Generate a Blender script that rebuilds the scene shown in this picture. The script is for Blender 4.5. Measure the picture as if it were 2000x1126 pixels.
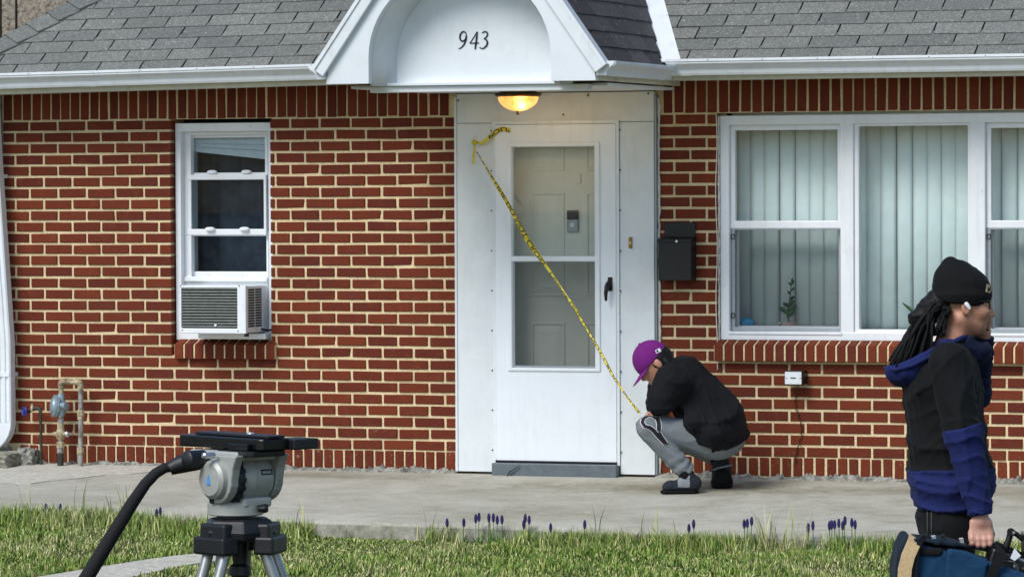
import bpy, bmesh, math, random
import numpy as np
from mathutils import Vector, Matrix
from mathutils.bvhtree import BVHTree
random.seed(7); np.random.seed(7)
for o in list(bpy.data.objects): bpy.data.objects.remove(o)
scene = bpy.context.scene
COL = scene.collection
R_ = math.radians

# ------------------------------------------------------------------ camera
FPX = 8300.0                      # focal length in pixels of a 2000 px wide picture
YAW, PITCH, ROLL = R_(20.0), 0.0219, 0.0045
DIST = 24.73
F = Vector((-math.sin(YAW)*math.cos(PITCH), math.cos(YAW)*math.cos(PITCH), -math.sin(PITCH)))
Rh = Vector((math.cos(YAW), math.sin(YAW), 0.0))
Fh = Vector((-math.sin(YAW), math.cos(YAW), 0.0))
U0 = Rh.cross(F)
Rr = Rh*math.cos(ROLL) - U0*math.sin(ROLL)
Ur = U0*math.cos(ROLL) + Rh*math.sin(ROLL)
CAM = Vector((0, 0, 1.09)) - F*DIST
def ray(px, py):
    return F + Rr*((px-1000.0)/FPX) - Ur*((py-563.0)/FPX)
def W(px, py, y=0.0):
    """point of the plane y=const behind a pixel of the photograph"""
    d = ray(px, py); t = (y-CAM.y)/d.y
    return CAM + d*t
CAM.z -= W(750, 920).z
def plane_hit(px, py, a, b, c):
    """hit with z = a + b*y + c*x"""
    d = ray(px, py)
    t = (a + b*CAM.y + c*CAM.x - CAM.z)/(d.z - b*d.y - c*d.x)
    return CAM + d*t
cam = bpy.data.cameras.new('camera'); camo = bpy.data.objects.new('camera', cam); COL.objects.link(camo)
cam.sensor_width = 36.0; cam.sensor_fit = 'HORIZONTAL'; cam.lens = FPX/2000.0*36.0
cam.clip_start = 0.1; cam.clip_end = 2000.0
m = Matrix((Rr, Ur, -F)).transposed().to_4x4(); m.translation = CAM
camo.matrix_world = m
scene.camera = camo

# ------------------------------------------------------------------ sky, sun, exposure
SUN_EL, SUN_AZ = R_(47), R_(200)         # azimuth from +Y, clockwise: in front of the house, a little to the left
world = bpy.data.worlds.new('World'); scene.world = world; world.use_nodes = True
nt = world.node_tree; bg = nt.nodes['Background']
sky = nt.nodes.new('ShaderNodeTexSky'); sky.sky_type = 'NISHITA'; sky.sun_disc = False
sky.sun_elevation = SUN_EL; sky.sun_rotation = SUN_AZ
sky.air_density = 1.0; sky.dust_density = 0.9; sky.ozone_density = 1.0
nt.links.new(sky.outputs[0], bg.inputs[0]); bg.inputs[1].default_value = 0.085
sun = bpy.data.lights.new('sun', 'SUN'); sun.energy = 1.5; sun.angle = R_(28); sun.color = (1.0, 0.985, 0.965)
suno = bpy.data.objects.new('sun', sun); COL.objects.link(suno)
sd = Vector((math.sin(SUN_AZ)*math.cos(SUN_EL), math.cos(SUN_AZ)*math.cos(SUN_EL), math.sin(SUN_EL)))
suno.rotation_euler = sd.to_track_quat('Z', 'Y').to_euler()
suno.location = (0, -10, 20)
vs = scene.view_settings
vs.view_transform = 'Standard'; vs.look = 'None'; vs.gamma = 1.0; vs.use_curve_mapping = False
vs.exposure = 0.92

# ------------------------------------------------------------------ materials
MATS = {}
def lin(c):
    if isinstance(c, str):
        c = tuple(int(c[i:i+2], 16)/255 for i in (0, 2, 4))
        return tuple(v/12.92 if v <= .04045 else ((v+.055)/1.055)**2.4 for v in c)
    return c
def new_mat(name):
    m = bpy.data.materials.new(name); m.use_nodes = True
    b = m.node_tree.nodes['Principled BSDF']; MATS[name] = m
    return m, m.node_tree, b
def nd(nt, typ, **kw):
    n = nt.nodes.new(typ)
    for k, v in kw.items():
        if k.startswith('i_'): n.inputs[k[2:].replace('_', ' ')].default_value = v
        else: setattr(n, k, v)
    return n
def ramp(nt, fac, stops):
    r = nt.nodes.new('ShaderNodeValToRGB'); e = r.color_ramp.elements
    while len(e) < len(stops): e.new(0.5)
    for k, (p, c) in enumerate(stops):
        e[k].position = p; c = lin(c); e[k].color = (c[0], c[1], c[2], 1)
    nt.links.new(fac, r.inputs[0]); return r
def mixc(nt, fac, a, b, mode='MIX'):
    n = nt.nodes.new('ShaderNodeMix'); n.data_type = 'RGBA'; n.blend_type = mode
    for s, v in ((0, fac), (6, a), (7, b)):
        if hasattr(v, 'is_output'): nt.links.new(v, n.inputs[s])
        elif s == 0: n.inputs[0].default_value = v
        else: v = lin(v); n.inputs[s].default_value = (v[0], v[1], v[2], 1)
    return n.outputs[2]
def coords(nt, kind='pos'):
    if kind == 'pos': return nt.nodes.new('ShaderNodeNewGeometry').outputs['Position']
    return nt.nodes.new('ShaderNodeTexCoord').outputs[{'obj': 'Object', 'gen': 'Generated'}[kind]]
def noise(nt, vec, scale, detail=4, rough=.6, dist=0.0, stretch=None):
    if stretch:
        mp = nt.nodes.new('ShaderNodeMapping'); mp.inputs['Scale'].default_value = stretch
        nt.links.new(vec, mp.inputs[0]); vec = mp.outputs[0]
    n = nt.nodes.new('ShaderNodeTexNoise'); n.inputs['Scale'].default_value = scale
    n.inputs['Detail'].default_value = detail; n.inputs['Roughness'].default_value = rough
    n.inputs['Distortion'].default_value = dist
    nt.links.new(vec, n.inputs['Vector']); return n.outputs['Fac']
def bump(nt, b, h, strength=.3, dist=.004):
    n = nt.nodes.new('ShaderNodeBump'); n.inputs['Strength'].default_value = strength; n.inputs['Distance'].default_value = dist
    nt.links.new(h, n.inputs['Height']); nt.links.new(n.outputs[0], b.inputs['Normal'])
def simple(name, col, rough=.6, metal=0.0, var=.06, scale=40, bmp=.15, dirt=None, dirt_scale=3.0, dirt_lo=.55, dirt_hi=.75, dirt_amt=.6, stretch=None, spec=.5, bdist=.002, streak=None, streak_amt=.35):
    m, t, b = new_mat(name); c = lin(col)
    v = coords(t); n = noise(t, v, scale, 5, .65, stretch=stretch)
    lo = tuple(max(0, x*(1-var*2)) for x in c); hi = tuple(min(1, x*(1+var*2)) for x in c)
    out = ramp(t, n, [(.3, lo), (.7, hi)]).outputs[0]
    if dirt:
        d = noise(t, v, dirt_scale, 8, .7, .3)
        f = ramp(t, d, [(dirt_lo, (0, 0, 0)), (dirt_hi, (dirt_amt,)*3)]).outputs[0]
        out = mixc(t, f, out, dirt)
    if streak:
        d = noise(t, v, 2.2, 8, .75, .2, stretch=(7, 7, .8))
        out = mixc(t, ramp(t, d, [(.52, (0, 0, 0)), (.72, (streak_amt,)*3)]).outputs[0], out, streak)
        sp = noise(t, v, 26, 3, .5)
        out = mixc(t, ramp(t, sp, [(.70, (0, 0, 0)), (.76, (streak_amt,)*3)]).outputs[0], out, streak)
    t.links.new(out, b.inputs['Base Color'])
    b.inputs['Roughness'].default_value = rough; b.inputs['Metallic'].default_value = metal
    b.inputs['Specular IOR Level'].default_value = spec
    if bmp: bump(t, b, n, bmp, bdist)
    return m

# brick: every brick a little different
m, t, b = new_mat('brick')
v = coords(t); rnd = t.nodes.new('ShaderNodeObjectInfo').outputs['Random']
base = ramp(t, rnd, [(0, '622310'), (.3, '6b2911'), (.6, '722d12'), (.9, '7a3314'), (1, '662a15')]).outputs[0]
n1 = noise(t, v, 60, 6, .7, stretch=(1, 1, 2.2)); n2 = noise(t, v, 14, 4, .6)
c1 = mixc(t, ramp(t, n1, [(.35, (0, 0, 0)), (.75, (.55,)*3)]).outputs[0], base, '381811')
c2 = mixc(t, ramp(t, n2, [(.55, (0, 0, 0)), (.8, (.45,)*3)]).outputs[0], c1, '874728')
n3 = noise(t, v, 32, 7, .75, .4)
# pale lime smears mostly low on the wall (splash zone)
sep = t.nodes.new('ShaderNodeSeparateXYZ'); t.links.new(v, sep.inputs[0])
mr = t.nodes.new('ShaderNodeMapRange'); mr.inputs[1].default_value = 0.1; mr.inputs[2].default_value = .75; mr.inputs[3].default_value = .60; mr.inputs[4].default_value = .74
t.links.new(sep.outputs[2], mr.inputs[0])
sb = t.nodes.new('ShaderNodeMath'); sb.operation = 'SUBTRACT'; t.links.new(n3, sb.inputs[0]); t.links.new(mr.outputs[0], sb.inputs[1])
sm = t.nodes.new('ShaderNodeMath'); sm.operation = 'MULTIPLY'; sm.use_clamp = True; t.links.new(sb.outputs[0], sm.inputs[0]); sm.inputs[1].default_value = 9
big = noise(t, v, 1.1, 4, .6)
c2 = mixc(t, ramp(t, big, [(.4, (.0,)*3), (.75, (.2,)*3)]).outputs[0], c2, '4a1d13')
c3 = mixc(t, sm.outputs[0], c2, '9a8678')
t.links.new(c3, b.inputs['Base Color']); b.inputs['Roughness'].default_value = .8; b.inputs['Specular IOR Level'].default_value = .3
bump(t, b, n1, .5, .003)
# the same brick seen through a per-piece random for joined pieces
simple('mortar', 'dcc79d', .95, var=.12, scale=90, bmp=.6, dirt='9c8a6a', dirt_scale=2.6, dirt_lo=.48, dirt_hi=.8, dirt_amt=.65, bdist=.004)
# shingles
def shingle_mat(name, stops, speck, dark):
    m, t, b = new_mat(name); v = coords(t)
    rnd = t.nodes.new('ShaderNodeObjectInfo').outputs['Random']
    base = ramp(t, rnd, stops).outputs[0]
    vo = t.nodes.new('ShaderNodeTexVoronoi'); vo.inputs['Scale'].default_value = 130; t.links.new(v, vo.inputs['Vector'])
    g = ramp(t, vo.outputs['Color'], [(.1, dark), (.55, (.55,)*3), (.97, (1.0,)*3)]).outputs[0]
    c = mixc(t, .8, base, g, 'MULTIPLY')
    n = noise(t, v, 5, 6, .65)
    c = mixc(t, ramp(t, n, [(.45, (0, 0, 0)), (.75, (.5,)*3)]).outputs[0], c, speck)
    n2 = noise(t, v, 45, 3, .5)
    c = mixc(t, ramp(t, n2, [(.66, (0, 0, 0)), (.74, (.6,)*3)]).outputs[0], c, 'b9bcb6')
    t.links.new(c, b.inputs['Base Color']); b.inputs['Roughness'].default_value = .92
    bump(t, b, vo.outputs['Distance'], .5, .003)
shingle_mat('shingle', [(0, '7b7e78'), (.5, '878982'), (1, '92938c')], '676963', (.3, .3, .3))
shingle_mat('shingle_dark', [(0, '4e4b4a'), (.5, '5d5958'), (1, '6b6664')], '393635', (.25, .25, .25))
simple('roof_felt', '17181a', .95)
simple('white_metal', 'dfe4e6', .38, var=.02, scale=9, bmp=.05, dirt='a9a89c', dirt_scale=1.6, dirt_lo=.55, dirt_hi=.85, dirt_amt=.4, streak='9b9a90', streak_amt=.3)
simple('white_vinyl', 'e3e6e8', .42, var=.02, scale=7, bmp=.03, dirt='b9b8b0', dirt_scale=4, dirt_lo=.58, dirt_hi=.85, dirt_amt=.4, streak='a9a89e', streak_amt=.25)
simple('white_door', 'e8edf0', .35, var=.012, scale=5, bmp=.03, dirt='cfd2d0', dirt_scale=1.5, dirt_amt=.4, streak='b5b7b4', streak_amt=.2)
simple('panel_paint', 'dbe0e1', .6, var=.025, scale=6, bmp=.06, dirt='c0bdac', dirt_scale=1.3, dirt_lo=.5, dirt_hi=.85, dirt_amt=.6, streak='b5b3a4', streak_amt=.2)
simple('stucco', 'dee4e7', .75, var=.025, scale=160, bmp=.25, dirt='bdbcb2', dirt_scale=1.7, dirt_lo=.52, dirt_hi=.85, dirt_amt=.5, streak='bcbcb4', streak_amt=.16)
simple('fascia', 'c9c7b2', .6, var=.05, scale=20, dirt='85806c', dirt_scale=4, dirt_amt=.5)
simple('soffit', 'cfcdbf', .7, var=.04, scale=20)
simple('threshold_grey', '5d666b', .55, var=.08, scale=25, dirt='41474a', dirt_scale=6)
simple('inner_door', 'e8e6dc', .55, var=.02, scale=10)
simple('caulk', 'd7d3c6', .8, var=.08, scale=50, bmp=.5)
simple('grey_alu', '8d9499', .4, .6, var=.04)
simple('screen_frame', '9aa1a6', .45, .3, var=.04)
simple('black_plastic', '07080a', .42, var=.1, scale=60)
simple('black_metal', '07080a', .5, .1, var=.1, scale=60)
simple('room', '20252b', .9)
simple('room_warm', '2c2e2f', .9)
simple('digit', '1c1e20', .4, .3)
simple('brass', '8a6d34', .35, .9, var=.1)
simple('bronze', '4a3a22', .4, .8, var=.15)
simple('rivet', '4a4a46', .5, .4)
simple('blind', 'f4fafa', .55, var=.02, scale=14, bmp=.04)
simple('curtain', '37424e', .8, var=.3, scale=9, bmp=.2)
simple('valance', 'e8ece8', .7, var=.06, scale=9)
simple('ac_white', 'e4e8ea', .4, var=.02, scale=8, bmp=.03, dirt='b0ae9f', dirt_scale=5, dirt_lo=.58)
simple('ac_dark', '17191b', .6)
simple('ac_fin', '8d928c', .45, .5, var=.1)
simple('pipe_cream', 'b0a283', .6, .2, var=.15, scale=40, dirt='5e4a30', dirt_scale=14, dirt_lo=.5, dirt_hi=.65, dirt_amt=.9)
simple('pipe_grey', 'a3a19b', .55, .3, var=.12, scale=40, dirt='4d3f31', dirt_scale=20, dirt_lo=.48, dirt_hi=.62, dirt_amt=.9)
simple('pipe_dark', '3b3d33', .6, .4, var=.2, scale=40, dirt='6b6f5c', dirt_scale=15)
simple('regulator', '93a4ac', .45, .4, var=.06, scale=30, dirt='5b6468', dirt_scale=16)
simple('valve_blue', '2f2f8a', .4, var=.1)
simple('silver', 'c9ccce', .3, .9)
simple('tripod_grey', 'a8aaa3', .5, .25, var=.03, scale=60, bmp=.1, dirt='5d5f5b', dirt_scale=14, dirt_lo=.6)
simple('tripod_leg', '9b9d99', .38, .7, var=.04, scale=30)
simple('tripod_black', '101216', .5, var=.1, scale=80, bmp=.2)
simple('plate_black', '0b0c10', .3, .2, var=.1)
simple('foam', '0b0c0e', .85, var=.2, scale=160, bmp=.5)
simple('logo_blue', '4b93d8', .4)
simple('label_light', 'a9aaa6', .5)
simple('rust', '5a3a1c', .8)
simple('leaf', '2f5a2a', .5, var=.25, scale=60)
simple('leaf_dark', '26451f', .45, var=.25, scale=60)
simple('pot', 'cfa8a8', .5, var=.1, scale=50)
simple('pot_white', 'd9d7d4', .4)
simple('cyan_toy', '22a4da', .45)
simple('tan_strap', 'c9ad82', .85, var=.1, scale=120, bmp=.3, dirt='7d6443', dirt_scale=9, dirt_lo=.55)
simple('stone', '8a8778', .9, var=.2, scale=14, bmp=.8, dirt='5a574a', dirt_scale=6, bdist=.01)
simple('flower', '2a2160', .6, var=.3, scale=90)
simple('stem', '48702c', .7)
simple('tan_wall', '8f8577', .95, var=.3, scale=26, bmp=1.0, dirt='4f473d', dirt_scale=22, dirt_lo=.55, dirt_hi=.62, dirt_amt=.9, bdist=.02)

def fabric(name, col, rough=.85, var=.12, scale=9, weave=500, sheen=.02, bmp=.25, bdist=.006):
    m, t, b = new_mat(name); c = lin(col); v = coords(t)
    n = noise(t, v, scale, 5, .6)
    out = ramp(t, n, [(.3, tuple(x*(1-var) for x in c)), (.7, tuple(min(1, x*(1+var)) for x in c))]).outputs[0]
    w = noise(t, v, weave, 2, .5)
    out = mixc(t, .35, out, ramp(t, w, [(.3, tuple(x*.6 for x in c)), (.7, tuple(min(1, x*1.3) for x in c))]).outputs[0])
    t.links.new(out, b.inputs['Base Color']); b.inputs['Roughness'].default_value = rough
    b.inputs['Sheen Weight'].default_value = sheen; b.inputs['Specular IOR Level'].default_value = .25
    n2 = noise(t, v, scale*1.6, 5, .6, 1.2); bump(t, b, n2, bmp*.6, bdist)
    return m
fabric('shirt_black', '07090e', var=.25, bmp=.5, bdist=.012)
fabric('undershirt', '07080a')
fabric('sweat_grey', '73797c', var=.1, scale=14, bmp=.5, bdist=.01)
fabric('print_dark', '25222a'); fabric('print_white', 'd8d8d6')
fabric('cap_purple', '6b1a6e', var=.12, scale=20, bmp=.1)
fabric('jacket_black', '07080a', var=.2, bmp=.45, bdist=.01)
fabric('jacket_blue', '172154', var=.2, bmp=.5, bdist=.012)
fabric('jacket_navy', '0f1530', var=.2, bmp=.4, bdist=.01)
fabric('pants_black', '090a0c', var=.2, bmp=.5, bdist=.012)
fabric('knit_black', '060707', weave=260, bmp=.35, sheen=.03)
fabric('hair', '0b0908', rough=.6, var=.4, scale=60, weave=300, sheen=.05)
fabric('dread', '0c0a09', rough=.75, var=.6, scale=50, weave=260, sheen=.02, bmp=.9)
fabric('bag_blue', '123857', var=.22, scale=8, bmp=.4, bdist=.008)
fabric('bag_dark', '10202e', var=.2)
fabric('webbing', '0d0f12', weave=400)
fabric('shoe_dark', '23282e', var=.3, scale=30); fabric('shoe_grey', '7b8084', var=.15, scale=30)
fabric('sole_black', '08080a', sheen=0)
fabric('sock', '0a0b10')
def skin_mat(name, a, c_, beard=None):
    m, t, b = new_mat(name); v = coords(t); n = noise(t, v, 22, 5, .6)
    out = ramp(t, n, [(.3, a), (.7, c_)]).outputs[0]
    if beard:
        at = t.nodes.new('ShaderNodeAttribute'); at.attribute_name = 'beard'
        mu = t.nodes.new('ShaderNodeMath'); mu.operation = 'MULTIPLY'; t.links.new(at.outputs['Fac'], mu.inputs[0])
        t.links.new(ramp(t, noise(t, v, 400, 2, .5), [(.35, (.45,)*3), (.65, (1, 1, 1))]).outputs[0], mu.inputs[1])
        out = mixc(t, mu.outputs[0], out, beard)
        at2 = t.nodes.new('ShaderNodeAttribute'); at2.attribute_name = 'lip'; out = mixc(t, at2.outputs['Fac'], out, '8a5048')
    t.links.new(out, b.inputs['Base Color'])
    b.inputs['Roughness'].default_value = .5; b.inputs['Subsurface Weight'].default_value = .08
    b.inputs['Subsurface Radius'].default_value = (.012, .005, .003); b.inputs['Subsurface Scale'].default_value = .6
    bump(t, b, noise(t, v, 180, 3), .12, .001)
skin_mat('skin', 'b17e65', 'c89176', '4a342a'); skin_mat('skin_hand', 'b98672', 'd09f8b'); skin_mat('lips', '8f544c', '9d6055')
skin_mat('stubble', '8d624d', 'a3735b')

def glass_mat(name, tint, ior=1.33, rough=0.0, haze=0.0):
    m, t, b = new_mat(name); t.nodes.remove(b); out = t.nodes['Material Output']
    tr = t.nodes.new('ShaderNodeBsdfTransparent'); c = lin(tint); tr.inputs[0].default_value = (*c, 1)
    gl = t.nodes.new('ShaderNodeBsdfGlossy'); gl.inputs['Roughness'].default_value = rough
    fr = t.nodes.new('ShaderNodeFresnel'); fr.inputs[0].default_value = ior
    mx = t.nodes.new('ShaderNodeMixShader'); t.links.new(fr.outputs[0], mx.inputs[0])
    t.links.new(tr.outputs[0], mx.inputs[1]); t.links.new(gl.outputs[0], mx.inputs[2])
    res = mx
    if haze:
        df = t.nodes.new('ShaderNodeBsdfDiffuse'); df.inputs[0].default_value = (.5, .52, .53, 1)
        n = noise(t, coords(t), 3.5, 5, .6, 1.0)
        f = ramp(t, n, [(.35, (haze*.2,)*3), (.75, (haze,)*3)]).outputs[0]
        m2 = t.nodes.new('ShaderNodeMixShader'); t.links.new(f, m2.inputs[0]); t.links.new(mx.outputs[0], m2.inputs[1]); t.links.new(df.outputs[0], m2.inputs[2]); res = m2
    t.links.new(res.outputs[0], out.inputs[0]); return m
glass_mat('glass', 'fafefd', 1.26, haze=.015)
glass_mat('glass_dark', 'eef3f6', 1.16, haze=.012)
glass_mat('glass_door', 'fbfdfc', 1.33, haze=.02)
m, t, b = new_mat('screen'); t.nodes.remove(b)
tr = t.nodes.new('ShaderNodeBsdfTransparent'); df = t.nodes.new('ShaderNodeBsdfDiffuse'); df.inputs[0].default_value = (.05, .055, .06, 1)
mx = t.nodes.new('ShaderNodeMixShader'); mx.inputs[0].default_value = .17
t.links.new(tr.outputs[0], mx.inputs[1]); t.links.new(df.outputs[0], mx.inputs[2]); t.links.new(mx.outputs[0], t.nodes['Material Output'].inputs[0])
# lamp bowl: frosted amber glass that is lit from inside
m, t, b = new_mat('lamp_glass'); v = coords(t)
n = noise(t, v, 40, 4, .6, .5)
b.inputs['Base Color'].default_value = (*lin('d8a65a'), 1); b.inputs['Roughness'].default_value = .35
b.inputs['Transmission Weight'].default_value = .55
t.links.new(ramp(t, n, [(.3, 'd09434'), (.7, 'ffe0a0')]).outputs[0], b.inputs['Emission Color']); b.inputs['Emission Strength'].default_value = .35
m, t, b = new_mat('bulb'); b.inputs['Emission Color'].default_value = (1, .72, .35, 1); b.inputs['Emission Strength'].default_value = 14
m, t, b = new_mat('tape')
v = coords(t); n = noise(t, v, 30, 3)
t.links.new(ramp(t, n, [(.3, 'c9b417'), (.7, 'e6d437')]).outputs[0], b.inputs['Base Color']); b.inputs['Roughness'].default_value = .35
simple('tape_ink', '0d0d0a', .5)
# concrete
m, t, b = new_mat('concrete'); v = coords(t)
n = noise(t, v, 3.0, 9, .7, .5); n2 = noise(t, v, 70, 6, .8); n3 = noise(t, v, .9, 8, .75, .8)
c = ramp(t, n, [(.28, '9a9584'), (.45, 'b0ac9d'), (.6, 'bcb9ab'), (.8, 'c8c6ba')]).outputs[0]
c = mixc(t, ramp(t, n3, [(.52, (0, 0, 0)), (.66, (.55,)*3)]).outputs[0], c, '858066')
c = mixc(t, ramp(t, n2, [(.38, (.35,)*3), (.6, (0, 0, 0))]).outputs[0], c, '6e6a5d')
n4 = noise(t, v, 5.5, 10, .8, 1.2); c = mixc(t, ramp(t, n4, [(.60, (0, 0, 0)), (.66, (.5,)*3)]).outputs[0], c, '746f5c')
for (sx_, sy_, rx2, ry2, amt) in ((1.15, -.55, 1.15, .42, .75), (-1.15, -.28, 1.0, .22, .6), (2.6, -.45, 1.2, .3, .45), (-2.2, -1.7, .7, .4, .3), (.6, -1.9, 1.1, .5, .3)):
    mp = t.nodes.new('ShaderNodeMapping'); mp.vector_type = 'POINT'; mp.inputs['Location'].default_value = (-sx_/rx2, -sy_/ry2, 0); mp.inputs['Scale'].default_value = (1/rx2, 1/ry2, 0)
    t.links.new(v, mp.inputs[0]); ln = t.nodes.new('ShaderNodeVectorMath'); ln.operation = 'LENGTH'; t.links.new(mp.outputs[0], ln.inputs[0])
    ad = t.nodes.new('ShaderNodeMath'); ad.operation = 'MULTIPLY_ADD'; t.links.new(n4, ad.inputs[0]); ad.inputs[1].default_value = 1.0
    hf = t.nodes.new('ShaderNodeMath'); hf.operation = 'MULTIPLY'; hf.inputs[1].default_value = .4; t.links.new(ln.outputs['Value'], hf.inputs[0]); t.links.new(hf.outputs[0], ad.inputs[2])
    c = mixc(t, ramp(t, ad.outputs[0], [(.95, (amt,)*3), (1.0, (amt,)*3)]).outputs[0] if False else ramp(t, ad.outputs[0], [(.52, (amt,)*3), (.88, (0, 0, 0))]).outputs[0], c, '6b6447')
t.links.new(c, b.inputs['Base Color']); b.inputs['Roughness'].default_value = .9; bump(t, b, n2, .5, .006)
simple('concrete_light', 'b9b5a8', .9, var=.14, scale=30, bmp=.4, dirt='8b866f', dirt_scale=3, bdist=.005)
simple('concrete_edge', '8d8a7c', .95, var=.25, scale=14, bmp=.8, dirt='5a5748', dirt_scale=7, bdist=.012)
simple('parging', '87867d', .95, var=.35, scale=24, bmp=.9, dirt='6a675d', dirt_scale=9, bdist=.01)
# grass
def grass_mat(name, blade):
    m, t, b = new_mat(name); v = coords(t)
    n = noise(t, v, 1.6, 5, .6, .5)
    if blade:
        isl = t.nodes.new('ShaderNodeNewGeometry').outputs['Random Per Island']
        g = ramp(t, isl, [(0, '406820'), (.32, '678a34'), (.62, '95aa4f'), (.85, 'bcbb70'), (1, 'ded6a2')]).outputs[0]
        st = ramp(t, isl, [(0, '566e30'), (.25, '8c9852'), (.55, 'bcb580'), (1, 'e2d8b0')]).outputs[0]
        c = mixc(t, ramp(t, n, [(.45, (0, 0, 0)), (.66, (.7,)*3)]).outputs[0], g, st)
        b.inputs['Subsurface Weight'].default_value = 0
    else:
        c = mixc(t, noise(t, v, 60, 5, .7), '2c2a17', '4f5526')
        bump(t, b, noise(t, v, 70, 5, .8), .8, .02)
    t.links.new(c, b.inputs['Base Color']); b.inputs['Roughness'].default_value = .7; b.inputs['Specular IOR Level'].default_value = .25
grass_mat('grass_blade', True); grass_mat('lawn', False)
# ------------------------------------------------------------------ mesh helpers
class MB:
    def __init__(s): s.v = []; s.f = []; s.mi = []
    def add(s, vs, fs, mi=0):
        o = len(s.v); s.v += [tuple(v) for v in vs]; s.f += [tuple(i+o for i in f) for f in fs]; s.mi += [mi]*len(fs); return s
    def box(s, a, b, mi=0):
        (x0, y0, z0), (x1, y1, z1) = a, b
        x0, x1 = sorted((x0, x1)); y0, y1 = sorted((y0, y1)); z0, z1 = sorted((z0, z1))
        return s.add([(x0,y0,z0),(x1,y0,z0),(x1,y1,z0),(x0,y1,z0),(x0,y0,z1),(x1,y0,z1),(x1,y1,z1),(x0,y1,z1)],
                     [(0,3,2,1),(4,5,6,7),(0,1,5,4),(1,2,6,5),(2,3,7,6),(3,0,4,7)], mi)
    def obox(s, c, ax, half, mi=0):
        """oriented box: ax = three unit vectors"""
        c = Vector(c); vs = []
        for sz in (-1, 1):
            for sx, sy in ((-1,-1),(1,-1),(1,1),(-1,1)):
                vs.append(c + ax[0]*(sx*half[0]) + ax[1]*(sy*half[1]) + ax[2]*(sz*half[2]))
        return s.add(vs, [(0,3,2,1),(4,5,6,7),(0,1,5,4),(1,2,6,5),(2,3,7,6),(3,0,4,7)], mi)
    def hexa(s, vs, mi=0):
        return s.add(vs, [(0,3,2,1),(4,5,6,7),(0,1,5,4),(1,2,6,5),(2,3,7,6),(3,0,4,7)], mi)
    def tube(s, pts, r, n=10, mi=0, caps=True, flat=1.0):
        pts = [Vector(p) for p in pts]
        rs = r if isinstance(r, (list, tuple)) else [r]*len(pts)
        o = len(s.v); prev = None
        for k, p in enumerate(pts):
            d = (pts[min(k+1, len(pts)-1)] - pts[max(k-1, 0)]).normalized()
            if prev is None:
                a = d.cross(Vector((0,0,1)))
                if a.length < .05: a = d.cross(Vector((0,1,0)))
                a.normalize()
            else: a = (prev - d*prev.dot(d)).normalized()
            prev = a; b2 = d.cross(a)
            for i in range(n):
                t = 2*math.pi*i/n
                s.v.append(tuple(p + a*(rs[k]*math.cos(t)) + b2*(rs[k]*flat*math.sin(t))))
        for k in range(len(pts)-1):
            for i in range(n):
                j = (i+1) % n
                s.f.append((o+k*n+i, o+k*n+j, o+(k+1)*n+j, o+(k+1)*n+i)); s.mi.append(mi)
        if caps:
            s.f.append(tuple(o+i for i in reversed(range(n)))); s.mi.append(mi)
            e = o+(len(pts)-1)*n; s.f.append(tuple(e+i for i in range(n))); s.mi.append(mi)
        return s
    def lathe(s, origin, axis, prof, n=24, mi=0, cap=True):
        """prof: list of (distance along axis, radius)"""
        origin = Vector(origin); axis = Vector(axis).normalized()
        return s.tube_lathe(origin, axis, prof, n, mi, cap)
    def tube_lathe(s, o_, ax, prof, n, mi, cap):
        a = ax.cross(Vector((0,0,1)))
        if a.length < .05: a = ax.cross(Vector((0,1,0)))
        a.normalize(); b2 = ax.cross(a); o = len(s.v)
        for d, r in prof:
            for i in range(n):
                t = 2*math.pi*i/n
                s.v.append(tuple(o_ + ax*d + a*(r*math.cos(t)) + b2*(r*math.sin(t))))
        for k in range(len(prof)-1):
            for i in range(n):
                j = (i+1) % n
                s.f.append((o+k*n+i, o+k*n+j, o+(k+1)*n+j, o+(k+1)*n+i)); s.mi.append(mi)
        if cap:
            s.f.append(tuple(o+i for i in reversed(range(n)))); s.mi.append(mi)
            e = o+(len(prof)-1)*n; s.f.append(tuple(e+i for i in range(n))); s.mi.append(mi)
        return s
    def prism(s, poly, ax, ay, az, o, d0, d1, mi=0):
        """polygon (u,v) in the ax,ay plane extruded along az from d0 to d1"""
        o = Vector(o); n = len(poly)
        vs = [o + ax*u + ay*v + az*d0 for u, v in poly] + [o + ax*u + ay*v + az*d1 for u, v in poly]
        fs = [tuple(reversed(range(n))), tuple(range(n, 2*n))] + [(i, (i+1) % n, n+(i+1) % n, n+i) for i in range(n)]
        return s.add(vs, fs, mi)
def wloc(o):
    v = Vector((0,0,0))
    while o is not None: v += o.location; o = o.parent
    return v
def link(o, parent=None):
    COL.objects.link(o)
    if parent is not None: o.parent = parent
    return o
def obj(name, mb, mat, parent=None, smooth=False, bevel=0, seg=2, auto=None, origin=None):
    """one mesh object; vertices are given in world space"""
    me = bpy.data.meshes.new(name)
    vs = np.array(mb.v, dtype=float)
    c = Vector(origin) if origin is not None else Vector(((vs.min(0)+vs.max(0))/2))
    me.from_pydata([tuple(v) for v in (vs-np.array(c))], [], mb.f)
    bm = bmesh.new(); bm.from_mesh(me); bmesh.ops.recalc_face_normals(bm, faces=bm.faces); bm.to_mesh(me); bm.free()
    for mm in (mat if isinstance(mat, (list, tuple)) else [mat]): me.materials.append(MATS[mm])
    if any(mb.mi): me.polygons.foreach_set('material_index', mb.mi)
    if smooth: me.polygons.foreach_set('use_smooth', [True]*len(me.polygons))
    o = bpy.data.objects.new(name, me); o.location = c - (wloc(parent) if parent else Vector((0,0,0)))
    link(o, parent)
    if bevel:
        md = o.modifiers.new('bevel', 'BEVEL'); md.width = bevel; md.segments = seg; md.limit_method = 'ANGLE'; md.angle_limit = R_(35)
    if smooth and auto is not None:
        try:
            me.set_sharp_from_angle(angle=R_(auto))
        except Exception: pass
    return o
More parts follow.
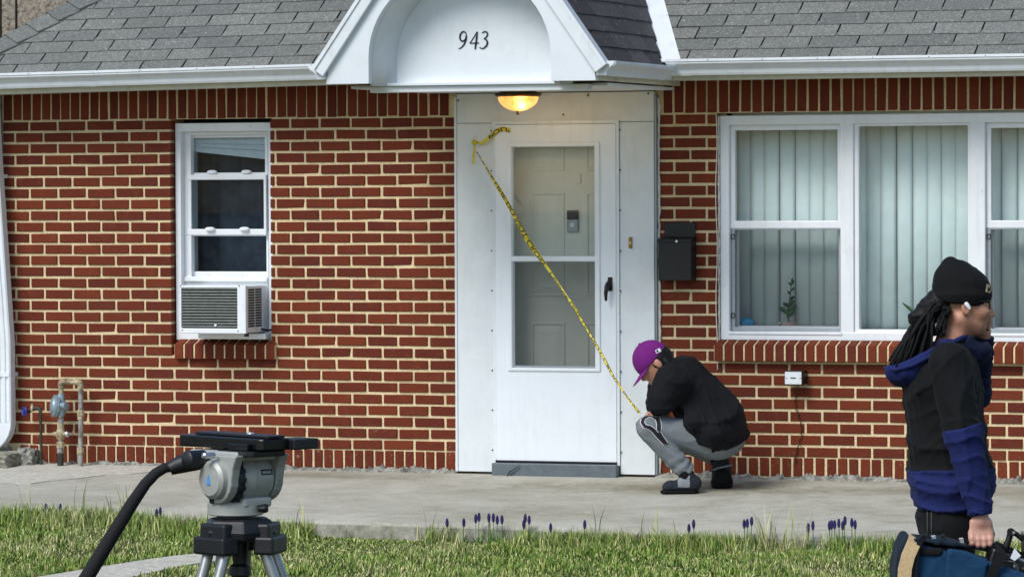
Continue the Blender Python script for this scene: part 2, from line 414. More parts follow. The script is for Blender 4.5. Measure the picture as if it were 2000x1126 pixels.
def shared(name, me, loc, parent, rot=None, scale=None):
    o = bpy.data.objects.new(name, me); o.location = Vector(loc) - wloc(parent)
    if rot: o.rotation_euler = rot
    if scale: o.scale = scale
    return link(o, parent)
def thing(name, label, cat, loc, group=None):
    o = bpy.data.objects.new(name, None); o.location = loc; o.empty_display_size = .1; COL.objects.link(o)
    return tag(o, label, cat, group)
def part_empty(name, parent, loc):
    o = bpy.data.objects.new(name, None); o.location = Vector(loc) - wloc(parent); o.empty_display_size = .1
    return link(o, parent)
def tag(o, label=None, cat=None, group=None, kind=None):
    for k, v in (('label', label), ('category', cat), ('group', group), ('kind', kind)):
        if v: o[k] = v
    return o
X, Y, Z = Vector((1,0,0)), Vector((0,1,0)), Vector((0,0,1))

# ------------------------------------------------------------------ signed distance modelling (for soft bodies)
def sd_cap(P, a, b, ra, rb, sy=None):
    a = np.array(a, float); b = np.array(b, float); d = b-a
    t = np.clip(((P-a)@d)/max(d@d, 1e-9), 0, 1)
    return np.linalg.norm(P-(a+t[..., None]*d), axis=-1) - (ra+(rb-ra)*t)
def sd_ell(P, c, r, ax=None):
    q = P-np.array(c, float)
    if ax is not None: q = q@np.array([list(v) for v in ax]).T
    r = np.array(r, float)
    k0 = np.linalg.norm(q/r, axis=-1); k1 = np.linalg.norm(q/(r*r), axis=-1)
    return k0*(k0-1)/np.maximum(k1, 1e-6)
def sd_box(P, c, h, rad=.01, ax=None):
    q = P-np.array(c, float)
    if ax is not None: q = q@np.array([list(v) for v in ax]).T
    q = np.abs(q)-(np.array(h, float)-rad)
    return np.linalg.norm(np.maximum(q, 0), axis=-1)+np.minimum(q.max(-1), 0)-rad
def smin(a, b, k):
    h = np.clip(.5+.5*(b-a)/k, 0, 1); return b*(1-h)+a*h-k*h*(1-h)
def smax(a, b, k): return -smin(-a, -b, k)
def ecap(P, a, b, ra, rb, w, axis):
    """capsule squashed by w along axis"""
    axis = np.array(axis, float); Q = P + (P@axis)[..., None]*axis*(1/w-1)
    A = np.array(a, float); A = A + (A@axis)*axis*(1/w-1); B = np.array(b, float); B = B + (B@axis)*axis*(1/w-1)
    return sd_cap(Q, A, B, ra, rb)*min(w, 1)
def surf_nets(fn, lo, hi, h):
    lo = np.array(lo, float); hi = np.array(hi, float); n = np.ceil((hi-lo)/h).astype(int)+1
    g = [lo[i]+h*np.arange(n[i]) for i in range(3)]
    P = np.stack(np.meshgrid(*g, indexing='ij'), -1)
    V = np.empty(tuple(n)); B = 12; br = B*h*.87*1.6+h*2
    for i in range(0, n[0], B):
        for j in range(0, n[1], B):
            ks = list(range(0, n[2], B))
            C = np.array([[P[min(i+B//2, n[0]-1), 0, 0, 0], P[0, min(j+B//2, n[1]-1), 0, 1], P[0, 0, min(k+B//2, n[2]-1), 2]] for k in ks])
            dc = fn(C)
            for k, d in zip(ks, dc):
                sl_ = (slice(i, i+B), slice(j, j+B), slice(k, k+B))
                if abs(d) > br: V[sl_] = d
                else: V[sl_] = fn(P[sl_])
    S = V < 0
    c = [S[i:n[0]-1+i, j:n[1]-1+j, k:n[2]-1+k] for i in (0,1) for j in (0,1) for k in (0,1)]
    cnt = sum(x.astype(int) for x in c); act = (cnt > 0) & (cnt < 8)
    idx = -np.ones(act.shape, int); ids = np.argwhere(act); idx[act] = np.arange(len(ids))
    acc = np.zeros((len(ids), 3)); num = np.zeros(len(ids))
    corners = [(i, j, k) for i in (0,1) for j in (0,1) for k in (0,1)]
    for a in range(8):
        for b in range(a+1, 8):
            ca, cb = np.array(corners[a]), np.array(corners[b])
            if abs(ca-cb).sum() != 1: continue
            va = V[tuple((ids+ca).T)]; vb = V[tuple((ids+cb).T)]
            msk = (va < 0) != (vb < 0)
            t = np.where(msk, va/np.where(va == vb, 1, va-vb), 0)
            p = ca+(cb-ca)*t[:, None]
            acc[msk] += p[msk]; num[msk] += 1
    verts = lo+h*(ids+acc/num[:, None])
    faces = []
    for ax in range(3):
        o1, o2 = [(1,2),(2,0),(0,1)][ax]
        sl = [slice(1, n[i]-1) for i in range(3)]; sl[ax] = slice(0, n[ax]-1)
        sh = list(sl); sh[ax] = slice(1, n[ax])
        A = S[tuple(sl)]; B = S[tuple(sh)]
        e = np.argwhere(A != B); flip = A[A != B]
        base = e.copy()
        for i in range(3):
            if i != ax: base[:, i] += 1
        d1 = np.zeros(3, int); d1[o1] = 1; d2 = np.zeros(3, int); d2[o2] = 1
        q = np.stack([idx[tuple((base-d1-d2).T)], idx[tuple((base-d2).T)], idx[tuple(base.T)], idx[tuple((base-d1).T)]], 1)
        q[~flip] = q[~flip][:, ::-1]; faces.append(q)
    return verts, np.concatenate(faces)
def sdf_obj(name, fn, lo, hi, h, mats, parent, frame, matfn=None, iters=1):
    """mesh a distance field given in the local frame (origin, ax, ay, az) and link it"""
    v, f = surf_nets(fn, lo, hi, h)
    me = bpy.data.meshes.new(name)
    o_, ax, ay, az = frame
    M = np.array([list(ax), list(ay), list(az)])
    w = v@M + np.array(o_)
    c = (w.min(0)+w.max(0))/2
    me.vertices.add(len(w)); me.vertices.foreach_set('co', (w-c).ravel())
    me.loops.add(f.size); me.loops.foreach_set('vertex_index', f.ravel().astype(np.int32))
    me.polygons.add(len(f)); me.polygons.foreach_set('loop_start', np.arange(0, f.size, 4, dtype=np.int32))
    me.update(); me.validate()
    for mm in (mats if isinstance(mats, (list, tuple)) else [mats]): me.materials.append(MATS[mm])
    if matfn is not None:
        fc = v[f].mean(1); me.polygons.foreach_set('material_index', matfn(fc).astype(np.int32))
    me.polygons.foreach_set('use_smooth', np.ones(len(f), bool))
    o = bpy.data.objects.new(name, me); o.location = Vector(c) - (wloc(parent) if parent else Vector((0,0,0)))
    link(o, parent)
    return o

def folds(P, amp, f, seed=0):
    """soft irregular cloth creases"""
    r = np.random.RandomState(seed); d = np.zeros(P.shape[:-1])
    for k in range(3):
        a = r.normal(size=3); a /= np.linalg.norm(a); b = r.normal(size=3); b /= np.linalg.norm(b)
        fr = f*(.55+.35*k)
        u = np.sin((P@a)*fr+1.8*np.sin((P@b)*fr*.45+r.uniform(0, 6))+r.uniform(0, 6))
        d += (1-np.abs(u))**3*(1.0/(1+.5*k))
    return amp*(.5-d)*1.3
def loft(P, zs, cx, rx, ry, cy=None):
    z = P[..., 2]; c = np.interp(z, zs, cx); a = np.interp(z, zs, rx); b = np.interp(z, zs, ry)
    y0 = 0 if cy is None else np.interp(z, zs, cy)
    k = np.sqrt(((P[..., 0]-c)/a)**2+((P[..., 1]-y0)/b)**2)
    return (k-1)*np.minimum(a, b)
# ================================================================== SETTING: ground, slab, path
SL = 0.045                                    # fall of the slab away from the house
def slab_pt(px, py): return plane_hit(px, py, 0, SL, 0)
E0, E1 = slab_pt(540, 1012), slab_pt(1240, 1035)
def edge_y(x): return E0.y + (x-E0.x)*(E1.y-E0.y)/(E1.x-E0.x)
def lawn_z(x, y):
    d = max(0.0, edge_y(x)-y)
    z = -.105 - .088 - .05*min(d, 5) + .012*math.sin(x*1.3+.4)*math.cos(y*1.1)
    z += .035*max(0, min(1, (-1.05-x)/.5))*max(0, 1-d/1.2)          # a little higher at the left bed
    if d > 7: z += .02*min(d-7, 12)
    return z
def lawn_hit(px, py):
    t = 20.0; d = ray(px, py)
    for _ in range(40):
        p = CAM+d*t; t += (lawn_z(p.x, p.y)-p.z)/d.z*.9
    return CAM+d*t
mb = MB(); xs = [-400, -60, -25, -12, -8]+[-6+.25*i for i in range(57)]+[9, 12, 25, 60, 400]; ys = [-400, -60, -40, -30]+[-24+.5*i for i in range(39)]+[-4.5+.15*i for i in range(20)]+[-1.2, 0, 3, 8, 30, 60, 400]
vs = []
for y in ys:
    for x in xs:
        z = lawn_z(max(-8, min(9, x)), max(-26, y)) if y < 3 else -.35
        if y > edge_y(x)+.1: z = -.4
        vs.append((x, y, z))
fs = [(j*len(xs)+i, j*len(xs)+i+1, (j+1)*len(xs)+i+1, (j+1)*len(xs)+i) for j in range(len(ys)-1) for i in range(len(xs)-1)]
mb.add(vs, fs); g = obj('ground', mb, 'lawn', smooth=True); tag(g, kind='structure')
# concrete apron along the house
mb = MB(); n = 60; top = []; x0, x1 = -6.0, 8.0
def jit(x, a, s): return a*math.sin(x*9.1+s)+a*.6*math.sin(x*23.7+s*2)
rows = []
for k in range(n+1):
    x = x0+(x1-x0)*k/n; ey = edge_y(x)+jit(x, .008, 1)
    r = [(x, .05, SL*.05-.0), (x, -.6, -.6*SL), (x, -1.4, -1.4*SL), (x, ey+.03, (ey+.03)*SL), (x, ey+.008, ey*SL-.006), (x, ey, ey*SL-.02), (x, ey+jit(x, .006, 4), -.45)]
    rows.append(r)
vs = [p for r in rows for p in r]; q = 7
fs = [(k*q+i, k*q+i+1, (k+1)*q+i+1, (k+1)*q+i) for k in range(n) for i in range(q-1)]
mb.add(vs, fs); mb.mi = [1 if i % (q-1) == 5 else 0 for i in range(len(fs))]
s = obj('pavement', mb, ['concrete', 'concrete_edge'], smooth=True, auto=40); tag(s, kind='structure')
# newer pour in the left corner, a thin overlay with an uneven border, and the pale strip against the wall
pts = [slab_pt(-260, 962), slab_pt(30, 944), slab_pt(60, 945), slab_pt(95, 940), slab_pt(150, 935), slab_pt(205, 928), slab_pt(255, 926), slab_pt(330, 918)]
mb = MB(); lift = Vector((0, 0, .006)); low = Vector((0, 0, -.004))
back = [Vector((p.x, -.004, p.x*0+.004)) for p in pts]
for k in range(len(pts)-1):
    a, b_, c, d = pts[k], pts[k+1], back[k+1], back[k]
    mb.add([a+lift, b_+lift, c+lift, d+lift, a+low, b_+low], [(0,1,2,3), (0,4,5,1)])
o = obj('pavement_patch', mb, 'concrete_light'); tag(o, kind='structure')
# narrow path across the lawn, lower left
far = [(60, 1132), (170, 1114), (270, 1098), (345, 1088), (420, 1080)]
near = [(190, 1142), (270, 1127), (340, 1111), (385, 1103), (430, 1097)]
mb = MB(); A = [lawn_hit(*p) for p in far]; B = [lawn_hit(*p) for p in near]
ext = (A[0]-A[1])*2.5; A = [A[0]+ext]+A; B = [B[0]+ext]+B
for k in range(len(A)-1):
    up = Vector((0, 0, .012)); dn = Vector((0, 0, -.08))
    a, b_, c, d = B[k], B[k+1], A[k+1], A[k]
    mb.hexa([a+dn, b_+dn, c+dn, d+dn, a+up, b_+up, c+up, d+up])
o = obj('path', mb, 'concrete_light'); tag(o, kind='structure')
PATH_A, PATH_B = A, B

# ================================================================== THE HOUSE
house = thing('brick_house', 'one-storey red brick house with grey shingle roof and white arched door canopy', 'house', (0, 0, 0))
ZR, ZS, NC = .122, 2.085, 29                  # top of the bottom header course, underside of the soldier course
CH = (ZS-ZR)/NC
XL, XR = W(6, 500).x, 5.6                     # ends of the front wall
DX0, DX1 = -.338, .878                        # door surround
wy = .05
def wx(px, y=wy): return W(px, 450, y).x
def wz(py, px=440, y=wy): return W(px, py, y).z
L = dict(x0=wx(343), x1=wx(533.5), z0=wz(664), z1=wz(240))
Rw = dict(x0=W(1406, 450, .03).x, x1=W(2175, 450, .03).x, z0=W(1600, 665, .03).z, z1=W(1600, 224, .03).z)
def wall_slab(name, x0, x1, op):
    mb = MB(); y0, y1 = .008, .22; zt = 2.42
    ox0, ox1, oz0, oz1 = op
    ox0 -= .008; ox1 += .008
    mb.box((x0, y0, -.1), (ox0, y1, zt)); mb.box((ox1, y0, -.1), (x1, y1, zt))
    mb.box((ox0, y0, -.1), (ox1, y1, oz0)); mb.box((ox0, y0, oz1), (ox1, y1, zt))
    return obj(name, mb, 'mortar', house)
LO = (L['x0']-.006, L['x1']+.004, L['z0']-.09, ZS)
RO = (Rw['x0']-.006, Rw['x1']+.004, Rw['z0']-.10, ZS)
wallL = wall_slab('wall', XL, DX0, LO); wallR = wall_slab('wall', DX1, XR, RO)
wallL['label'] = 'brick wall left of the door'; wallR['label'] = 'brick wall right of the door'
mb = MB(); mb.box((XL, .22, -.1), (XL+.2, 6.5, 2.42)); mb.box((XL, 6.5, -.1), (XR, 6.7, 2.42)); mb.box((XR-.2, .22, -.1), (XR, 6.5, 2.42))
mb.box((DX0+.001, .2, 2.06), (DX1-.001, .3, 2.42)); obj('wall', mb, 'mortar', house)
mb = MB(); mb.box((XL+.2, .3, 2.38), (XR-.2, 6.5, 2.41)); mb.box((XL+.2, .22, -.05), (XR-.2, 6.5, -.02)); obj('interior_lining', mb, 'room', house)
# brick meshes
BW, BH, BD = .1775, CH-.0155, .07
def brick_mesh(w, h, d, seed):
    rr = random.Random(seed); bm = bmesh.new(); bmesh.ops.create_cube(bm, size=1)
    for v in bm.verts:
        v.co.x *= w; v.co.y *= d; v.co.z *= h
        v.co.x += rr.uniform(-.0016, .0016); v.co.z += rr.uniform(-.0016, .0016)
        if v.co.y < 0: v.co.y += rr.uniform(-.0012, .0012)
        if v.co.y < 0 and rr.random() < .06:
            s_ = rr.uniform(.3, 1); v.co.x -= math.copysign(.004*s_, v.co.x); v.co.z -= math.copysign(.003*s_, v.co.z); v.co.y += .003*s_
    ed = [e for e in bm.edges if all(v.co.y < 0 for v in e.verts)] + [e for e in bm.edges if abs(e.verts[0].co.y-e.verts[1].co.y) > d*.5]
    bmesh.ops.bevel(bm, geom=ed, offset=.0032, segments=1, affect='EDGES', profile=.5)
    me = bpy.data.meshes.new('brick'); bm.to_mesh(me); bm.free(); me.materials.append(MATS['brick']); return me
BM_ = [brick_mesh(BW, BH, BD, i) for i in range(16)]
HM_ = [brick_mesh(BW*.5, BH, BD, 20+i) for i in range(4)]
SM_ = [brick_mesh(.0525, .2, BD, 40+i) for i in range(6)]
RM_ = [brick_mesh(.0525, .105, BD, 60+i) for i in range(6)]
def joint_lists():
    xa, xb = W(58.6, 555).x, W(625.6, 555).x
    odd = [xa-.1918*k for k in range(6, 0, -1)]+[xa+(xb-xa)*k/10 for k in range(10)]+[xb+.1962*k for k in range(8)]
    ra = W(1316, 235).x; mod = .1945
    oddR = [ra+mod*k for k in range(-3, 30)]
    return odd, oddR
ODD, ODDR = joint_lists()
def mids(l): return [(a+b_)/2 for a, b_ in zip(l, l[1:])]
def field(wall, joints, x0, x1, holes):
    out = []
    for r in range(NC):
        z1 = ZS-r*CH; z0 = z1-CH; zc = (z0+z1)/2
        js = joints if r % 2 == 0 else mids(joints)
        segs = [(x0, x1)]
        for hx0, hx1, hz0, hz1 in holes:
            if zc > hz0 and zc < hz1:
                segs = [s_ for a, b_ in segs for s_ in ((a, min(b_, hx0)), (max(a, hx1), b_)) if s_[1]-s_[0] > .01]
        for a, b_ in segs:
            cuts = [a-.007]+[j for j in js if a+.03 < j < b_-.03]+[b_+.007]
            for p, q_ in zip(cuts, cuts[1:]):
                w = q_-p-.0155+random.uniform(-.002, .002)
                if w > .012: out.append(((p+q_)/2, zc+random.uniform(-.0012, .0012), w))
    return out
def lay(wall, bricks, limit=300):
    bricks = sorted(bricks, key=lambda b: -b[2] - .004*b[0])
    for x, z, w in bricks[:limit]:
        half = w < BW*.7
        o = shared('brick', random.choice(HM_ if half else BM_), (x, BD/2+random.uniform(-.002, .002), z), wall,
                   rot=(0, random.uniform(-.004, .004), 0), scale=(w/(BW*.5 if half else BW), 1, 1))
    rest = bricks[limit:]
    if rest:
        mb = MB()
        for x, z, w in rest:
            y = random.uniform(-.002, .002); c = .003; a, b_ = x-w/2, x+w/2; h0, h1 = z-BH/2, z+BH/2
            mb.add([(a+c, y, h0+c), (b_-c, y, h0+c), (b_-c, y, h1-c), (a+c, y, h1-c), (a, y+c, h0), (b_, y+c, h0), (b_, y+c, h1), (a, y+c, h1), (a, y+BD, h0), (b_, y+BD, h0), (b_, y+BD, h1), (a, y+BD, h1)],
                   [(0,1,2,3), (0,4,5,1), (1,5,6,2), (2,6,7,3), (3,7,4,0), (4,8,9,5), (5,9,10,6), (6,10,11,7), (7,11,8,4)])
        o = obj('bricks', mb, 'brick_many', wall); tag(o, kind='stuff')
# the joined remainder takes its per-brick variation from the mesh islands
mm = MATS['brick'].copy(); MATS['brick_many'] = mm
for n_ in list(mm.node_tree.nodes):
    if n_.bl_idname == 'ShaderNodeObjectInfo':
        tgt = [l.to_socket for l in n_.outputs['Random'].links]; gi = mm.node_tree.nodes.new('ShaderNodeNewGeometry')
        for s_ in tgt: mm.node_tree.links.new(gi.outputs['Random Per Island'], s_)
lay(wallL, field(wallL, ODD, XL+.002, DX0-.004, [(LO[0], LO[1], LO[2], 3)]))
lay(wallR, field(wallR, ODDR, DX1+.008, XR-.01, [(RO[0], RO[1], RO[2], 3)]))
def course(wall, meshes, name, x0, x1, mod, z, phase=0):
    n = int((x1-x0)/mod)
    for k in range(n):
        x = x0+mod*(k+.5)+random.uniform(-.0015, .0015)
        shared(name, random.choice(meshes), (x, BD/2+random.uniform(-.002, .002), z+random.uniform(-.002, .002)), wall, rot=(0, random.uniform(-.008, .008), 0))
course(wallL, SM_, 'soldier_brick', XL+.004, DX0, .0645, ZS+.1035); course(wallR, SM_, 'soldier_brick', DX1+.045, 4.5, .0665, ZS+.1035)
course(wallL, RM_, 'header_brick', XL+.1, DX0, .0645, ZR-.054); course(wallR, RM_, 'header_brick', DX1+.02, 4.5, .066, ZR-.054)
# brick sills
def sill(name, x0, x1, zt, proj, drop, n, lab):
    root = part_empty(name, house, ((x0+x1)/2, 0, zt-.1)); root['label'] = lab
    mod = (x1-x0)/n
    yb = .1; dz = .045
    def prof(a, b_, ex, mat, nm):
        mb = MB(); e = ex
        mb.hexa([(a, -proj+e, zt-drop-.012+e), (b_, -proj+e, zt-drop-.012+e), (b_, yb, zt-.085+e), (a, yb, zt-.085+e),
                 (a, -proj+e, zt-.02-e), (b_, -proj+e, zt-.02-e), (b_, yb, zt+.024-e), (a, yb, zt+.024-e)])
        return obj(nm, mb, mat, root, bevel=.004 if not ex else 0, seg=1)
    prof(x0+.003, x1-.003, .006, 'mortar', 'mortar_bed')
    for k in range(n):
        prof(x0+mod*k+.0055, x0+mod*(k+1)-.0055, 0, 'brick', 'sill_brick')
sill('window_sill', W(339, 680, -.03).x, W(537.5, 680, -.03).x, L['z0']-.002, .03, .098, 10, 'brick sill under the small window')
sill('window_sill', W(1393, 690, -.055).x, W(2190, 690, -.055).x, Rw['z0']-.002, .055, .105, 39, 'long brick sill under the wide window')
# cement parging at the foot of the wall
for a, b_ in ((XL, DX0), (DX1, XR)):
    mb = MB(); n = int((b_-a)/.013); pr = []
    for k in range(n+1):
        x = a+(b_-a)*k/n
        h = .020+.008*math.sin(x*7)+.005*math.sin(x*31+2)+random.choice([-.010, -.004, 0, 0, .004, .012])*random.random()*1.6
        if x < W(60, 900).x: h += .07*min(1, (W(75, 900).x-x)/.15)
        d = .022+random.uniform(-.008, .010)
        pr.append((x, h, d))
    vs = []
    for x, h, d in pr: vs += [(x, -d-.025, -.01), (x, -d, h*.5), (x, -.006, h), (x, .012, h+.004)]
    mb.add(vs, [(k*4+i, k*4+i+1, k*4+i+5, k*4+i+4) for k in range(n) for i in range(3)])
    obj('foundation', mb, 'parging', house)

# ------------------------------------------------------------------ windows
def frame(mb, x0, x1, z0, z1, w, y0, y1, mi=0):
    wl, wr, wt, wb = w if isinstance(w, tuple) else (w,)*4
    O = [(x0, z0), (x1, z0), (x1, z1), (x0, z1)]; I = [(x0+wl, z0+wb), (x1-wr, z0+wb), (x1-wr, z1-wt), (x0+wl, z1-wt)]
    vs = [(x, y, z) for y in (y0, y1) for ring in (O, I) for x, z in ring]; fs = []
    for i in range(4):
        j = (i+1) % 4; fs += [(i, j, 4+j, 4+i), (8+j, 8+i, 12+i, 12+j), (j, i, 8+i, 8+j), (4+i, 4+j, 12+j, 12+i)]
    return mb.add(vs, fs, mi)
def pane(name, x0, x1, z0, z1, y, mat, parent):
    mb = MB(); mb.box((x0, y, z0), (x1, y+.004, z1)); return obj(name, mb, mat, parent)
# small double-hung window, left
win = part_empty('window', house, ((L['x0']+L['x1'])/2, .1, L['z0'])); win['label'] = 'small white window holding an air conditioner'
x0, x1, z0, z1 = L['x0'], L['x1'], L['z0'], L['z1']
obj('window_frame', frame(MB(), x0, x1, z0, z1, (.036, .03, .05, .05), wy, wy+.05), 'white_vinyl', win, bevel=.004)
obj('jamb', frame(MB(), x0+.03, x1-.025, z0+.04, z1-.045, (.05, .02, .025, .02), wy+.05, .2), 'white_vinyl', win, bevel=.003)
ys = .13
def gx(px): return W(px, 450, ys).x
def gz(py): return W(445, py, ys).z
sl, sr = gx(362), gx(524)
def sash(name, zt, zb, gt, gb, y, gl=gx(376), gr=gx(518)):
    mb = frame(MB(), sl, sr, zb, zt, (gl-sl, sr-gr, zt-gt, gb-zb), y, y+.03)
    o = obj(name, mb, 'white_vinyl', win, bevel=.004); pane('pane', gl-.004, gr+.004, gb-.004, gt+.004, y+.014, 'glass_dark', o); return o
sash('upper_sash', gz(250), gz(349), gz(269), gz(337), ys)
s2 = sash('middle_sash', gz(341), gz(459), gz(351), gz(447), ys-.033, gx(372), gx(519.5))
s3 = sash('lower_sash', gz(452), gz(545), gz(461), gz(530), ys, gx(376), gx(520))
obj('sash_rail', MB().box((sl-.004, ys-.05, gz(549)), (sr+.01, ys-.03, gz(540))), 'white_vinyl', win, bevel=.003)
for s_, py in ((win, 336), (s2, 447)):
    for px in (416, 483):
        mb = MB(); c = Vector((gx(px), ys-.005 if s_ is win else ys-.04, gz(py)))
        mb.lathe(c, Y*-1, [(-.01, .03), (.012, .03), (.016, .022)], 16)
        mb.v = [(x, y, c.z+(z-c.z)*.42) for x, y, z in mb.v]
        obj('tilt_latch', mb, 'white_vinyl', win, smooth=True, auto=40)
mb = MB(); mb.box((gx(512), ys-.02, z0+.05), (x1-.03, ys, gz(548))); obj('side_panel', mb, 'white_vinyl', win); obj('filler_panel', MB().box((sl-.002, ys-.028, gz(560)), (sr+.006, ys-.01, gz(544))), 'white_vinyl', win)
mb = MB()
for k in range(4): mb.box((gx(514)+k*.011, ys-.026, z0+.05), (gx(514)+k*.011+.006, ys-.02, gz(549)))
obj('accordion_fold', mb, 'white_vinyl', win)
# dark room behind the small window with a torn blind and a sheet of plastic
mb = MB(); a, b_ = (x0-.3, .24, z0-.4), (x1+.6, 2.2, z1+.25)
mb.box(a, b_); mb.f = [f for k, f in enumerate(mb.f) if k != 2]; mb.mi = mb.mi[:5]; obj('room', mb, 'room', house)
wb_root = thing('roller_blind', 'pale window blind hanging crooked behind the top pane of the small window', 'blind', (gx(440), .3, gz(300)))
mb = MB(); mb.hexa([(gx(370), .165, W(370, 296, .28).z), (gx(560), .165, W(560, 316, .28).z), (gx(560), .18, W(560, 316, .28).z), (gx(370), .18, W(370, 296, .28).z),
                    (gx(370), .165, W(370, 266, .28).z), (gx(560), .165, W(560, 262, .28).z), (gx(560), .18, W(560, 262, .28).z), (gx(370), .18, W(370, 266, .28).z)])
obj('cloth', mb, 'valance', wb_root)
for k in range(3): obj('slat', MB().tube([(gx(372), .158, W(372, 272+k*7, .28).z), (gx(556), .158, W(556, 272+k*12, .28).z)], .004, 6), 'white_vinyl', wb_root)
mb = MB(); n = 40; vs = []
for k in range(n+1):
    x = x0-.05+(x1-x0+.3)*k/n; y = .36+.02*math.sin(k*1.1)+.012*math.sin(k*2.7)
    vs += [(x, y, z1+.1), (x+.02*math.sin(k*.7), y+.02, z0+.1)]
mb.add(vs, [(2*k, 2*k+1, 2*k+3, 2*k+2) for k in range(n)])
cu = obj('curtain', mb, 'curtain', smooth=True); tag(cu, 'dark creased curtain hanging behind the small window', 'curtain')

# wide three-part window, right
win = part_empty('window', house, ((Rw['x0']+Rw['x1'])/2, .1, Rw['z0'])); win['label'] = 'wide white three-part window with vertical blinds'
x0, x1, z0, z1 = Rw['x0'], Rw['x1'], Rw['z0'], Rw['z1']
yf = .03
def rx(px, y=yf): return W(px, 450, y).x
def rz(py, y=yf): return W(1650, py, y).z
obj('window_frame', frame(MB(), x0, x1, z0, z1, (rx(1424)-x0, .055, .055, .05), yf, yf+.06), 'white_vinyl', win, bevel=.006)
mb = MB()
for a, b_ in ((1641, 1667), (1893, 1924)): mb.box((rx(a), yf+.002, z0+.045), (rx(b_), yf+.07, z1-.05))
mu = MB()
for a, b_ in ((1641, 1667), (1893, 1924)):
    obj('mullion', MB().box((rx(a), yf+.002, z0+.045), (rx(b_), yf+.07, z1-.05)), 'white_vinyl', win, bevel=.006)
yg = .075
def hung(pa, pb):
    xa, xb = rx(pa), rx(pb); zt = z1-.05; zb = z0+.045; zm0, zm1 = rz(446), rz(431)
    o = obj('upper_sash', frame(MB(), xa, xb, zm0, zt, (.028, .024, .035, zm1-zm0), yg-.015, yg+.025), 'white_vinyl', win, bevel=.004)
    pane('pane', xa+.02, xb-.02, zm1-.005, zt-.03, yg, 'glass', o)
    o = obj('lower_sash', frame(MB(), xa+.012, xb-.012, zb, zm0+.02, (.02, .02, .018, .035), yg+.03, yg+.06), 'white_vinyl', win, bevel=.004)
    pane('pane', xa+.02, xb-.02, zb+.03, zm0+.01, yg+.045, 'glass', o)
    fr = obj('screen_frame', frame(MB(), xa+.002, xb-.002, zb+.006, zm0+.004, (.022, .01, .012, .022), yg-.012, yg+.004), 'screen_frame', win, bevel=.002)
    pane('insect_screen', xa+.02, xb-.01, zb+.02, zm0, yg-.004, 'screen', fr)
    for py in (462, 617):
        obj('screen_clip', frame(MB(), xa+.002, xa+.024, rz(py+5), rz(py-5), .004, yg-.017, yg-.012), 'black_plastic', fr)
    mb = MB(); mb.box((xa-.004, yf-.006, zb-.012), (xb+.01, yf+.03, zb+.004)); obj('sill_lip', mb, 'white_vinyl', win, bevel=.003)
hung(1424, 1641); hung(1924, 2158)
o = obj('fixed_sash', frame(MB(), rx(1667), rx(1893), z0+.045, z1-.05, (.028, .012, .018, .02), yg-.03, yg+.03), 'white_vinyl', win, bevel=.005)
pane('pane', rx(1667)+.02, rx(1893)-.008, z0+.06, z1-.06, yg, 'glass', o)
mb = MB(); mb.box((x0+.02, .13, z0-.03), (x1-.02, .24, W(1540, 641, .2).z)); obj('inner_sill', mb, 'white_vinyl', win, bevel=.004)
SILL_Z = W(1540, 641, .2).z
# caulk line and loose wire on the left edge of the wide window
mb = MB(); pts = []
for k in range(40):
    z = z0+(z1-z0)*k/39; pts.append((x0-.003+.0015*math.sin(k*2.3)+random.uniform(-.0015, .0015), .02, z))
mb.tube(pts, [.006+random.uniform(-.002, .002) for _ in pts], 6); obj('caulk_bead', mb, 'caulk', win)
pts = [(W(1400+1.5*math.sin(k*.5), 450).x, -.006, 2.08-(2.08-.62)*k/30) for k in range(31)]
o = obj('cable', MB().tube(pts, .0028, 6), 'caulk'); tag(o, 'thin pale cable clipped down the brick beside the wide window', 'cable')
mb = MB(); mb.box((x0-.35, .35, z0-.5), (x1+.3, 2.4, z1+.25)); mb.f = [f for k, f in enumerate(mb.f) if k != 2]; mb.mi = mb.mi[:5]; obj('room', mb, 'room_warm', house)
# vertical blind
bl = thing('vertical_blind', 'pale grey-green vertical blind hanging behind the wide window', 'blind', ((x0+x1)/2, .33, z0))
obj('head_rail', MB().box((x0+.01, .24, z1-.02), (x1-.01, .30, z1+.03)), 'white_vinyl', bl)
xx = x0+.075; k = 0; rr = random.Random(5)
while xx < x1+.05:
    w = .089; ang = rr.choice([.05, .08, .1, .06, .16]); xx2 = xx+rr.choice([.080, .084, .086, .093, .084, .095])
    bot = rr.uniform(-.006, .006); tw = rr.uniform(-.02, .02)
    mb = MB(); vs = []; N = 4
    for i in range(N+1):
        s_ = -.5+i/N; cv = .006*(1-4*s_*s_)
        for z, t_ in ((z0-.02+.05, tw), (z1, 0)):
            a_ = ang+t_; vs.append((xx+s_*w*math.cos(a_)+cv*math.sin(a_), .265+s_*w*math.sin(a_)-cv*math.cos(a_), z))
    mb.add(vs, [(2*i, 2*i+2, 2*i+3, 2*i+1) for i in range(N)])
    o = obj('slat', mb, 'blind', bl, smooth=True)
    md = o.modifiers.new('solid', 'SOLIDIFY'); md.thickness = .0015
    xx = xx2
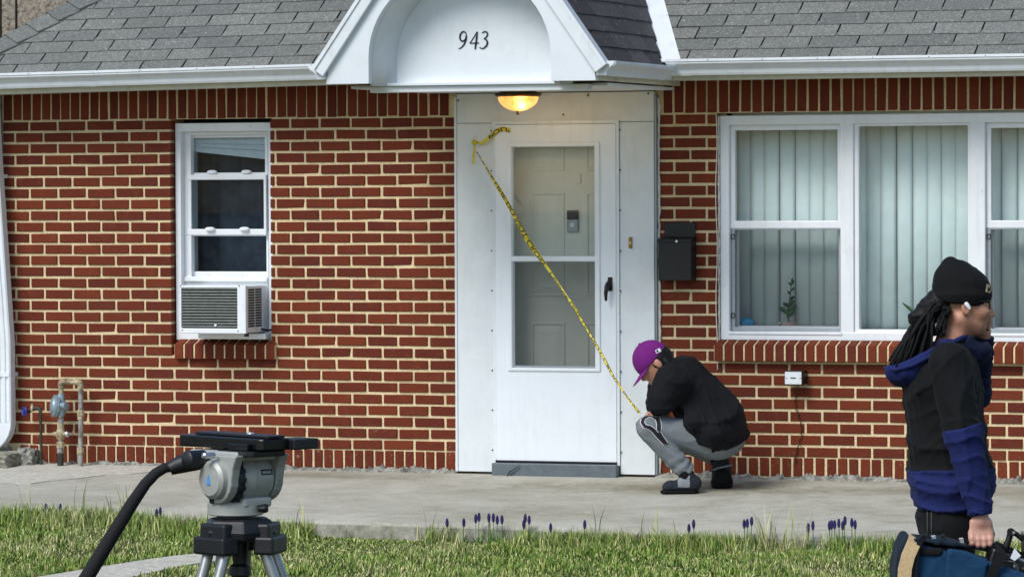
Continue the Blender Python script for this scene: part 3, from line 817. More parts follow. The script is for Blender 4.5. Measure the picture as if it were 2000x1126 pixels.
# dark jamb strip at the left of the blind
# ------------------------------------------------------------------ eaves, gutters, roofs
GY = -.45                                   # front of the gutters
zg_b = W(1600, 143, GY).z; zg_t = W(1600, 111, GY).z       # gutter bottom / top on the right
tilt = .0205
def K_profile(h, d=.105):
    # (out, up) from the back bottom corner, K-style
    return [(0, 0), (.055, 0), (.062, .012), (.066, h*.34), (.085, h*.56), (.100, h*.66), (d, h*.72), (d, h-.018), (d+.006, h-.014), (d+.006, h), (d-.012, h), (d-.012, h-.012), (d-.02, h-.02), (.09, h*.62), (.055, h*.38), (.05, .012), (.008, .012), (.008, h), (0, h)]
def gutter(name, p0, p1, out, h, parent, lab, seams=()):
    """run from p0 to p1 (back bottom line)"""
    p0, p1 = Vector(p0), Vector(p1); ax = (p1-p0).normalized(); up = Z
    mb = MB(); mb.prism(K_profile(h), out, up, ax, p0, 0, (p1-p0).length)
    g_ = obj(name, mb, 'white_metal', parent); g_['label'] = lab
    for s_ in seams:
        m2 = MB(); pr = [(a*1.03-.001, b_*1.02-.002) for a, b_ in K_profile(h)]
        m2.prism(pr, out, up, ax, p0, s_-.03, s_+.03); obj('seam_band', m2, 'white_metal', g_)
    return g_
GH = zg_t-zg_b
xv = W(1330, 115, GY).x                     # where the canopy's side gutter meets the right-hand eave
PF = -1.5                                    # front of the canopy
cl, cr = W(637, 150, PF).x, W(1163.5, 150, PF).x
gL0 = Vector((XL-.5, GY+.105, W(-60, 177, GY).z)); gL1 = Vector((cl+.02, GY+.105, W(640, 154, GY).z+.004))
gl = gutter('gutter', gL0, gL1, -Y, GH, house, 'white gutter along the left eave', seams=(1.3,))
gr = gutter('gutter', Vector((xv-.09, GY+.105, zg_b)), Vector((6.2, GY+.105, zg_b)), -Y, GH, house, 'white gutter along the right eave', seams=(.1, 2.6))
# side gutters of the canopy run front to back
cz_b = W(1180, 147, PF).z; cz_t = W(1180, 119, PF).z
gs = gutter('gutter', Vector((cr+.001, PF+.012, cz_b)), Vector((cr+.001, GY+.1, cz_b)), X, cz_t-cz_b, house, 'short white gutter on the right side of the canopy', seams=(.95,))
mb = MB(); mb.prism([(0, 0), (.055, 0), (.066, .03), (.1, .062), (.107, cz_t-cz_b), (0, cz_t-cz_b)], X, Z, Y, (cr+.001, PF+.006, cz_b), 0, .005); obj('end_cap', mb, 'white_metal', gs)
gs2 = gutter('gutter', Vector((cl-.001, PF+.012, cz_b)), Vector((cl-.001, GY+.0, cz_b)), -X, cz_t-cz_b, house, 'short white gutter on the left side of the canopy')
mb = MB(); mb.prism([(0, 0), (.055, 0), (.066, .03), (.1, .062), (.107, cz_t-cz_b), (0, cz_t-cz_b)], -X, Z, Y, (cl-.001, PF+.006, cz_b), 0, .005); obj('end_cap', mb, 'white_metal', gs2)
# gutter hangers: small screws on the front lip
for a, b_, n in ((gL0, gL1, 9), (Vector((xv, GY+.105, zg_b)), Vector((5, GY+.105, zg_b)), 12)):
    for k in range(n):
        p = a+(b_-a)*((k+.5)/n); obj('hanger_screw', MB().lathe(p+Vector((0, -.108, GH-.009)), -Y, [(0, .004), (.004, .003)], 8), 'rivet', gl if n == 9 else gr)
# fascia and soffit
def zl(x): return gL0.z+(x-gL0.x)*(gL1.z-gL0.z)/(gL1.x-gL0.x)
mb = MB(); mb.hexa([(XL-.5, GY+.105, zl(XL-.5)-.03), (cl+.3, GY+.105, zl(cl+.3)-.03), (cl+.3, GY+.13, zl(cl+.3)-.03), (XL-.5, GY+.13, zl(XL-.5)-.03), (XL-.5, GY+.105, zl(XL-.5)+.06), (cl+.3, GY+.105, zl(cl+.3)+.06), (cl+.3, GY+.13, zl(cl+.3)+.06), (XL-.5, GY+.13, zl(XL-.5)+.06)])
obj('fascia', mb, 'fascia', house)
mb = MB(); mb.hexa([(XL-.5, GY+.131, zl(XL-.5)-.025), (cl+.3, GY+.131, zl(cl+.3)-.02), (cl+.3, .02, zl(cl+.3)-.02), (XL-.5, .02, zl(XL-.5)-.025), (XL-.5, GY+.131, zl(XL-.5)-.01), (cl+.3, GY+.131, zl(cl+.3)-.005), (cl+.3, .02, zl(cl+.3)-.005), (XL-.5, .02, zl(XL-.5)-.01)])
obj('soffit', mb, 'soffit', house)
obj('fascia', MB().box((cr-.3, GY+.105, zg_b-.026), (6.2, GY+.13, zg_b+.06)), 'fascia', house)
obj('soffit', MB().box((cr-.3, GY+.131, zg_b-.02), (6.2, .02, zg_b-.006)), 'soffit', house)
# main roof
PT = R_(36); EXPO, TAB = .117, .277
rz0 = zg_b+GH-.02                            # roof surface height above the gutter front (right)
ry0 = GY+.06
xm = (cl+cr)/2
LT = math.atan((gL1.z-gL0.z)/(gL1.x-gL0.x))
def roof_frame(side):
    n_up = Vector((0, math.cos(PT), math.sin(PT)))
    if side == 'R': return Vector((0, ry0, rz0)), X.copy(), n_up
    along = Vector((math.cos(LT), 0, math.sin(LT)))
    o_ = Vector((gL1.x, ry0, gL1.z+GH-.02)); return o_, along, (n_up-along*n_up.dot(along)).normalized()
roofR = part_empty('roof', house, (3, 1, rz0)); roofR['label'] = 'grey shingle roof right of the canopy'
roofL = part_empty('roof', house, (-2, 1, rz0)); roofL['label'] = 'grey shingle roof left of the canopy with a hip'
HIPX = W(-135, 150, ry0).x                   # eave corner of the left hip
def sheet(name, parent, side, a0, a1, h=3.6):
    o_, ax, up = roof_frame(side); nr = ax.cross(up).normalized()
    mb = MB(); c = [o_+ax*a0, o_+ax*a1, o_+ax*a1+up*h, o_+ax*a0+up*h]
    if side == 'L':
        k = h*math.cos(PT); c[3] = o_+ax*(a0+k)+up*h
    mb.hexa([p-nr*.03 for p in c]+[p-nr*.004 for p in c]); return obj(name, mb, 'roof_felt', parent)
o_, axL, upL = roof_frame('L'); aH = (HIPX-o_.x)/axL.x
sheet('underlay', roofL, 'L', aH, 1.0); sheet('underlay', roofR, 'R', xm, 6.2)
# far side so that the attic is closed
yr = ry0+3.6*math.cos(PT); zr_ = rz0+3.6*math.sin(PT)
mb = MB(); mb.add([(HIPX+3.0, yr, zr_), (6.2, yr, zr_), (6.2, 7.2, 2.3), (HIPX-.05, 7.2, 2.3), (HIPX-.05, ry0, rz0-.09)], [(0, 1, 2, 3), (0, 3, 4)]); obj('rear_slope', mb, 'roof_felt', roofR)
mb = MB(); mb.add([(6.19, ry0, rz0-.1), (6.19, yr, zr_), (6.19, 7.2, 2.3)], [(0, 1, 2)]); obj('gable_end', mb, 'tan_wall', roofR)
def tab_mesh(w, l, seed):
    rr = random.Random(seed); mb = MB(); t_ = .006
    j = lambda: rr.uniform(-.0025, .0025)
    b0 = [(-w/2+j(), 0+j()), (w/2+j(), 0+j())]
    vs = [Vector((b0[0][0], b0[0][1], 0)), Vector((b0[1][0], b0[1][1], 0)), Vector((w/2, l, -.0)), Vector((-w/2, l, 0))]
    mb.hexa([v+Vector((0, 0, .002)) for v in vs[:2]]+[v+Vector((0, 0, -.002)) for v in vs[2:]]+[v+Vector((0, 0, t_+.004+rr.uniform(0, .002))) for v in vs[:2]]+[v+Vector((0, 0, t_-.003)) for v in vs[2:]])
    return mb
def tab_data(w, l, seed, mat):
    mb = tab_mesh(w, l, seed); me = bpy.data.meshes.new('shingle'); me.from_pydata(mb.v, [], mb.f); me.materials.append(MATS[mat]); return me
TM = [tab_data(TAB-.010, EXPO*1.35, i, 'shingle') for i in range(8)]
def lay_tabs(parent, frame_, rows_, a0, a1, off, clip=None, meshes=TM, tab=TAB, expo=EXPO, name='shingle', skip=None):
    o_, ax, up = frame_; nr = ax.cross(up).normalized()
    M = Matrix((ax, up, nr)).transposed()
    for r in range(rows_):
        ph = off+(tab/2)*(r % 2)+random.uniform(-.004, .004)
        k0 = int(math.floor((a0-ph)/tab))-1; k1 = int(math.ceil((a1-ph)/tab))+1
        for k in range(k0, k1):
            c = ph+tab*(k+.5); lo_, hi_ = c-tab/2+.004, c+tab/2-.004
            l0, h0 = lo_, hi_
            if clip:
                cl0, ch0 = clip(r*expo); cl1, ch1 = clip((r+1)*expo)
            else: cl0 = cl1 = a0; ch0 = ch1 = a1
            if hi_ < min(cl0, cl1)+.01 or lo_ > max(ch0, ch1)-.01: continue
            base = o_+up*(r*expo)
            if lo_ >= max(cl0, cl1) and hi_ <= min(ch0, ch1):
                o2 = shared(name, random.choice(meshes), base+ax*c, parent); o2.rotation_euler = M.to_euler()
            else:
                bl0, bh0 = max(lo_, cl0), min(hi_, ch0); tl0, th0 = max(lo_, cl1), min(hi_, ch1)
                bh0 = max(bh0, bl0+.002); th0 = max(th0, tl0+.002)
                if bl0 > hi_ or tl0 > hi_: continue
                P_ = [base+ax*bl0, base+ax*bh0, base+ax*th0+up*expo, base+ax*tl0+up*expo]
                mb = MB(); mb.hexa([p for p in P_[:2]]+[p-nr*.001 for p in P_[2:]]+[p+nr*.010 for p in P_[:2]]+[p+nr*.003 for p in P_[2:]])
                obj(name, mb, meshes[0].materials[0].name if meshes[0].materials[0].name in MATS else 'shingle', parent)
# canopy roof plane (right side): eave runs along y at x=cr+.06
CP = R_(54.5)
ce_x = cr+.045; ce_z = cz_t-.012
cup = Vector((-math.cos(CP), 0, math.sin(CP)))
def main_z(y): return rz0+(y-ry0)*math.tan(PT)
def valley_y(s):                             # y on the canopy slope (distance s up from its eave) where it meets the main roof
    return ry0+(ce_z+s*math.sin(CP)-rz0)/math.tan(PT)
def valley_x(t):                             # x on the main roof (distance t up) where the canopy slope meets it
    z = rz0+t*math.sin(PT); return ce_x-(z-ce_z)/math.tan(CP)
lay_tabs(roofR, roof_frame('R'), 11, valley_x(1.2)-.1, 5.2, W(1430, 95, ry0).x, clip=lambda t: (valley_x(t)+.05, 5.2))
def hipclip(t): return (aH+t*math.cos(PT)+.015, .62)
lay_tabs(roofL, roof_frame('L'), 11, aH, .62, -.02, clip=hipclip)
# hip caps
o_, ax, up = roof_frame('L'); hd = (ax*math.cos(PT)+up).normalized(); nr = ax.cross(up).normalized()
h0 = o_+ax*aH; side_n = Vector((-math.sin(PT), 0, math.cos(PT)))
L_ = math.hypot(math.cos(PT), 1)
sdir = (up-hd*up.dot(hd)).normalized(); ldir = Vector((math.cos(PT), 0, math.sin(PT)))*-1
ldir = (ldir-hd*ldir.dot(hd)).normalized(); rdir = -sdir if (-sdir).dot(ax) > 0 else sdir
for k in range(20):
    p = h0+hd*(k*.15-.06); q_ = p+hd*.215; nn = (nr+side_n).normalized()
    mb = MB(); wdt = .155
    for dr in (rdir, ldir):
        a, b_ = p+nn*.028, q_+nn*.010
        c, d = b_+dr*wdt, a+dr*wdt
        mb.hexa([v-nn*.007 for v in (a, d, c, b_)]+[a, d, c, b_])
    obj('hip_cap', mb, 'shingle', roofL)
# neighbour's wall behind the hip
nb = thing('neighbour_house', 'brown pebble-textured wall of a neighbouring building behind the roof hip', 'house', (-8.0, 9.5, -.4))
xs_ = [W(-700, 0, 9.5).x, W(1, 0, 9.5).x, W(31.5, 0, 9.5).x, W(330, 0, 9.5).x]
for a, b_ in zip(xs_, xs_[1:]): obj('wall_panel', MB().box((a+.012, 9.5, -.5), (b_-.012, 9.7, 6.0)), 'tan_wall', nb)
obj('wall', MB().box((xs_[0], 9.54, -.5), (xs_[-1], 12, 5.95)), 'roof_felt', nb)
mb = MB(); mb.hexa([(xs_[0]-.3, 9.1, 5.9), (xs_[-1]+.3, 9.1, 5.9), (xs_[-1]+.3, 12.4, 5.9), (xs_[0]-.3, 12.4, 5.9), (xs_[0]+.5, 10.5, 7.0), (xs_[-1]-.5, 10.5, 7.0), (xs_[-1]-.5, 11, 7.0), (xs_[0]+.5, 11, 7.0)]); obj('roof', mb, 'shingle_dark', nb)

# ------------------------------------------------------------------ canopy over the door
can = part_empty('canopy', house, (xm, -.8, 2.4)); can['label'] = 'white gabled canopy with an arched recess and house number'
def pf(px, py, y=PF): p = W(px, py, y); return p.x, p.z
zb = (pf(640, 165)[1]+pf(1160, 156)[1])/2
ze = (pf(633, 122)[1]+pf(1166, 119)[1])/2
slope = math.tan(CP); apex = ze+(cr-cl)/2*slope
# front board with arched opening: polygon strips
ax0, ax1 = pf(720, 160)[0], pf(1076, 160)[0]; axc = (ax0+ax1)/2; ar = (ax1-ax0)/2
spring = pf(720, 112)[1]
arch = []
NA = 28
for k in range(NA+1):
    t_ = math.pi*k/NA; arch.append((axc-ar*math.cos(t_), spring+ar*.9*math.sin(t_)))
outl = []
for x, z in arch:                            # outer boundary point for each arch point, on the gable outline
    if x <= xm: outl.append((cl+(z-ze)/slope if z > ze else cl, z))
    else: outl.append((cr-(z-ze)/slope if z > ze else cr, z))
mb = MB(); yA, yB = PF, PF+.05
def quad_prism(p4):
    mb.hexa([(p4[0][0], yA, p4[0][1]), (p4[1][0], yA, p4[1][1]), (p4[1][0], yB, p4[1][1]), (p4[0][0], yB, p4[0][1]), (p4[3][0], yA, p4[3][1]), (p4[2][0], yA, p4[2][1]), (p4[2][0], yB, p4[2][1]), (p4[3][0], yB, p4[3][1])])
vsF = [];
A2 = [(ax0, zb)]+arch+[(ax1, zb)]
O2 = [(cl, zb)]
for x, z in arch:
    f_ = (x-ax0)/(ax1-ax0)
    if abs(x-xm) < (ar*.55): O2.append((xm+(x-xm)*.02, apex-abs(x-xm)*.02*slope))
    else: O2.append((cl+max(0, (z-ze)/slope), max(z, zb)) if x < xm else (cr-max(0, (z-ze)/slope), max(z, zb)))
O2.append((cr, zb))
nA = len(A2)
for (x, z) in A2: vsF.append((x, yA, z))
for (x, z) in O2: vsF.append((x, yA, z))
for (x, z) in A2: vsF.append((x, yB, z))
for (x, z) in O2: vsF.append((x, yB, z))
fsF = []
for k in range(nA-1):
    fsF += [(k, k+1, nA+k+1, nA+k), (2*nA+k, 3*nA+k, 3*nA+k+1, 2*nA+k+1), (k, 2*nA+k, 2*nA+k+1, k+1), (nA+k, nA+k+1, 3*nA+k+1, 3*nA+k)]
fsF += [(0, nA, 3*nA, 2*nA), (nA-1, 3*nA-1, 4*nA-1, 2*nA-1)]
mb.add(vsF, fsF); obj('gable_board', mb, 'stucco', can)
# corner where outline bends (eave) gets its own return boards: sides
TY = -1.26                                    # plane of the recessed back panel
for x0_, x1_ in ((cl+.001, cl+.03), (cr-.03, cr-.001)):
    obj('side_board', MB().box((x0_, PF+.05, zb+.002), (x1_, .0, cz_t-.02)), 'fascia', can)
# barrel vault between board and back panel, splayed a little
mb = MB(); vs = []
for y, sc in ((PF+.051, 1.0), (PF+.10, .996), (PF+.14, .985), (PF+.18, .962), (TY-.025, .93), (TY-.004, .86)):
    for x, z in A2: vs.append((axc+(x-axc)*sc+(.02 if y == TY else 0)*0, y, zb+(z-zb)*(.5+.5*sc) if z > zb else zb-.012))
nn_ = nA
mb.add(vs, [(j*nn_+k, j*nn_+k+1, (j+1)*nn_+k+1, (j+1)*nn_+k) for j in range(5) for k in range(nn_-1)])
o = obj('vault', mb, 'stucco', can, smooth=True); md = o.modifiers.new('s', 'SOLIDIFY'); md.thickness = -.01
mb = MB(); mb.prism([(x, z) for x, z in A2], X, Z, Y, (0, 0, 0), TY, TY+.03); obj('back_panel', mb, 'stucco', can)
# ledge and lintel below the back panel, soffit of the porch
zk = W(1000, 178, TY).z
obj('lintel', MB().box((W(722, 172, TY-.03).x, TY-.03, zk), (W(1152, 165, TY).x, TY+.05, zb-.012)), 'panel_paint', can, bevel=.004)
obj('trim', MB().box((ax0+.03, TY-.05, zb-.011), (ax1+.05, TY+.0, zb+.006)), 'stucco', can, bevel=.003)
obj('ceiling_board', MB().box((cl+.03, TY+.05, zk+.025), (cr-.03, -.02, zk+.04)), 'panel_paint', can)
obj('soffit_board', MB().box((cl+.03, PF+.05, zb+.002), (ax0-.004, TY-.03, zb+.02)), 'fascia', can)
obj('soffit_board', MB().box((ax1+.004, PF+.05, zb+.002), (cr-.03, TY-.03, zb+.02)), 'fascia', can)
# canopy roof slopes
roofC = part_empty('roof', house, (xm, -.8, apex)); roofC['label'] = 'dark weathered shingles on the side of the canopy'
def canopy_plane(sgn):
    o_ = Vector((xm+sgn*(ce_x-xm), PF-.012, ce_z)); up = Vector((-sgn*math.cos(CP), 0, math.sin(CP)))
    return o_, up
slen = (ce_x-xm)/math.cos(CP)
for sgn in (1, -1):
    o_, up = canopy_plane(sgn); nr = Vector((sgn*math.sin(CP), 0, math.cos(CP)))
    mb = MB(); c = [o_, o_+up*slen, o_+up*slen+Y*(valley_y(slen)+.1-PF), o_+Y*(valley_y(0)+.1-PF)]
    mb.hexa([p-nr*.03 for p in c]+[p-nr*.004 for p in c]); obj('underlay', mb, 'roof_felt', roofC)
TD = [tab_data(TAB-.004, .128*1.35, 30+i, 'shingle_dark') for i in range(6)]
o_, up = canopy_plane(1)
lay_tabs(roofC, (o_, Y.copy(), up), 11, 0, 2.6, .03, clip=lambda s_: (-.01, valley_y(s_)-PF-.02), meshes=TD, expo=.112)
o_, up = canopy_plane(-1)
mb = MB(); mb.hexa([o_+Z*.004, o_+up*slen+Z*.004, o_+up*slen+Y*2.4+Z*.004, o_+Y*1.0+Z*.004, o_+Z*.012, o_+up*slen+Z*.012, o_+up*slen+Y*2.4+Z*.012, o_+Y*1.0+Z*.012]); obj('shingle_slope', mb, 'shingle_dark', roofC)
# rake trims
for sgn in (1, -1):
    o_, up = canopy_plane(sgn); nr = Vector((sgn*math.sin(CP), 0, math.cos(CP)))
    wt = .075
    mb = MB(); a = o_-up*.02+nr*.016; b_ = o_+up*slen+nr*.016
    mb.hexa([a-nr*wt+Y*-.02, a+Y*-.02, b_+Y*-.02, b_-nr*wt+Y*-.02, a-nr*wt+Y*.012, a+Y*.012, b_+Y*.012, b_-nr*wt+Y*.012]); obj('rake_trim', mb, 'white_metal', can, bevel=.004)
    mb = MB(); a = o_-up*.02+nr*.020; b_ = o_+up*slen+nr*.020
    mb.hexa([a-nr*.02+Y*-.028, a+Y*-.028, b_+Y*-.028, b_-nr*.02+Y*-.028, a-nr*.006+Y*.05, a+Y*.05, b_+Y*.05, b_-nr*.006+Y*.05]); obj('drip_edge', mb, 'white_metal', can)
# valley flashing on the right
mb = MB(); vs = []
for k in range(9):
    t_ = -.01+k*.16
    p = Vector((valley_x(t_), ry0+t_*math.cos(PT), rz0+t_*math.sin(PT)))
    q_ = p+X*(.105-.0*k)+Vector((0, 0, .014)); r_ = p+Vector((-.012, 0, .012))
    vs += [p+Vector((.0, 0, .016)), q_, q_-Vector((0, 0, .02)), r_]
mb.add(vs, [(4*k+i, 4*k+(i+1) % 4, 4*k+4+(i+1) % 4, 4*k+4+i) for k in range(8) for i in range(4)]); obj('valley_flashing', mb, 'white_metal', roofC)
# house number: calligraphic strokes
def stroke_digit(paths, cx, cz, h):
    mb = MB(); yy = TY-.005
    for path in paths:
        P_ = []
        for k in range(len(path)-1):           # densify
            (x0_, z0_, w0), (x1_, z1_, w1) = path[k], path[k+1]
            for s_ in range(4):
                u_ = s_/4; P_.append((x0_+(x1_-x0_)*u_, z0_+(z1_-z0_)*u_, (w0+(w1-w0)*u_)*.64))
        P_.append((path[-1][0], path[-1][1], path[-1][2]*.64))
        vs = []
        for k, (x, z, w) in enumerate(P_):
            a = P_[max(k-1, 0)]; b_ = P_[min(k+1, len(P_)-1)]; dx, dz = b_[0]-a[0], b_[1]-a[1]; l = math.hypot(dx, dz) or 1
            nx, nz = -dz/l*w/2, dx/l*w/2
            for y in (yy, yy+.010):
                vs += [(cx+(x+nx+z*.12)*h, y, cz+(z+nz)*h), (cx+(x-nx+z*.12)*h, y, cz+(z-nz)*h)]
        n = len(P_); fs = []
        for k in range(n-1):
            o0, o1 = 4*k, 4*k+4
            fs += [(o0, o0+1, o1+1, o1), (o0+2, o1+2, o1+3, o0+3), (o0, o1, o1+2, o0+2), (o0+1, o0+3, o1+3, o1+1)]
        fs += [(0, 2, 3, 1), (4*n-4, 4*n-3, 4*n-1, 4*n-2)]; mb.add(vs, fs)
    return mb
def arcp(cx, cz, rx_, rz_, a0, a1, n, w0, w1, wm=None):
    out = []
    for k in range(n+1):
        u_ = k/n; a = R_(a0+(a1-a0)*u_); w = w0+(w1-w0)*u_ if wm is None else (w0+(wm-w0)*math.sin(u_*math.pi))
        out.append((cx+rx_*math.cos(a), cz+rz_*math.sin(a), w))
    return out
nine = [arcp(0, .22, .2, .28, 20, 380, 18, .07, .07, .14), [(.2, .25, .14), (.2, .0, .15), (.12, -.25, .12), (-.05, -.45, .08), (-.2, -.5, .06)]]
four = [[(.1, .5, .06), (-.05, .2, .06), (-.25, -.12, .06), (-.28, -.16, .08), (0, -.16, .08), (.3, -.15, .07)], [(.12, .5, .08), (.12, .2, .15), (.11, -.2, .15), (.1, -.52, .12)]]
three = [[(-.18, .42, .07), (-.05, .5, .1), (.1, .47, .13), (.18, .33, .13), (.12, .18, .1), (-.02, .08, .06)], [(-.04, .08, .06), (.12, .03, .11), (.22, -.12, .15), (.2, -.3, .15), (.05, -.46, .11), (-.1, -.5, .07), (-.24, -.42, .09)]]
for pth, px, py in ((nine, 904, 78.5), (four, 927, 79), (three, 946, 78.5)):
    c = W(px, py, TY); obj('number_digit', stroke_digit(pth, c.x, c.z, .094), 'digit', can)

# ------------------------------------------------------------------ door surround, storm door, inner door
dr = part_empty('door_surround', house, (.27, 0, 0)); dr['label'] = 'painted white panels round the entrance door'
YS = -.035
dx0, dx1 = W(967, 550, YS).x, W(1206, 550, YS).x; dzt = W(1080, 241, YS).z; dzb = W(1080, 900, YS).z
xp0, xp1 = W(893.5, 550, YS).x, W(1278, 550, YS).x
obj('side_panel', MB().box((xp0, YS, .012), (dx0-.012, .15, dzt+.004)), 'panel_paint', dr, bevel=.004)
obj('side_panel', MB().box((dx1+.014, YS, .012), (xp1, .15, dzt+.004)), 'panel_paint', dr, bevel=.004)
obj('head_panel', MB().box((xp0, YS+.002, dzt+.006), (xp1, .15, zk+.02)), 'panel_paint', dr, bevel=.004)
obj('corner_trim', MB().box((xp0-.016, YS-.004, .012), (xp0-.001, .012, zk)), 'panel_paint', dr, bevel=.003)
obj('corner_trim', MB().box((xp1+.001, YS+.006, .012), (xp1+.014, .012, zk)), 'grey_alu', dr, bevel=.003)
pts = [(xp1+.02+.0015*math.sin(k*3.1)+random.uniform(-.002, .002), -.006, .02+(zk-.04)*k/50) for k in range(51)]
obj('caulk_bead', MB().tube(pts, [.008+random.uniform(-.003, .003) for _ in pts], 6), 'caulk', dr)
tr_ = frame(MB(), dx0-.012, dx1+.014, dzb-.02, dzt+.016, (.020, .026, .020, .001), YS-.010, YS-.002)
tr_o = obj('door_trim', tr_, 'white_metal', dr, bevel=.002)
for k in range(9):
    z = dzb+.06+(dzt-dzb-.1)*k/8
    for x in (dx0-.018, dx1+.020): obj('rivet', MB().lathe((x, YS-.0, z), -Y, [(0, .004), (.012, .004), (.014, .002)], 8), 'rivet', dr)
for px, py in ((970, 240), (1082, 240), (1178, 240), (895, 196), (1010, 222), (1149, 185), (1266, 183), (1100, 224), (1148, 187)):
    p = W(px, py, YS); obj('nail_head', MB().lathe(p, -Y, [(0, .006), (.004, .004)], 8), 'rivet', dr)
# storm door
door = part_empty('storm_door', house, ((dx0+dx1)/2, YS, dzb)); door['label'] = 'white storm door with two glass panes'
yd = YS-.004
g0x, g1x = W(1003, 500, yd).x, W(1163, 500, yd).x; g0z, g1z = W(1080, 718, yd).z, W(1080, 287, yd).z
mb = frame(MB(), dx0+.010, dx1-.004, dzb, dzt-.006, (g0x-dx0-.010, dx1-.004-g1x, dzt-.006-g1z, g0z-dzb), yd-.012, yd+.03)
obj('door_panel', mb, 'white_door', door, bevel=.004)
mb = frame(MB(), g0x-.034, g1x+.034, g0z-.018, g1z+.026, (.030, .032, .024, .016), yd-.022, yd-.012); obj('glazing_frame', mb, 'white_door', door, bevel=.005)
zmid0, zmid1 = W(1080, 510, yd).z, W(1080, 500, yd).z
obj('middle_rail', MB().box((g0x-.006, yd-.02, zmid0), (g1x+.006, yd+.02, zmid1)), 'white_door', door, bevel=.003)
pane('pane', g0x-.003, g1x+.003, zmid1-.003, g1z+.003, yd+.004, 'glass_door', door); pane('pane', g0x-.003, g1x+.003, g0z-.003, zmid0+.003, yd+.004, 'glass_door', door)
sc = obj('screen_frame', frame(MB(), g0x-.003, g1x+.003, g0z-.003, zmid0+.003, (.012, .006, .008, .016), yd-.006, yd+.002), 'screen_frame', door)
pane('insect_screen', g0x+.005, g1x-.002, g0z+.012, zmid0-.003, yd-.003, 'screen', sc)
# handle
hc = W(1189.5, 558, yd-.03); hb = MB()
hb.lathe(hc+Vector((0, .02, .012)), -Y, [(0, .017), (.022, .017), (.026, .012)], 16)
hb.tube([hc+Vector((.001, -.008, .02)), hc+Vector((-.004, -.03, .0)), hc+Vector((-.008, -.036, -.045)), hc+Vector((-.008, -.032, -.085))], [.013, .013, .011, .007], 10)
obj('handle', hb, 'black_metal', door, smooth=True, auto=50)
obj('handle_plate', MB().box((hc.x-.013, yd-.018, hc.z-.03), (hc.x+.016, yd-.012, hc.z+.05)), 'black_metal', door, bevel=.008)
# threshold
mb = MB(); ta, tb = W(961, 920, -.08).x, W(1205, 920, -.08).x
mb.box((ta, -.09, -.01), (tb, .15, dzb-.012)); o = obj('threshold', mb, 'threshold_grey', house, bevel=.006)
obj('threshold_lip', MB().box((ta+.01, -.05, dzb-.011), (tb-.01, .1, dzb+.004)), 'black_metal', o, bevel=.003)
mb = MB(); c = W(985, 930, -.092); pts = []
for k in range(9): pts.append(c+Vector((-.06+.02*k, -.006-.008*math.sin(k*.4), .006*k*(k > 4)+(k > 5)*(k-5)*.006)))
obj('peeling_strip', MB().tube(pts, [.006, .008, .009, .008, .008, .007, .006, .005, .002], 6, flat=.4), 'black_plastic', o)
# inner six-panel door behind the glass
idr = part_empty('inner_door', house, ((dx0+dx1)/2, .12, dzb)); idr['label'] = 'cream six-panel door behind the storm door'
yi = .11
def ix(px): return W(px, 500, yi).x
def iz(py): return W(1080, py, yi).z
mb = MB(); mb.box((dx0-.05, yi, dzb-.06), (dx1+.05, yi+.045, dzt+.03)); obj('door_leaf', mb, 'inner_door', idr)
for (pa, pb) in ((1038, 1102), (1146, 1212)):
    for (qa, qb) in ((262, 333), (376, 577), (630, 845)):
        a, b_, c, d = ix(pa), ix(pb), iz(qb), iz(qa)
        fr = obj('panel_molding', frame(MB(), a-.004, b_+.004, c-.004, d+.004, .016, yi-.009, yi), 'inner_door', idr, bevel=.005)
        mb = MB(); e = .032
        mb.hexa([(a+.016, yi-.001, c+.016), (b_-.016, yi-.001, c+.016), (b_-.016, yi-.001, d-.016), (a+.016, yi-.001, d-.016), (a+e+.016, yi-.009, c+e+.016), (b_-e-.016, yi-.009, c+e+.016), (b_-e-.016, yi-.009, d-e-.016), (a+e+.016, yi-.009, d-e-.016)])
        obj('raised_panel', mb, 'inner_door', idr)
for px, py in ((1132, 350), ):
    obj('door_chain', MB().box((ix(px)-.012, yi-.012, iz(py)-.03), (ix(px)+.012, yi, iz(py)+.03)), 'inner_door', idr, bevel=.004)
mb = MB(); mb.box((dx0-.06, .15, -.05), (dx1+.06, .19, dzt+.05)); obj('door_backing', mb, 'room', house)
# downspout at the left corner
ds = MB(); yds = -.085
def dsx(px): return W(px, 600, yds).x
def rib_pipe(path, hw, hd):
    mb = MB(); prof = [(-hw, -hd*.8), (-hw*.8, -hd), (-hw*.45, -hd), (-hw*.38, -hd*.75), (-hw*.12, -hd*.75), (-hw*.05, -hd), (hw*.3, -hd), (hw*.37, -hd*.75), (hw*.6, -hd*.75), (hw*.67, -hd), (hw*.85, -hd), (hw, -hd*.8), (hw, hd*.9), (hw*.9, hd), (-hw*.9, hd), (-hw, hd*.9)]
    n = len(prof); vs = []
    for k, p in enumerate(path):
        d = (path[min(k+1, len(path)-1)]-path[max(k-1, 0)]).normalized(); s_ = Y.cross(d).normalized()
        s_ = Vector((abs(d.z), 0, -d.x if d.z < 0 else d.x)).normalized() if abs(d.z) > .3 else Vector((0, 0, 1 if d.x < 0 else -1))*1.0
        for u_, v_ in prof: vs.append(p+s_*u_+Y*v_)
    mb.add(vs, [(k*n+i, k*n+(i+1) % n, (k+1)*n+(i+1) % n, (k+1)*n+i) for k in range(len(path)-1) for i in range(n)]); return mb
top_x = dsx(-13); bot_x = dsx(6)
path = [Vector((top_x-.02, yds, 2.35)), Vector((top_x, yds, 1.9)), Vector((bot_x+.01, yds, .75)), Vector((bot_x+.012, yds, .26))]
c0 = path[-1]
dsp = obj('downspout', rib_pipe(path, .052, .035), 'white_metal', house); dsp['label'] = 'white downspout at the left corner'
el = []
for k in range(7):
    a = R_(k*13); el.append(Vector((c0.x-.13*(1-math.cos(a)), yds, c0.z-.0-.13*math.sin(a))))
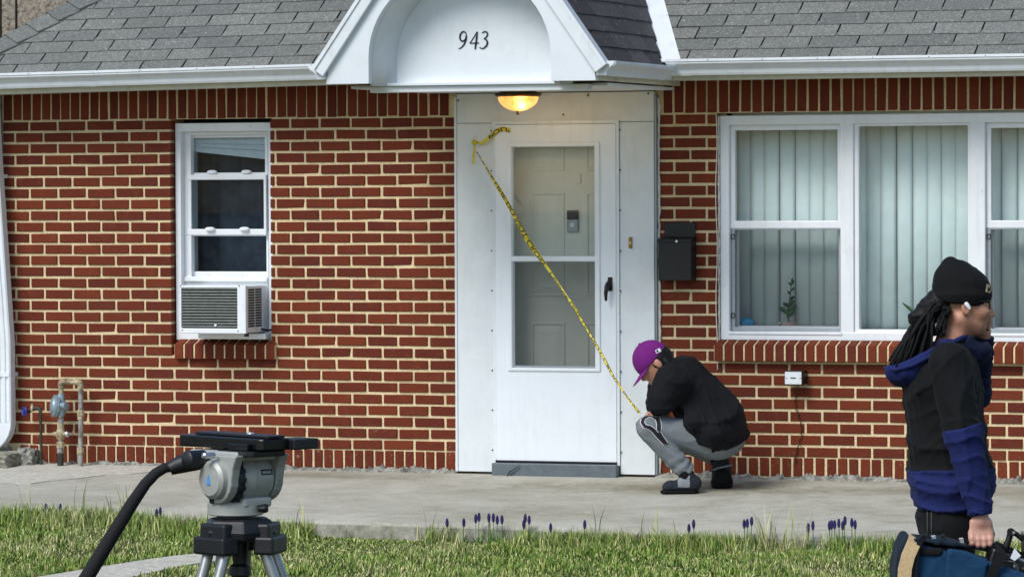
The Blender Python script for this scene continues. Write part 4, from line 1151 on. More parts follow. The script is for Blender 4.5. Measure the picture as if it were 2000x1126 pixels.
mb = MB(); prof = [(-.054, -.036), (.054, -.036), (.054, .036), (-.054, .036)]; vs = []
for k, p in enumerate(el):
    a = R_(k*13); s_ = Vector((math.cos(a), 0, -math.sin(a)*-1)); s_ = Vector((math.cos(a), 0, -math.sin(a)))
    s_ = Vector((math.cos(a), 0, -math.sin(a)))
    for u_, v_ in prof: vs.append(p+s_*u_+Y*v_)
mb.add(vs, [(k*4+i, k*4+(i+1) % 4, (k+1)*4+(i+1) % 4, (k+1)*4+i) for k in range(len(el)-1) for i in range(4)]); obj('elbow', mb, 'white_metal', dsp, bevel=.006)
for z, xo in ((1.75, dsx(-12)), (.55, dsx(6))): obj('strap', MB().box((xo-.056, yds-.038, z-.012), (xo+.056, .0, z+.012)), 'white_metal', dsp)
# ================================================================== OBJECTS ON THE HOUSE
# ------------------------------------------------------------------ window air conditioner
ya = -.245
a0, a1 = W(351, 600, ya).x, W(480, 600, ya).x; b0, b1 = W(415, 651, ya).z, W(415, 557, ya).z
ac = thing('air_conditioner', 'white window air conditioner with dusty louvred grille in the small window', 'air conditioner', ((a0+a1)/2, ya/2, b0))
ysb = .10
mb = MB(); mb.box((a0+.004, ya+.016, b0+.004), (a1-.004, ysb, b1-.004)); cs = obj('casing', mb, 'ac_white', ac, bevel=.006)
fx0, fx1, fz0, fz1 = W(354, 600, ya).x, W(463, 600, ya).x, W(415, 641, ya).z, W(415, 562, ya).z
mb = frame(MB(), a0, a1, b0, b1, (fx0-a0, a1-fx1, b1-fz1, fz0-b0), ya, ya+.03); obj('front_frame', mb, 'ac_white', ac, bevel=.006)
obj('grille_back', MB().box((fx0-.002, ya+.014, fz0-.002), (fx1+.002, ya+.015, fz1+.002)), 'ac_dark', ac)
for k in range(14):
    z = fz0+(fz1-fz0)*(k+.6)/14
    mb = MB(); mb.hexa([(fx0-.001, ya+.003, z-.0015), (fx1+.001, ya+.003, z-.0015), (fx1+.001, ya+.0138, z+.006), (fx0-.001, ya+.0138, z+.006), (fx0-.001, ya+.003, z+.0015), (fx1+.001, ya+.003, z+.0015), (fx1+.001, ya+.0138, z+.009), (fx0-.001, ya+.0138, z+.009)])
    obj('grille_slat', mb, 'ac_fin', ac)
for px, py in ((348.5+4, 558), (467, 558), (356, 644), (465, 646)):
    p = W(px, py, ya); obj('screw', MB().lathe(p, -Y, [(0, .005), (.003, .004)], 10), 'grey_alu', ac)
p = W(421, 635, ya+.002); obj('drain_plug', MB().lathe(p, -Y, [(-.006, .008), (.003, .008), (.006, .004)], 12), 'ac_white', ac)
# side louvres
for c in range(2):
    for k in range(15):
        y0_ = ya+.045+c*.105; z = b0+.035+(b1-b0-.055)*(k+.5)/15
        obj('vent_slot', MB().box((a1-.006, y0_, z-.0055), (a1-.0025, y0_+.092, z+.0055)), 'ac_dark', ac)
obj('foot', MB().box((a1-.02, ya+.02, b0-.018), (a1-.002, ya+.05, b0+.004)), 'black_plastic', ac)
o = obj('power_cord', MB().tube([(a1+.004, -.02, b0+.02), (a1+.03, .03, b0+.012), (a1+.06, .05, b0+.022), (a1+.09, .08, b0+.02)], .006, 8), 'black_plastic', ac)
mb = MB(); mb.box((a0+.02, -.03, L['z0']+.01), (L['x1']-.02, wy+.02, b0-.006)); obj('support_bracket', mb, 'white_vinyl', ac, bevel=.004)

# ------------------------------------------------------------------ mailbox
ym = -.105
m0, m1 = W(1285.5, 500, ym).x, W(1350, 500, ym).x; n0, n1 = W(1320, 548, ym).z, W(1320, 469, ym).z
bx0, bx1 = W(1297.5, 450, 0).x, W(1362.5, 450, 0).x; bz1 = W(1330, 434, -.01).z
mbx = thing('mailbox', 'black metal wall mailbox with small lock beside the door', 'mailbox', ((m0+m1)/2, -.05, n0))
obj('box', MB().box((m0, ym, n0), (m1, -.004, n1)), 'black_metal', mbx, bevel=.004)
obj('back_plate', MB().box((m0+.006, -.012, n0+.02), (m1-.004, -.003, bz1)), 'black_metal', mbx, bevel=.006)
mb = MB(); mb.hexa([(m0-.003, ym-.006, n1-.002), (m1+.003, ym-.006, n1-.002), (m1+.003, -.013, n1+.012), (m0-.003, -.013, n1+.012), (m0-.003, ym-.006, n1+.007), (m1+.003, ym-.006, n1+.007), (m1+.003, -.013, n1+.02), (m0-.003, -.013, n1+.02)])
obj('lid', mb, 'black_metal', mbx, bevel=.003)
obj('lid_lip', MB().box((m0-.002, ym-.008, n1-.012), (m1+.002, ym-.001, n1+.004)), 'black_metal', mbx, bevel=.002)
obj('lock', MB().lathe(W(1322, 471, ym-.008)+Vector((0, 0, 0)), -Y, [(0, .008), (.006, .008), (.008, .005)], 14), 'silver', mbx)
# ------------------------------------------------------------------ small meter box below the wide window
yu = -.10
u0, u1 = W(1533, 738, yu).x, W(1566, 738, yu).x; v0, v1 = W(1550, 750, yu).z, W(1550, 726, yu).z
ub = thing('junction_box', 'small black box with white face plate on the brick below the wide window', 'junction box', ((u0+u1)/2, -.05, v0))
obj('housing', MB().box((u0-.004, yu+.004, v0-.003), (u1+.005, -.002, v1+.006)), 'black_plastic', ub, bevel=.004)
obj('face_plate', MB().box((u0, yu-.002, v0), (u1-.002, yu+.003, v1)), 'white_vinyl', ub, bevel=.002)
for px in (1536.5, 1563): obj('screw', MB().lathe(W(px, 738, yu-.002), -Y, [(0, .0035), (.002, .003)], 8), 'rivet', ub)
p = W(1549, 737.5, yu-.003); obj('slot', MB().box((p.x-.016, p.y-.001, p.z-.003), (p.x+.016, p.y+.002, p.z+.003)), 'rivet', ub)
pts = [Vector((W(1560-6*math.sin(k*.25)-1.5*math.cos(k*1.9), 753+5*k, -.006).x, -.008, W(1560, 753+4.6*k, 0).z)) for k in range(34)]
o = obj('cable', MB().tube(pts, .003, 6), 'bronze'); tag(o, 'thin dark wire running down the brick from the small black box', 'cable')

# ------------------------------------------------------------------ porch lamp
lc = W(1012, 178, -.52); lc.z = zk-.0
lp = thing('porch_lamp', 'lit amber glass bowl lamp under the door canopy', 'lamp', lc)
lc = W(1012, 179, -.52)
obj('mounting_stem', MB().lathe(lc+Z*.06, -Z, [(0, .05), (.062, .05)], 20), 'panel_paint', lp)
rad = W(1052, 190, -.52).x-lc.x
obj('canopy_ring', MB().lathe(lc, -Z, [(-.005, rad*.75), (.004, rad*.92), (.01, rad*1.08), (.022, rad*1.08), (.03, rad*.98)], 40), 'bronze', lp, smooth=True, auto=40)
bt = lc.z-W(1012, 217, -.52).z
prof = [(.028, rad*.94)]+[(.028+(bt-.028)*math.sin(R_(a)), rad*.94*math.cos(R_(a))) for a in range(8, 90, 9)]+[(bt, .006)]
mb = MB(); mb.lathe(lc, -Z, prof, 48, cap=False)
bw = obj('glass_bowl', mb, 'lamp_glass', lp, smooth=True); md = bw.modifiers.new('s', 'SOLIDIFY'); md.thickness = .003
obj('finial', MB().lathe(lc, -Z, [(bt-.004, .009), (bt+.004, .010), (bt+.010, .006), (bt+.016, .007), (bt+.022, .002)], 14), 'bronze', lp, smooth=True)
obj('bulb', MB().lathe(lc+Vector((.012, -.005, 0)), -Z, [(.02, .012), (.035, .02), (.055, .028), (.072, .022), (.08, .006)], 16), 'bulb', lp, smooth=True)
pl = bpy.data.lights.new('porch_lamp_light', 'POINT'); pl.energy = 4.0; pl.color = (1, .7, .36); pl.shadow_soft_size = .03
plo = bpy.data.objects.new('porch_lamp_light', pl); plo.location = Vector((.03, -.02, -.075)); link(plo, lp)
# ------------------------------------------------------------------ video doorbell on the inner door, bell push on the panel
p0, p1 = W(1107, 453, yi-.025), W(1128, 410.5, yi-.025)
db = thing('doorbell', 'black and silver battery doorbell fixed on the inner door', 'doorbell', ((p0.x+p1.x)/2, yi, p0.z))
zmm = p0.z+(p1.z-p0.z)*.58
obj('lower_plate', MB().box((p0.x, yi-.026, p0.z), (p1.x, yi, zmm)), 'screen_frame', db, bevel=.004)
obj('camera_panel', MB().box((p0.x, yi-.026, zmm+.001), (p1.x, yi, p1.z)), 'black_plastic', db, bevel=.004)
obj('button', MB().lathe(((p0.x+p1.x)/2, yi-.026, p0.z+(zmm-p0.z)*.58), -Y, [(0, .015), (.003, .015), (.0035, .011), (.001, .010)], 20), 'white_vinyl', db, smooth=True, auto=30)
q0, q1 = W(1227.5, 485, YS-.01), W(1234, 463, YS-.01)
bp = thing('bell_push', 'small brass plate on the white panel right of the storm door', 'bell push', ((q0.x+q1.x)/2, YS, q0.z))
obj('plate', MB().box((q0.x, YS-.009, q0.z), (q1.x, YS, q1.z)), 'brass', bp, bevel=.003)
obj('push_button', MB().lathe(((q0.x+q1.x)/2, YS-.009, (q0.z+q1.z)/2), -Y, [(0, .006), (.004, .005)], 12), 'white_vinyl', bp)

# ------------------------------------------------------------------ barrier tape with its hook
hk = W(928, 276, YS-.02)
mb = MB(); mb.tube([hk+Vector((.001, .02, .0)), hk+Vector((0, 0, .0)), hk+Vector((-.004, -.012, .012)), hk+Vector((-.004, -.016, .024)), hk+Vector((.006, -.014, .034)), hk+Vector((.014, -.012, .024)), hk+Vector((.012, -.012, -.01)), hk+Vector((.003, -.012, -.03))], .0025, 8)
hko = obj('screw_hook', mb, 'silver', smooth=True); tag(hko, 'small bent wire hook in the white panel that the yellow tape hangs from', 'hook')
tp = thing('barrier_tape', 'yellow barrier tape with black lettering stretched slantwise across the door', 'tape', hk)
def text_mesh(txt, size):
    cu_ = bpy.data.curves.new('t', 'FONT'); cu_.body = txt; cu_.size = size; cu_.offset = .012*size; cu_.resolution_u = 3
    ob = bpy.data.objects.new('t', cu_); COL.objects.link(ob)
    dg = bpy.context.evaluated_depsgraph_get(); me = bpy.data.meshes.new_from_object(ob.evaluated_get(dg))
    bm = bmesh.new(); bm.from_mesh(me)
    bmesh.ops.triangulate(bm, faces=bm.faces); bmesh.ops.subdivide_edges(bm, edges=[e for e in bm.edges if e.calc_length() > .2*size], cuts=2)
    vs = [v.co.copy() for v in bm.verts]; fs = [tuple(v.index for v in f.verts) for f in bm.faces]; bm.free()
    bpy.data.objects.remove(ob); bpy.data.curves.remove(cu_); bpy.data.meshes.remove(me); return vs, fs
TXT = text_mesh('POLICE LINE DO NOT CROSS  ', .062)
def ribbon(path, width, twist, fold, name, txt_off=0.0):
    """path: points; width/twist/fold callables of arclength fraction. returns ribbon object and lettering"""
    pts = [Vector(p) for p in path]; ls = [0]
    for a, b_ in zip(pts, pts[1:]): ls.append(ls[-1]+(b_-a).length)
    tot = ls[-1]
    def at(s_):
        s_ = max(0, min(tot*.9999, s_))
        for k in range(len(ls)-1):
            if ls[k+1] >= s_: break
        u_ = (s_-ls[k])/(ls[k+1]-ls[k]); p = pts[k].lerp(pts[k+1], u_)
        d = (pts[min(k+2, len(pts)-1)]-pts[max(k-1, 0)]).normalized()
        n0 = Vector((0, -1, 0)); n0 = (n0-d*n0.dot(d)).normalized(); sd_ = d.cross(n0)
        return p, d, n0, sd_
    def surf(s_, v_, off=0):
        """v in -1..1 across"""
        p, d, n0, sd_ = at(s_); f = s_/tot; w = width(f); th = twist(f)
        c = fold(f); a_ = v_*c                       # cross-section curl
        r_ = w/2
        lx = r_*(math.sin(a_)/max(c, .01)); ly = r_*(1-math.cos(a_))/max(c, .01)
        # gather across
        s2 = sd_*math.cos(th)+n0*math.sin(th); n2 = n0*math.cos(th)-sd_*math.sin(th)
        nn = (n2*math.cos(a_)+s2*math.sin(a_))
        return p+s2*lx-n2*ly+nn*off
    mb = MB(); N = int(tot/.012)+2; Mx = 8; vs = []
    for i in range(N+1):
        for j in range(Mx+1): vs.append(surf(tot*i/N, -1+2*j/Mx))
    mb.add(vs, [(i*(Mx+1)+j, i*(Mx+1)+j+1, (i+1)*(Mx+1)+j+1, (i+1)*(Mx+1)+j) for i in range(N) for j in range(Mx)])
    o = obj(name, mb, 'tape', tp, smooth=True)
    tv, tf = TXT; span = max(v.x for v in tv)+.06; mb = MB(); s0 = txt_off
    while s0 < tot:
        ok = []
        vs = [];
        for v in tv:
            s_ = s0+v.x; vs.append(surf(s_, (v.y/.045)*2*.78-.72, .0012) if 0 <= s_ <= tot else None)
        fs = [f for f in tf if all(vs[i] is not None for i in f)]
        if fs:
            us = sorted({i for f in fs for i in f}); mp = {i: k for k, i in enumerate(us)}
            mb.add([vs[i] for i in us], [tuple(mp[i] for i in f) for f in fs])
        s0 += span
    if mb.v: tag(obj('lettering', mb, 'tape_ink', o), kind='stuff')
    return o
KN = W(1247, 806, -.62)
A_ = hk+Vector((.004, -.016, -.005)); ctl = []
PXY = [(931, 296), (960, 345), (1000, 412), (1040, 480), (1080, 543), (1120, 605), (1160, 667), (1200, 734), (1225, 773), (1249, 806)]
path = []
for k, (px, py) in enumerate(PXY):
    f_ = k/(len(PXY)-1); path.append(W(px+3*math.sin(f_*14)*math.sin(f_*3.14), py, YS-.05-.50*f_**1.3))
def tw(f): return .7*math.sin(f*9.0)+.4*math.sin(f*21+1)
def wd(f): return .008+min(.019, f*.08)+.010*math.exp(-((f-.3)/.15)**2)+.007*math.sin(f*17)**2-.012*max(0, f-.6)/.4
def fo(f): return 1.9-.5*math.exp(-((f-.3)/.2)**2)+.5*math.sin(f*31)
ribbon(path, wd, tw, fo, 'tape_strip')
pa = [hk+Vector((0, -.012, 0)), W(938, 280, YS-.03), W(955, 267, YS-.035), W(972, 256, YS-.03), W(984, 253, YS-.03), W(996, 257, YS-.022)]
ribbon(pa, lambda f: .024+.018*f*(1.6-f), lambda f: .5*math.sin(f*6), lambda f: 1.5-.5*f, 'tape_tail', .1)
pb = [hk+Vector((0, -.014, -.005)), W(927.5, 290, YS-.03), W(926, 306, YS-.03), W(925.5, 320, YS-.025)]
ribbon(pb, lambda f: .016+.012*f, lambda f: .4+f, lambda f: 1.5, 'tape_tail', .3)
mb = MB(); c = hk+Vector((.0, -.018, -.006)); mb.lathe(c, Vector((.5, -.3, .6)), [(-.014, .008), (-.006, .015), (.006, .015), (.014, .008)], 12); obj('knot', mb, 'tape', tp, smooth=True)

# ------------------------------------------------------------------ gas service with regulator
def gp(px, py, y): return W(px, py, y)
gy = -.11
gas = thing('gas_regulator', 'old gas pipes with grey-blue regulator standing against the brick', 'gas pipe', W(119, 908, gy))
def pipe(name, pts, r, mat, parent, n=12): return obj(name, MB().tube(pts, r, n), mat, parent, smooth=True, auto=50)
pr = .0155
x1_, x2_ = 119, 158
pipe('riser_pipe', [W(118, 912, gy), W(118.5, 860, gy), W(119, 815, gy)], pr, 'pipe_grey', gas)
pipe('black_sleeve', [W(118, 911, gy), W(118, 885, gy)], pr*1.25, 'pipe_dark', gas)
pipe('upper_pipe', [W(119, 775, gy), W(119.5, 752, gy)], pr, 'pipe_cream', gas)
top = 746
pipe('elbow', [W(119.5, 757, gy), W(119.5, 751, gy), W(121, 746.5, gy), W(125, 745, gy), W(130, 745, gy)], [pr*1.25, pr*1.35, pr*1.45, pr*1.3, pr*1.2], 'pipe_cream', gas)
pipe('cross_pipe', [W(124, 745.5, gy), W(152, 746, gy)], pr*.95, 'pipe_cream', gas)
pipe('elbow', [W(147, 745.5, gy), W(152, 746, gy), W(156.5, 748, gy), W(157.5, 753, gy), W(157.5, 759, gy)], [pr*1.2, pr*1.3, pr*1.45, pr*1.35, pr*1.25], 'pipe_cream', gas)
pipe('down_pipe', [W(157.5, 755, gy), W(157.8, 830, gy), W(157, 911, gy)], pr, 'pipe_grey', gas)
for px, py, s_, mt in ((157.5, 806, 1.5, 'pipe_cream'), (157.5, 813, 1.25, 'pipe_cream'), (157, 880, 1.45, 'pipe_cream'), (118.5, 832, 1.4, 'pipe_cream'), (118, 868, 1.7, 'pipe_cream'), (118, 878, 1.45, 'pipe_grey'), (118.5, 822, 1.25, 'pipe_grey')):
    c = W(px, py, gy); obj('coupling', MB().lathe(c, Z, [(-.018, pr*s_*.9), (-.014, pr*s_), (.014, pr*s_), (.018, pr*s_*.9)], 8), mt, gas)
c = W(118.5, 847, gy); obj('valve_body', MB().lathe(c, Z, [(-.035, pr*1.2), (-.02, pr*1.7), (.02, pr*1.7), (.035, pr*1.2)], 12).lathe(c-X*.05, X, [(0, .012), (.03, .016), (.07, .016), (.1, .012)], 12), 'pipe_cream', gas, smooth=True, auto=40)
obj('valve_plug', MB().lathe(c+Vector((.045, -.012, 0)), X-Y*.6, [(0, .014), (.012, .018), (.02, .012)], 12), 'silver', gas)
rc = W(112, 793, gy)
axr = (Vector((-.8, -.6, .12))).normalized()
obj('regulator_body', MB().lathe(rc+Vector((.01, 0, -.0)), -axr, [(-.02, .052), (0, .05), (.02, .036), (.045, .030), (.06, .02)], 24).lathe(W(119, 775, gy), -Z, [(-.02, .02), (.02, .026), (.06, .03), (.10, .026), (.118, .018)], 18), 'regulator', gas, smooth=True, auto=40)
obj('diaphragm_cover', MB().lathe(rc+Vector((.01, 0, 0))+axr*.02, axr, [(0, .066), (.008, .068), (.016, .066), (.018, .05), (.026, .045), (.032, .02)], 28), 'regulator', gas, smooth=True, auto=30)
obj('flange', MB().lathe(rc+Vector((.01, 0, 0))+axr*.010, axr, [(0, .066), (.009, .066)], 28), 'regulator', gas)
for k in range(8):
    a = 2*math.pi*k/8; s1 = axr.cross(Z).normalized(); s2 = axr.cross(s1)
    p = rc+Vector((.01, 0, 0))+axr*.005+s1*(.058*math.cos(a))+s2*(.058*math.sin(a)); obj('bolt', MB().lathe(p, axr, [(0, .006), (.03, .006)], 6), 'pipe_dark', gas)
obj('vent_nozzle', MB().lathe(W(114, 791, gy-.03), X*.95-Y*.3, [(0, .018), (.045, .017), (.046, .021), (.062, .021), (.064, .015)], 16), 'regulator', gas, smooth=True, auto=40)
# ------------------------------------------------------------------ outdoor tap
ty_ = -.075
tapo = thing('outdoor_tap', 'thin rusty standpipe tap with violet handwheel near the downspout', 'tap', W(80, 905, ty_))
pipe('standpipe', [W(80.5, 907, ty_), W(80, 860, ty_), W(79, 806, ty_)], .0085, 'pipe_dark', tapo)
pipe('spout', [W(79.5, 812, ty_), W(79, 800, ty_), W(75, 796, ty_), W(68, 797, ty_), W(60, 801, ty_), W(54, 803, ty_-.02)], [.0105, .012, .012, .011, .012, .010], 'pipe_dark', tapo)
obj('valve_neck', MB().lathe(W(63, 799, ty_), Z, [(-.012, .012), (.01, .012), (.02, .008), (.034, .009)], 10), 'pipe_cream', tapo)
c = W(47.5, 803, ty_-.03); axh = Vector((-.55, -.83, .0)).normalized(); s1 = axh.cross(Z).normalized(); s2 = axh.cross(s1)
mb = MB(); mb.tube([c+s1*(.024*math.cos(2*math.pi*k/16))+s2*(.024*math.sin(2*math.pi*k/16)) for k in range(17)], .006, 8)
for k in range(4): mb.tube([c, c+s1*(.024*math.cos(math.pi*k/2))+s2*(.024*math.sin(math.pi*k/2))], .004, 6)
mb.lathe(c-axh*.012, axh, [(0, .008), (.02, .010), (.024, .006)], 12); obj('handwheel', mb, 'valve_blue', tapo, smooth=True)
# ------------------------------------------------------------------ stone slab under the downspout
st = thing('splash_stone', 'rough weathered concrete block under the downspout outlet', 'stone', W(20, 915, -.12))
def rough_block(name, x0, x1, y0, y1, z0, z1, seed, mat, parent, n=9, amp=.012):
    rr = random.Random(seed); bm = bmesh.new(); bmesh.ops.create_cube(bm, size=1); bmesh.ops.subdivide_edges(bm, edges=bm.edges, cuts=5, use_grid_fill=True)
    mb = MB(); cx, cy, cz = (x0+x1)/2, (y0+y1)/2, (z0+z1)/2
    for v in bm.verts:
        r_ = v.co.copy(); l = max(abs(r_.x), abs(r_.y), abs(r_.z)); sp = r_.normalized()*.62
        q_ = r_*.8+sp*.2
        v.co = Vector((cx+q_.x*(x1-x0)+rr.uniform(-amp, amp), cy+q_.y*(y1-y0)+rr.uniform(-amp, amp), cz+q_.z*(z1-z0)+rr.uniform(-amp, amp)*.8))
    bm.verts.index_update(); mb.add([v.co for v in bm.verts], [tuple(v.index for v in f.verts) for f in bm.faces]); bm.free()
    return obj(name, mb, mat, parent)
rough_block('block', W(-60, 900, -.14).x, W(36, 900, -.14).x, -.3, -.02, -.005, W(20, 884, -.2).z, 3, 'stone', st)
rough_block('chunk', W(30, 900, -.14).x, W(58, 900, -.14).x, -.12, -.01, -.005, W(40, 876, -.1).z, 5, 'parging', st, amp=.015)

# ------------------------------------------------------------------ things on the window sill
sx = W(1541, 638, .2).x
pt = thing('potted_plant', 'leafy green shoot in a pink teacup behind the wide window', 'plant', (sx, .2, SILL_Z))
obj('cup', MB().lathe((sx, .2, SILL_Z), Z, [(0, .028), (.004, .034), (.02, .042), (.036, .046), (.036, .041), (.03, .040)], 20), 'pot', pt, smooth=True, auto=50)
obj('saucer', MB().lathe((sx, .2, SILL_Z), Z, [(-.0, .045), (.004, .07), (.008, .072), (.009, .07)], 20), 'pot_white', pt, smooth=True)
hp = Vector((sx-.043, .2, SILL_Z+.02)); obj('cup_handle', MB().tube([hp+Vector((0, 0, .012)), hp+Vector((-.016, 0, .012)), hp+Vector((-.024, 0, .0)), hp+Vector((-.014, 0, -.012)), hp+Vector((.002, 0, -.012))], .004, 8), 'pot_white', pt, smooth=True)
def leaf(base, direction, length, width, mat, parent, name='leaf', droop=.2):
    d = Vector(direction).normalized(); s_ = (d.cross(Y)+d.cross(Z)*.4).normalized(); n_ = s_.cross(d)
    mb = MB(); vs = []; N = 6
    for k in range(N+1):
        u_ = k/N; w = width*math.sin(math.pi*min(1, u_*.92+.06))**.8; p = Vector(base)+d*(length*u_)-Z*(droop*length*u_*u_)
        vs += [p-s_*(w/2)+n_*(.1*w), p, p+s_*(w/2)+n_*(.1*w)]
    mb.add(vs, [(3*k+i, 3*k+i+1, 3*k+4+i, 3*k+3+i) for k in range(N) for i in range(2)]); o = obj(name, mb, mat, parent, smooth=True)
    md = o.modifiers.new('s', 'SOLIDIFY'); md.thickness = .001; return o
stem = [Vector((sx, .2, SILL_Z+.03)), W(1538, 612, .2), W(1543, 580, .2), W(1546, 552, .2)]
obj('stem', MB().tube(stem, [.004, .0035, .003, .002], 8), 'leaf_dark', pt, smooth=True)
for k, (px, py, dx, l, w) in enumerate([(1538, 613, -1, .075, .034), (1538, 611, .8, .085, .04), (1537, 620, 1, .08, .03), (1540, 600, -1.0, .05, .028), (1540, 596, 1, .055, .03), (1544, 585, 1, .04, .02), (1544, 576, -.6, .036, .018), (1545, 568, .9, .034, .016), (1546, 558, -.7, .034, .014), (1546, 556, .5, .036, .014), (1546, 553, .1, .04, .013)]):
    leaf(W(px, py, .2), (dx, .25*math.sin(k*2.1), 1.1), l, w, 'leaf_dark' if k % 2 else 'leaf', pt)
bt_ = thing('blue_toy', 'round bright blue object in the lower left corner of the wide window', 'toy', W(1455, 640, .2))
def blobfn(P):
    d = sd_ell(P, (0, 0, .025), (.055, .04, .034))
    for k in range(7):
        a = k*.9; d = smin(d, sd_ell(P, (.035*math.cos(a), .02*math.sin(a), .03+.012*math.sin(k*2.2)), (.022, .02, .02)), .008)
    return np.maximum(d, -P[..., 2])
bc = W(1455, 638, .2); bc.z = SILL_Z
sdf_obj('body', blobfn, (-.08, -.07, -.01), (.08, .07, .08), .005, 'cyan_toy', bt_, (bc, X, Y, Z))
p2 = thing('potted_plant', 'yellow-green leaf tip of a plant showing behind the picture window', 'plant', (W(1790, 645, .2).x, .2, SILL_Z))
c2 = Vector((W(1800, 645, .2).x, .2, SILL_Z)); obj('pot', MB().lathe(c2, Z, [(0, .03), (.06, .042), (.062, .045), (.07, .045), (.07, .04)], 18), 'pot_white', p2, smooth=True, auto=40)
for k, (px, py, dy) in enumerate(((1761, 590, 0), (1815, 600, .02), (1835, 615, -.02))):
    e = W(px, py, .2+dy); leaf(c2+Z*.06, e-c2-Z*.06, (e-c2-Z*.06).length, .022, 'leaf', p2, droop=.0)

# ------------------------------------------------------------------ grass and flowers
def blade_field(name, pts, hmin, hmax, wid, seed, lean=.5):
    rng = np.random.default_rng(seed); n = len(pts); P = np.array(pts)
    h = rng.uniform(hmin, hmax, n)*(P[:, 3] if P.shape[1] > 3 else 1); az = rng.uniform(0, 2*np.pi, n); ln = rng.uniform(.1, 1, n)*lean
    w = wid*rng.uniform(.6, 1.3, n); sa = az+np.pi/2+rng.normal(0, .4, n)
    d = np.stack([np.cos(az), np.sin(az), 0*az], 1); s_ = np.stack([np.cos(sa), np.sin(sa), 0*sa], 1)
    b_ = P[:, :3]; m_ = b_+d*(h*ln*.35)[:, None]+np.array([0, 0, 1])*(h*.6)[:, None]; t_ = b_+d*(h*ln)[:, None]+np.array([0, 0, 1])*(h*np.sqrt(np.maximum(.15, 1-ln*ln*.7)))[:, None]
    V = np.stack([b_-s_*(w/2)[:, None], b_+s_*(w/2)[:, None], m_+s_*(w*.42)[:, None], m_-s_*(w*.42)[:, None], t_], 1).reshape(-1, 3)
    me = bpy.data.meshes.new(name); me.vertices.add(len(V)); me.vertices.foreach_set('co', V.ravel())
    base = np.arange(n)*5
    q = np.stack([base, base+1, base+2, base+3, base+3, base+2, base+4], 1).ravel()
    me.loops.add(len(q)); me.loops.foreach_set('vertex_index', q.astype(np.int32))
    st_ = np.stack([np.arange(n)*7, np.arange(n)*7+4], 1).ravel(); me.polygons.add(2*n); me.polygons.foreach_set('loop_start', st_.astype(np.int32)); me.update(); me.validate()
    me.materials.append(MATS['grass_blade'])
    o = bpy.data.objects.new(name, me); COL.objects.link(o); tag(o, kind='stuff'); return o
def inside_path(x, y):
    for k in range(len(PATH_A)-1):
        q4 = [PATH_A[k], PATH_A[k+1], PATH_B[k+1], PATH_B[k]]; sgn = 0; ok = True
        for i in range(4):
            a, b_ = q4[i], q4[(i+1) % 4]; cr_ = (b_.x-a.x)*(y-a.y)-(b_.y-a.y)*(x-a.x)
            if sgn == 0: sgn = 1 if cr_ > 0 else -1
            elif cr_*sgn < 0: ok = False; break
        if ok: return True
    return False
rng = random.Random(11); pts = []
bare_a, bare_b = W(628, 1040, E0.y).x, W(850, 1040, E0.y).x
def dens(x, d):
    return 1.0
NG = 165000
while len(pts) < NG:
    x = rng.uniform(-3.6, 5.2); d = rng.random()**1.25*3.6; y = edge_y(x)-d-.01
    if inside_path(x, y): continue
    hs = .85+.45*math.sin(x*6.1+2*math.sin(y*4))*math.sin(y*7.3+math.sin(x*3.1))+.2*math.sin(x*17+y*13)
    hs = max(.45, hs)
    if d < .32: hs *= 1.3-.6*d
    if bare_a < x < bare_b and d < .5: hs = .45
    pts.append((x, y, lawn_z(x, y)-.004, hs))
gr_o = blade_field('grass', pts, .022, .052, .0054, 3, lean=1.1); tag(gr_o, 'short green and straw-coloured lawn grass in front of the house', 'grass')
pts = []
while len(pts) < 12000:                         # taller rank grass along the slab edge
    x = rng.uniform(-3.6, 5.2); d = abs(rng.gauss(0, .07))+.01
    k = .5+.5*math.sin(x*5.3+1)*math.sin(x*2.1); 
    if bare_a-.02 < x < bare_b and rng.random() < .985: continue
    if x < bare_a: k = .55+.45*k; d *= 1.6
    if rng.random() > k*(1.3 if x > 1.2 or x < bare_a else 1.0): continue
    y = edge_y(x)-d; pts.append((x, y, lawn_z(x, y), 1.0))
tall_o = blade_field('tall_grass', pts, .06, .125, .0045, 8, lean=.8); tag(tall_o, 'longer dark green grass growing along the edge of the concrete', 'grass')
pts = []
for px, py, n_ in ((1290, 1010, 3), (1310, 985, 2), (1363, 1000, 2), (1520, 1010, 16), (1545, 1015, 14), (1590, 1020, 12), (855, 1010, 2), (965, 985, 2), (1025, 1020, 3), (1185, 1012, 6), (590, 1000, 3), (497, 1015, 3), (430, 1005, 2), (250, 985, 8), (225, 990, 8), (150, 990, 4), (40, 985, 5)):
    e = slab_pt(px, py)
    for _ in range(n_):
        x = W(px+rng.uniform(-18, 18), 1030, E0.y).x; y = edge_y(x)-rng.uniform(.02, .08); pts.append((x, y, lawn_z(x, y), rng.uniform(.8, 1.3)))
wd_o = blade_field('grass_tuft', pts, .14, .24, .006, 9, lean=.5); tag(wd_o, 'tall loose grass stalks standing above the concrete edge', 'grass')
pts = []
while len(pts) < 20000:                         # the rest of the lawn, towards the street
    x = rng.uniform(-6, 8); y = rng.uniform(-14, -6.0); pts.append((x, y, lawn_z(x, y)-.004, 1.3))
g2 = blade_field('grass', pts, .04, .08, .011, 5, lean=.9); tag(g2, 'lawn grass nearer the street', 'grass')
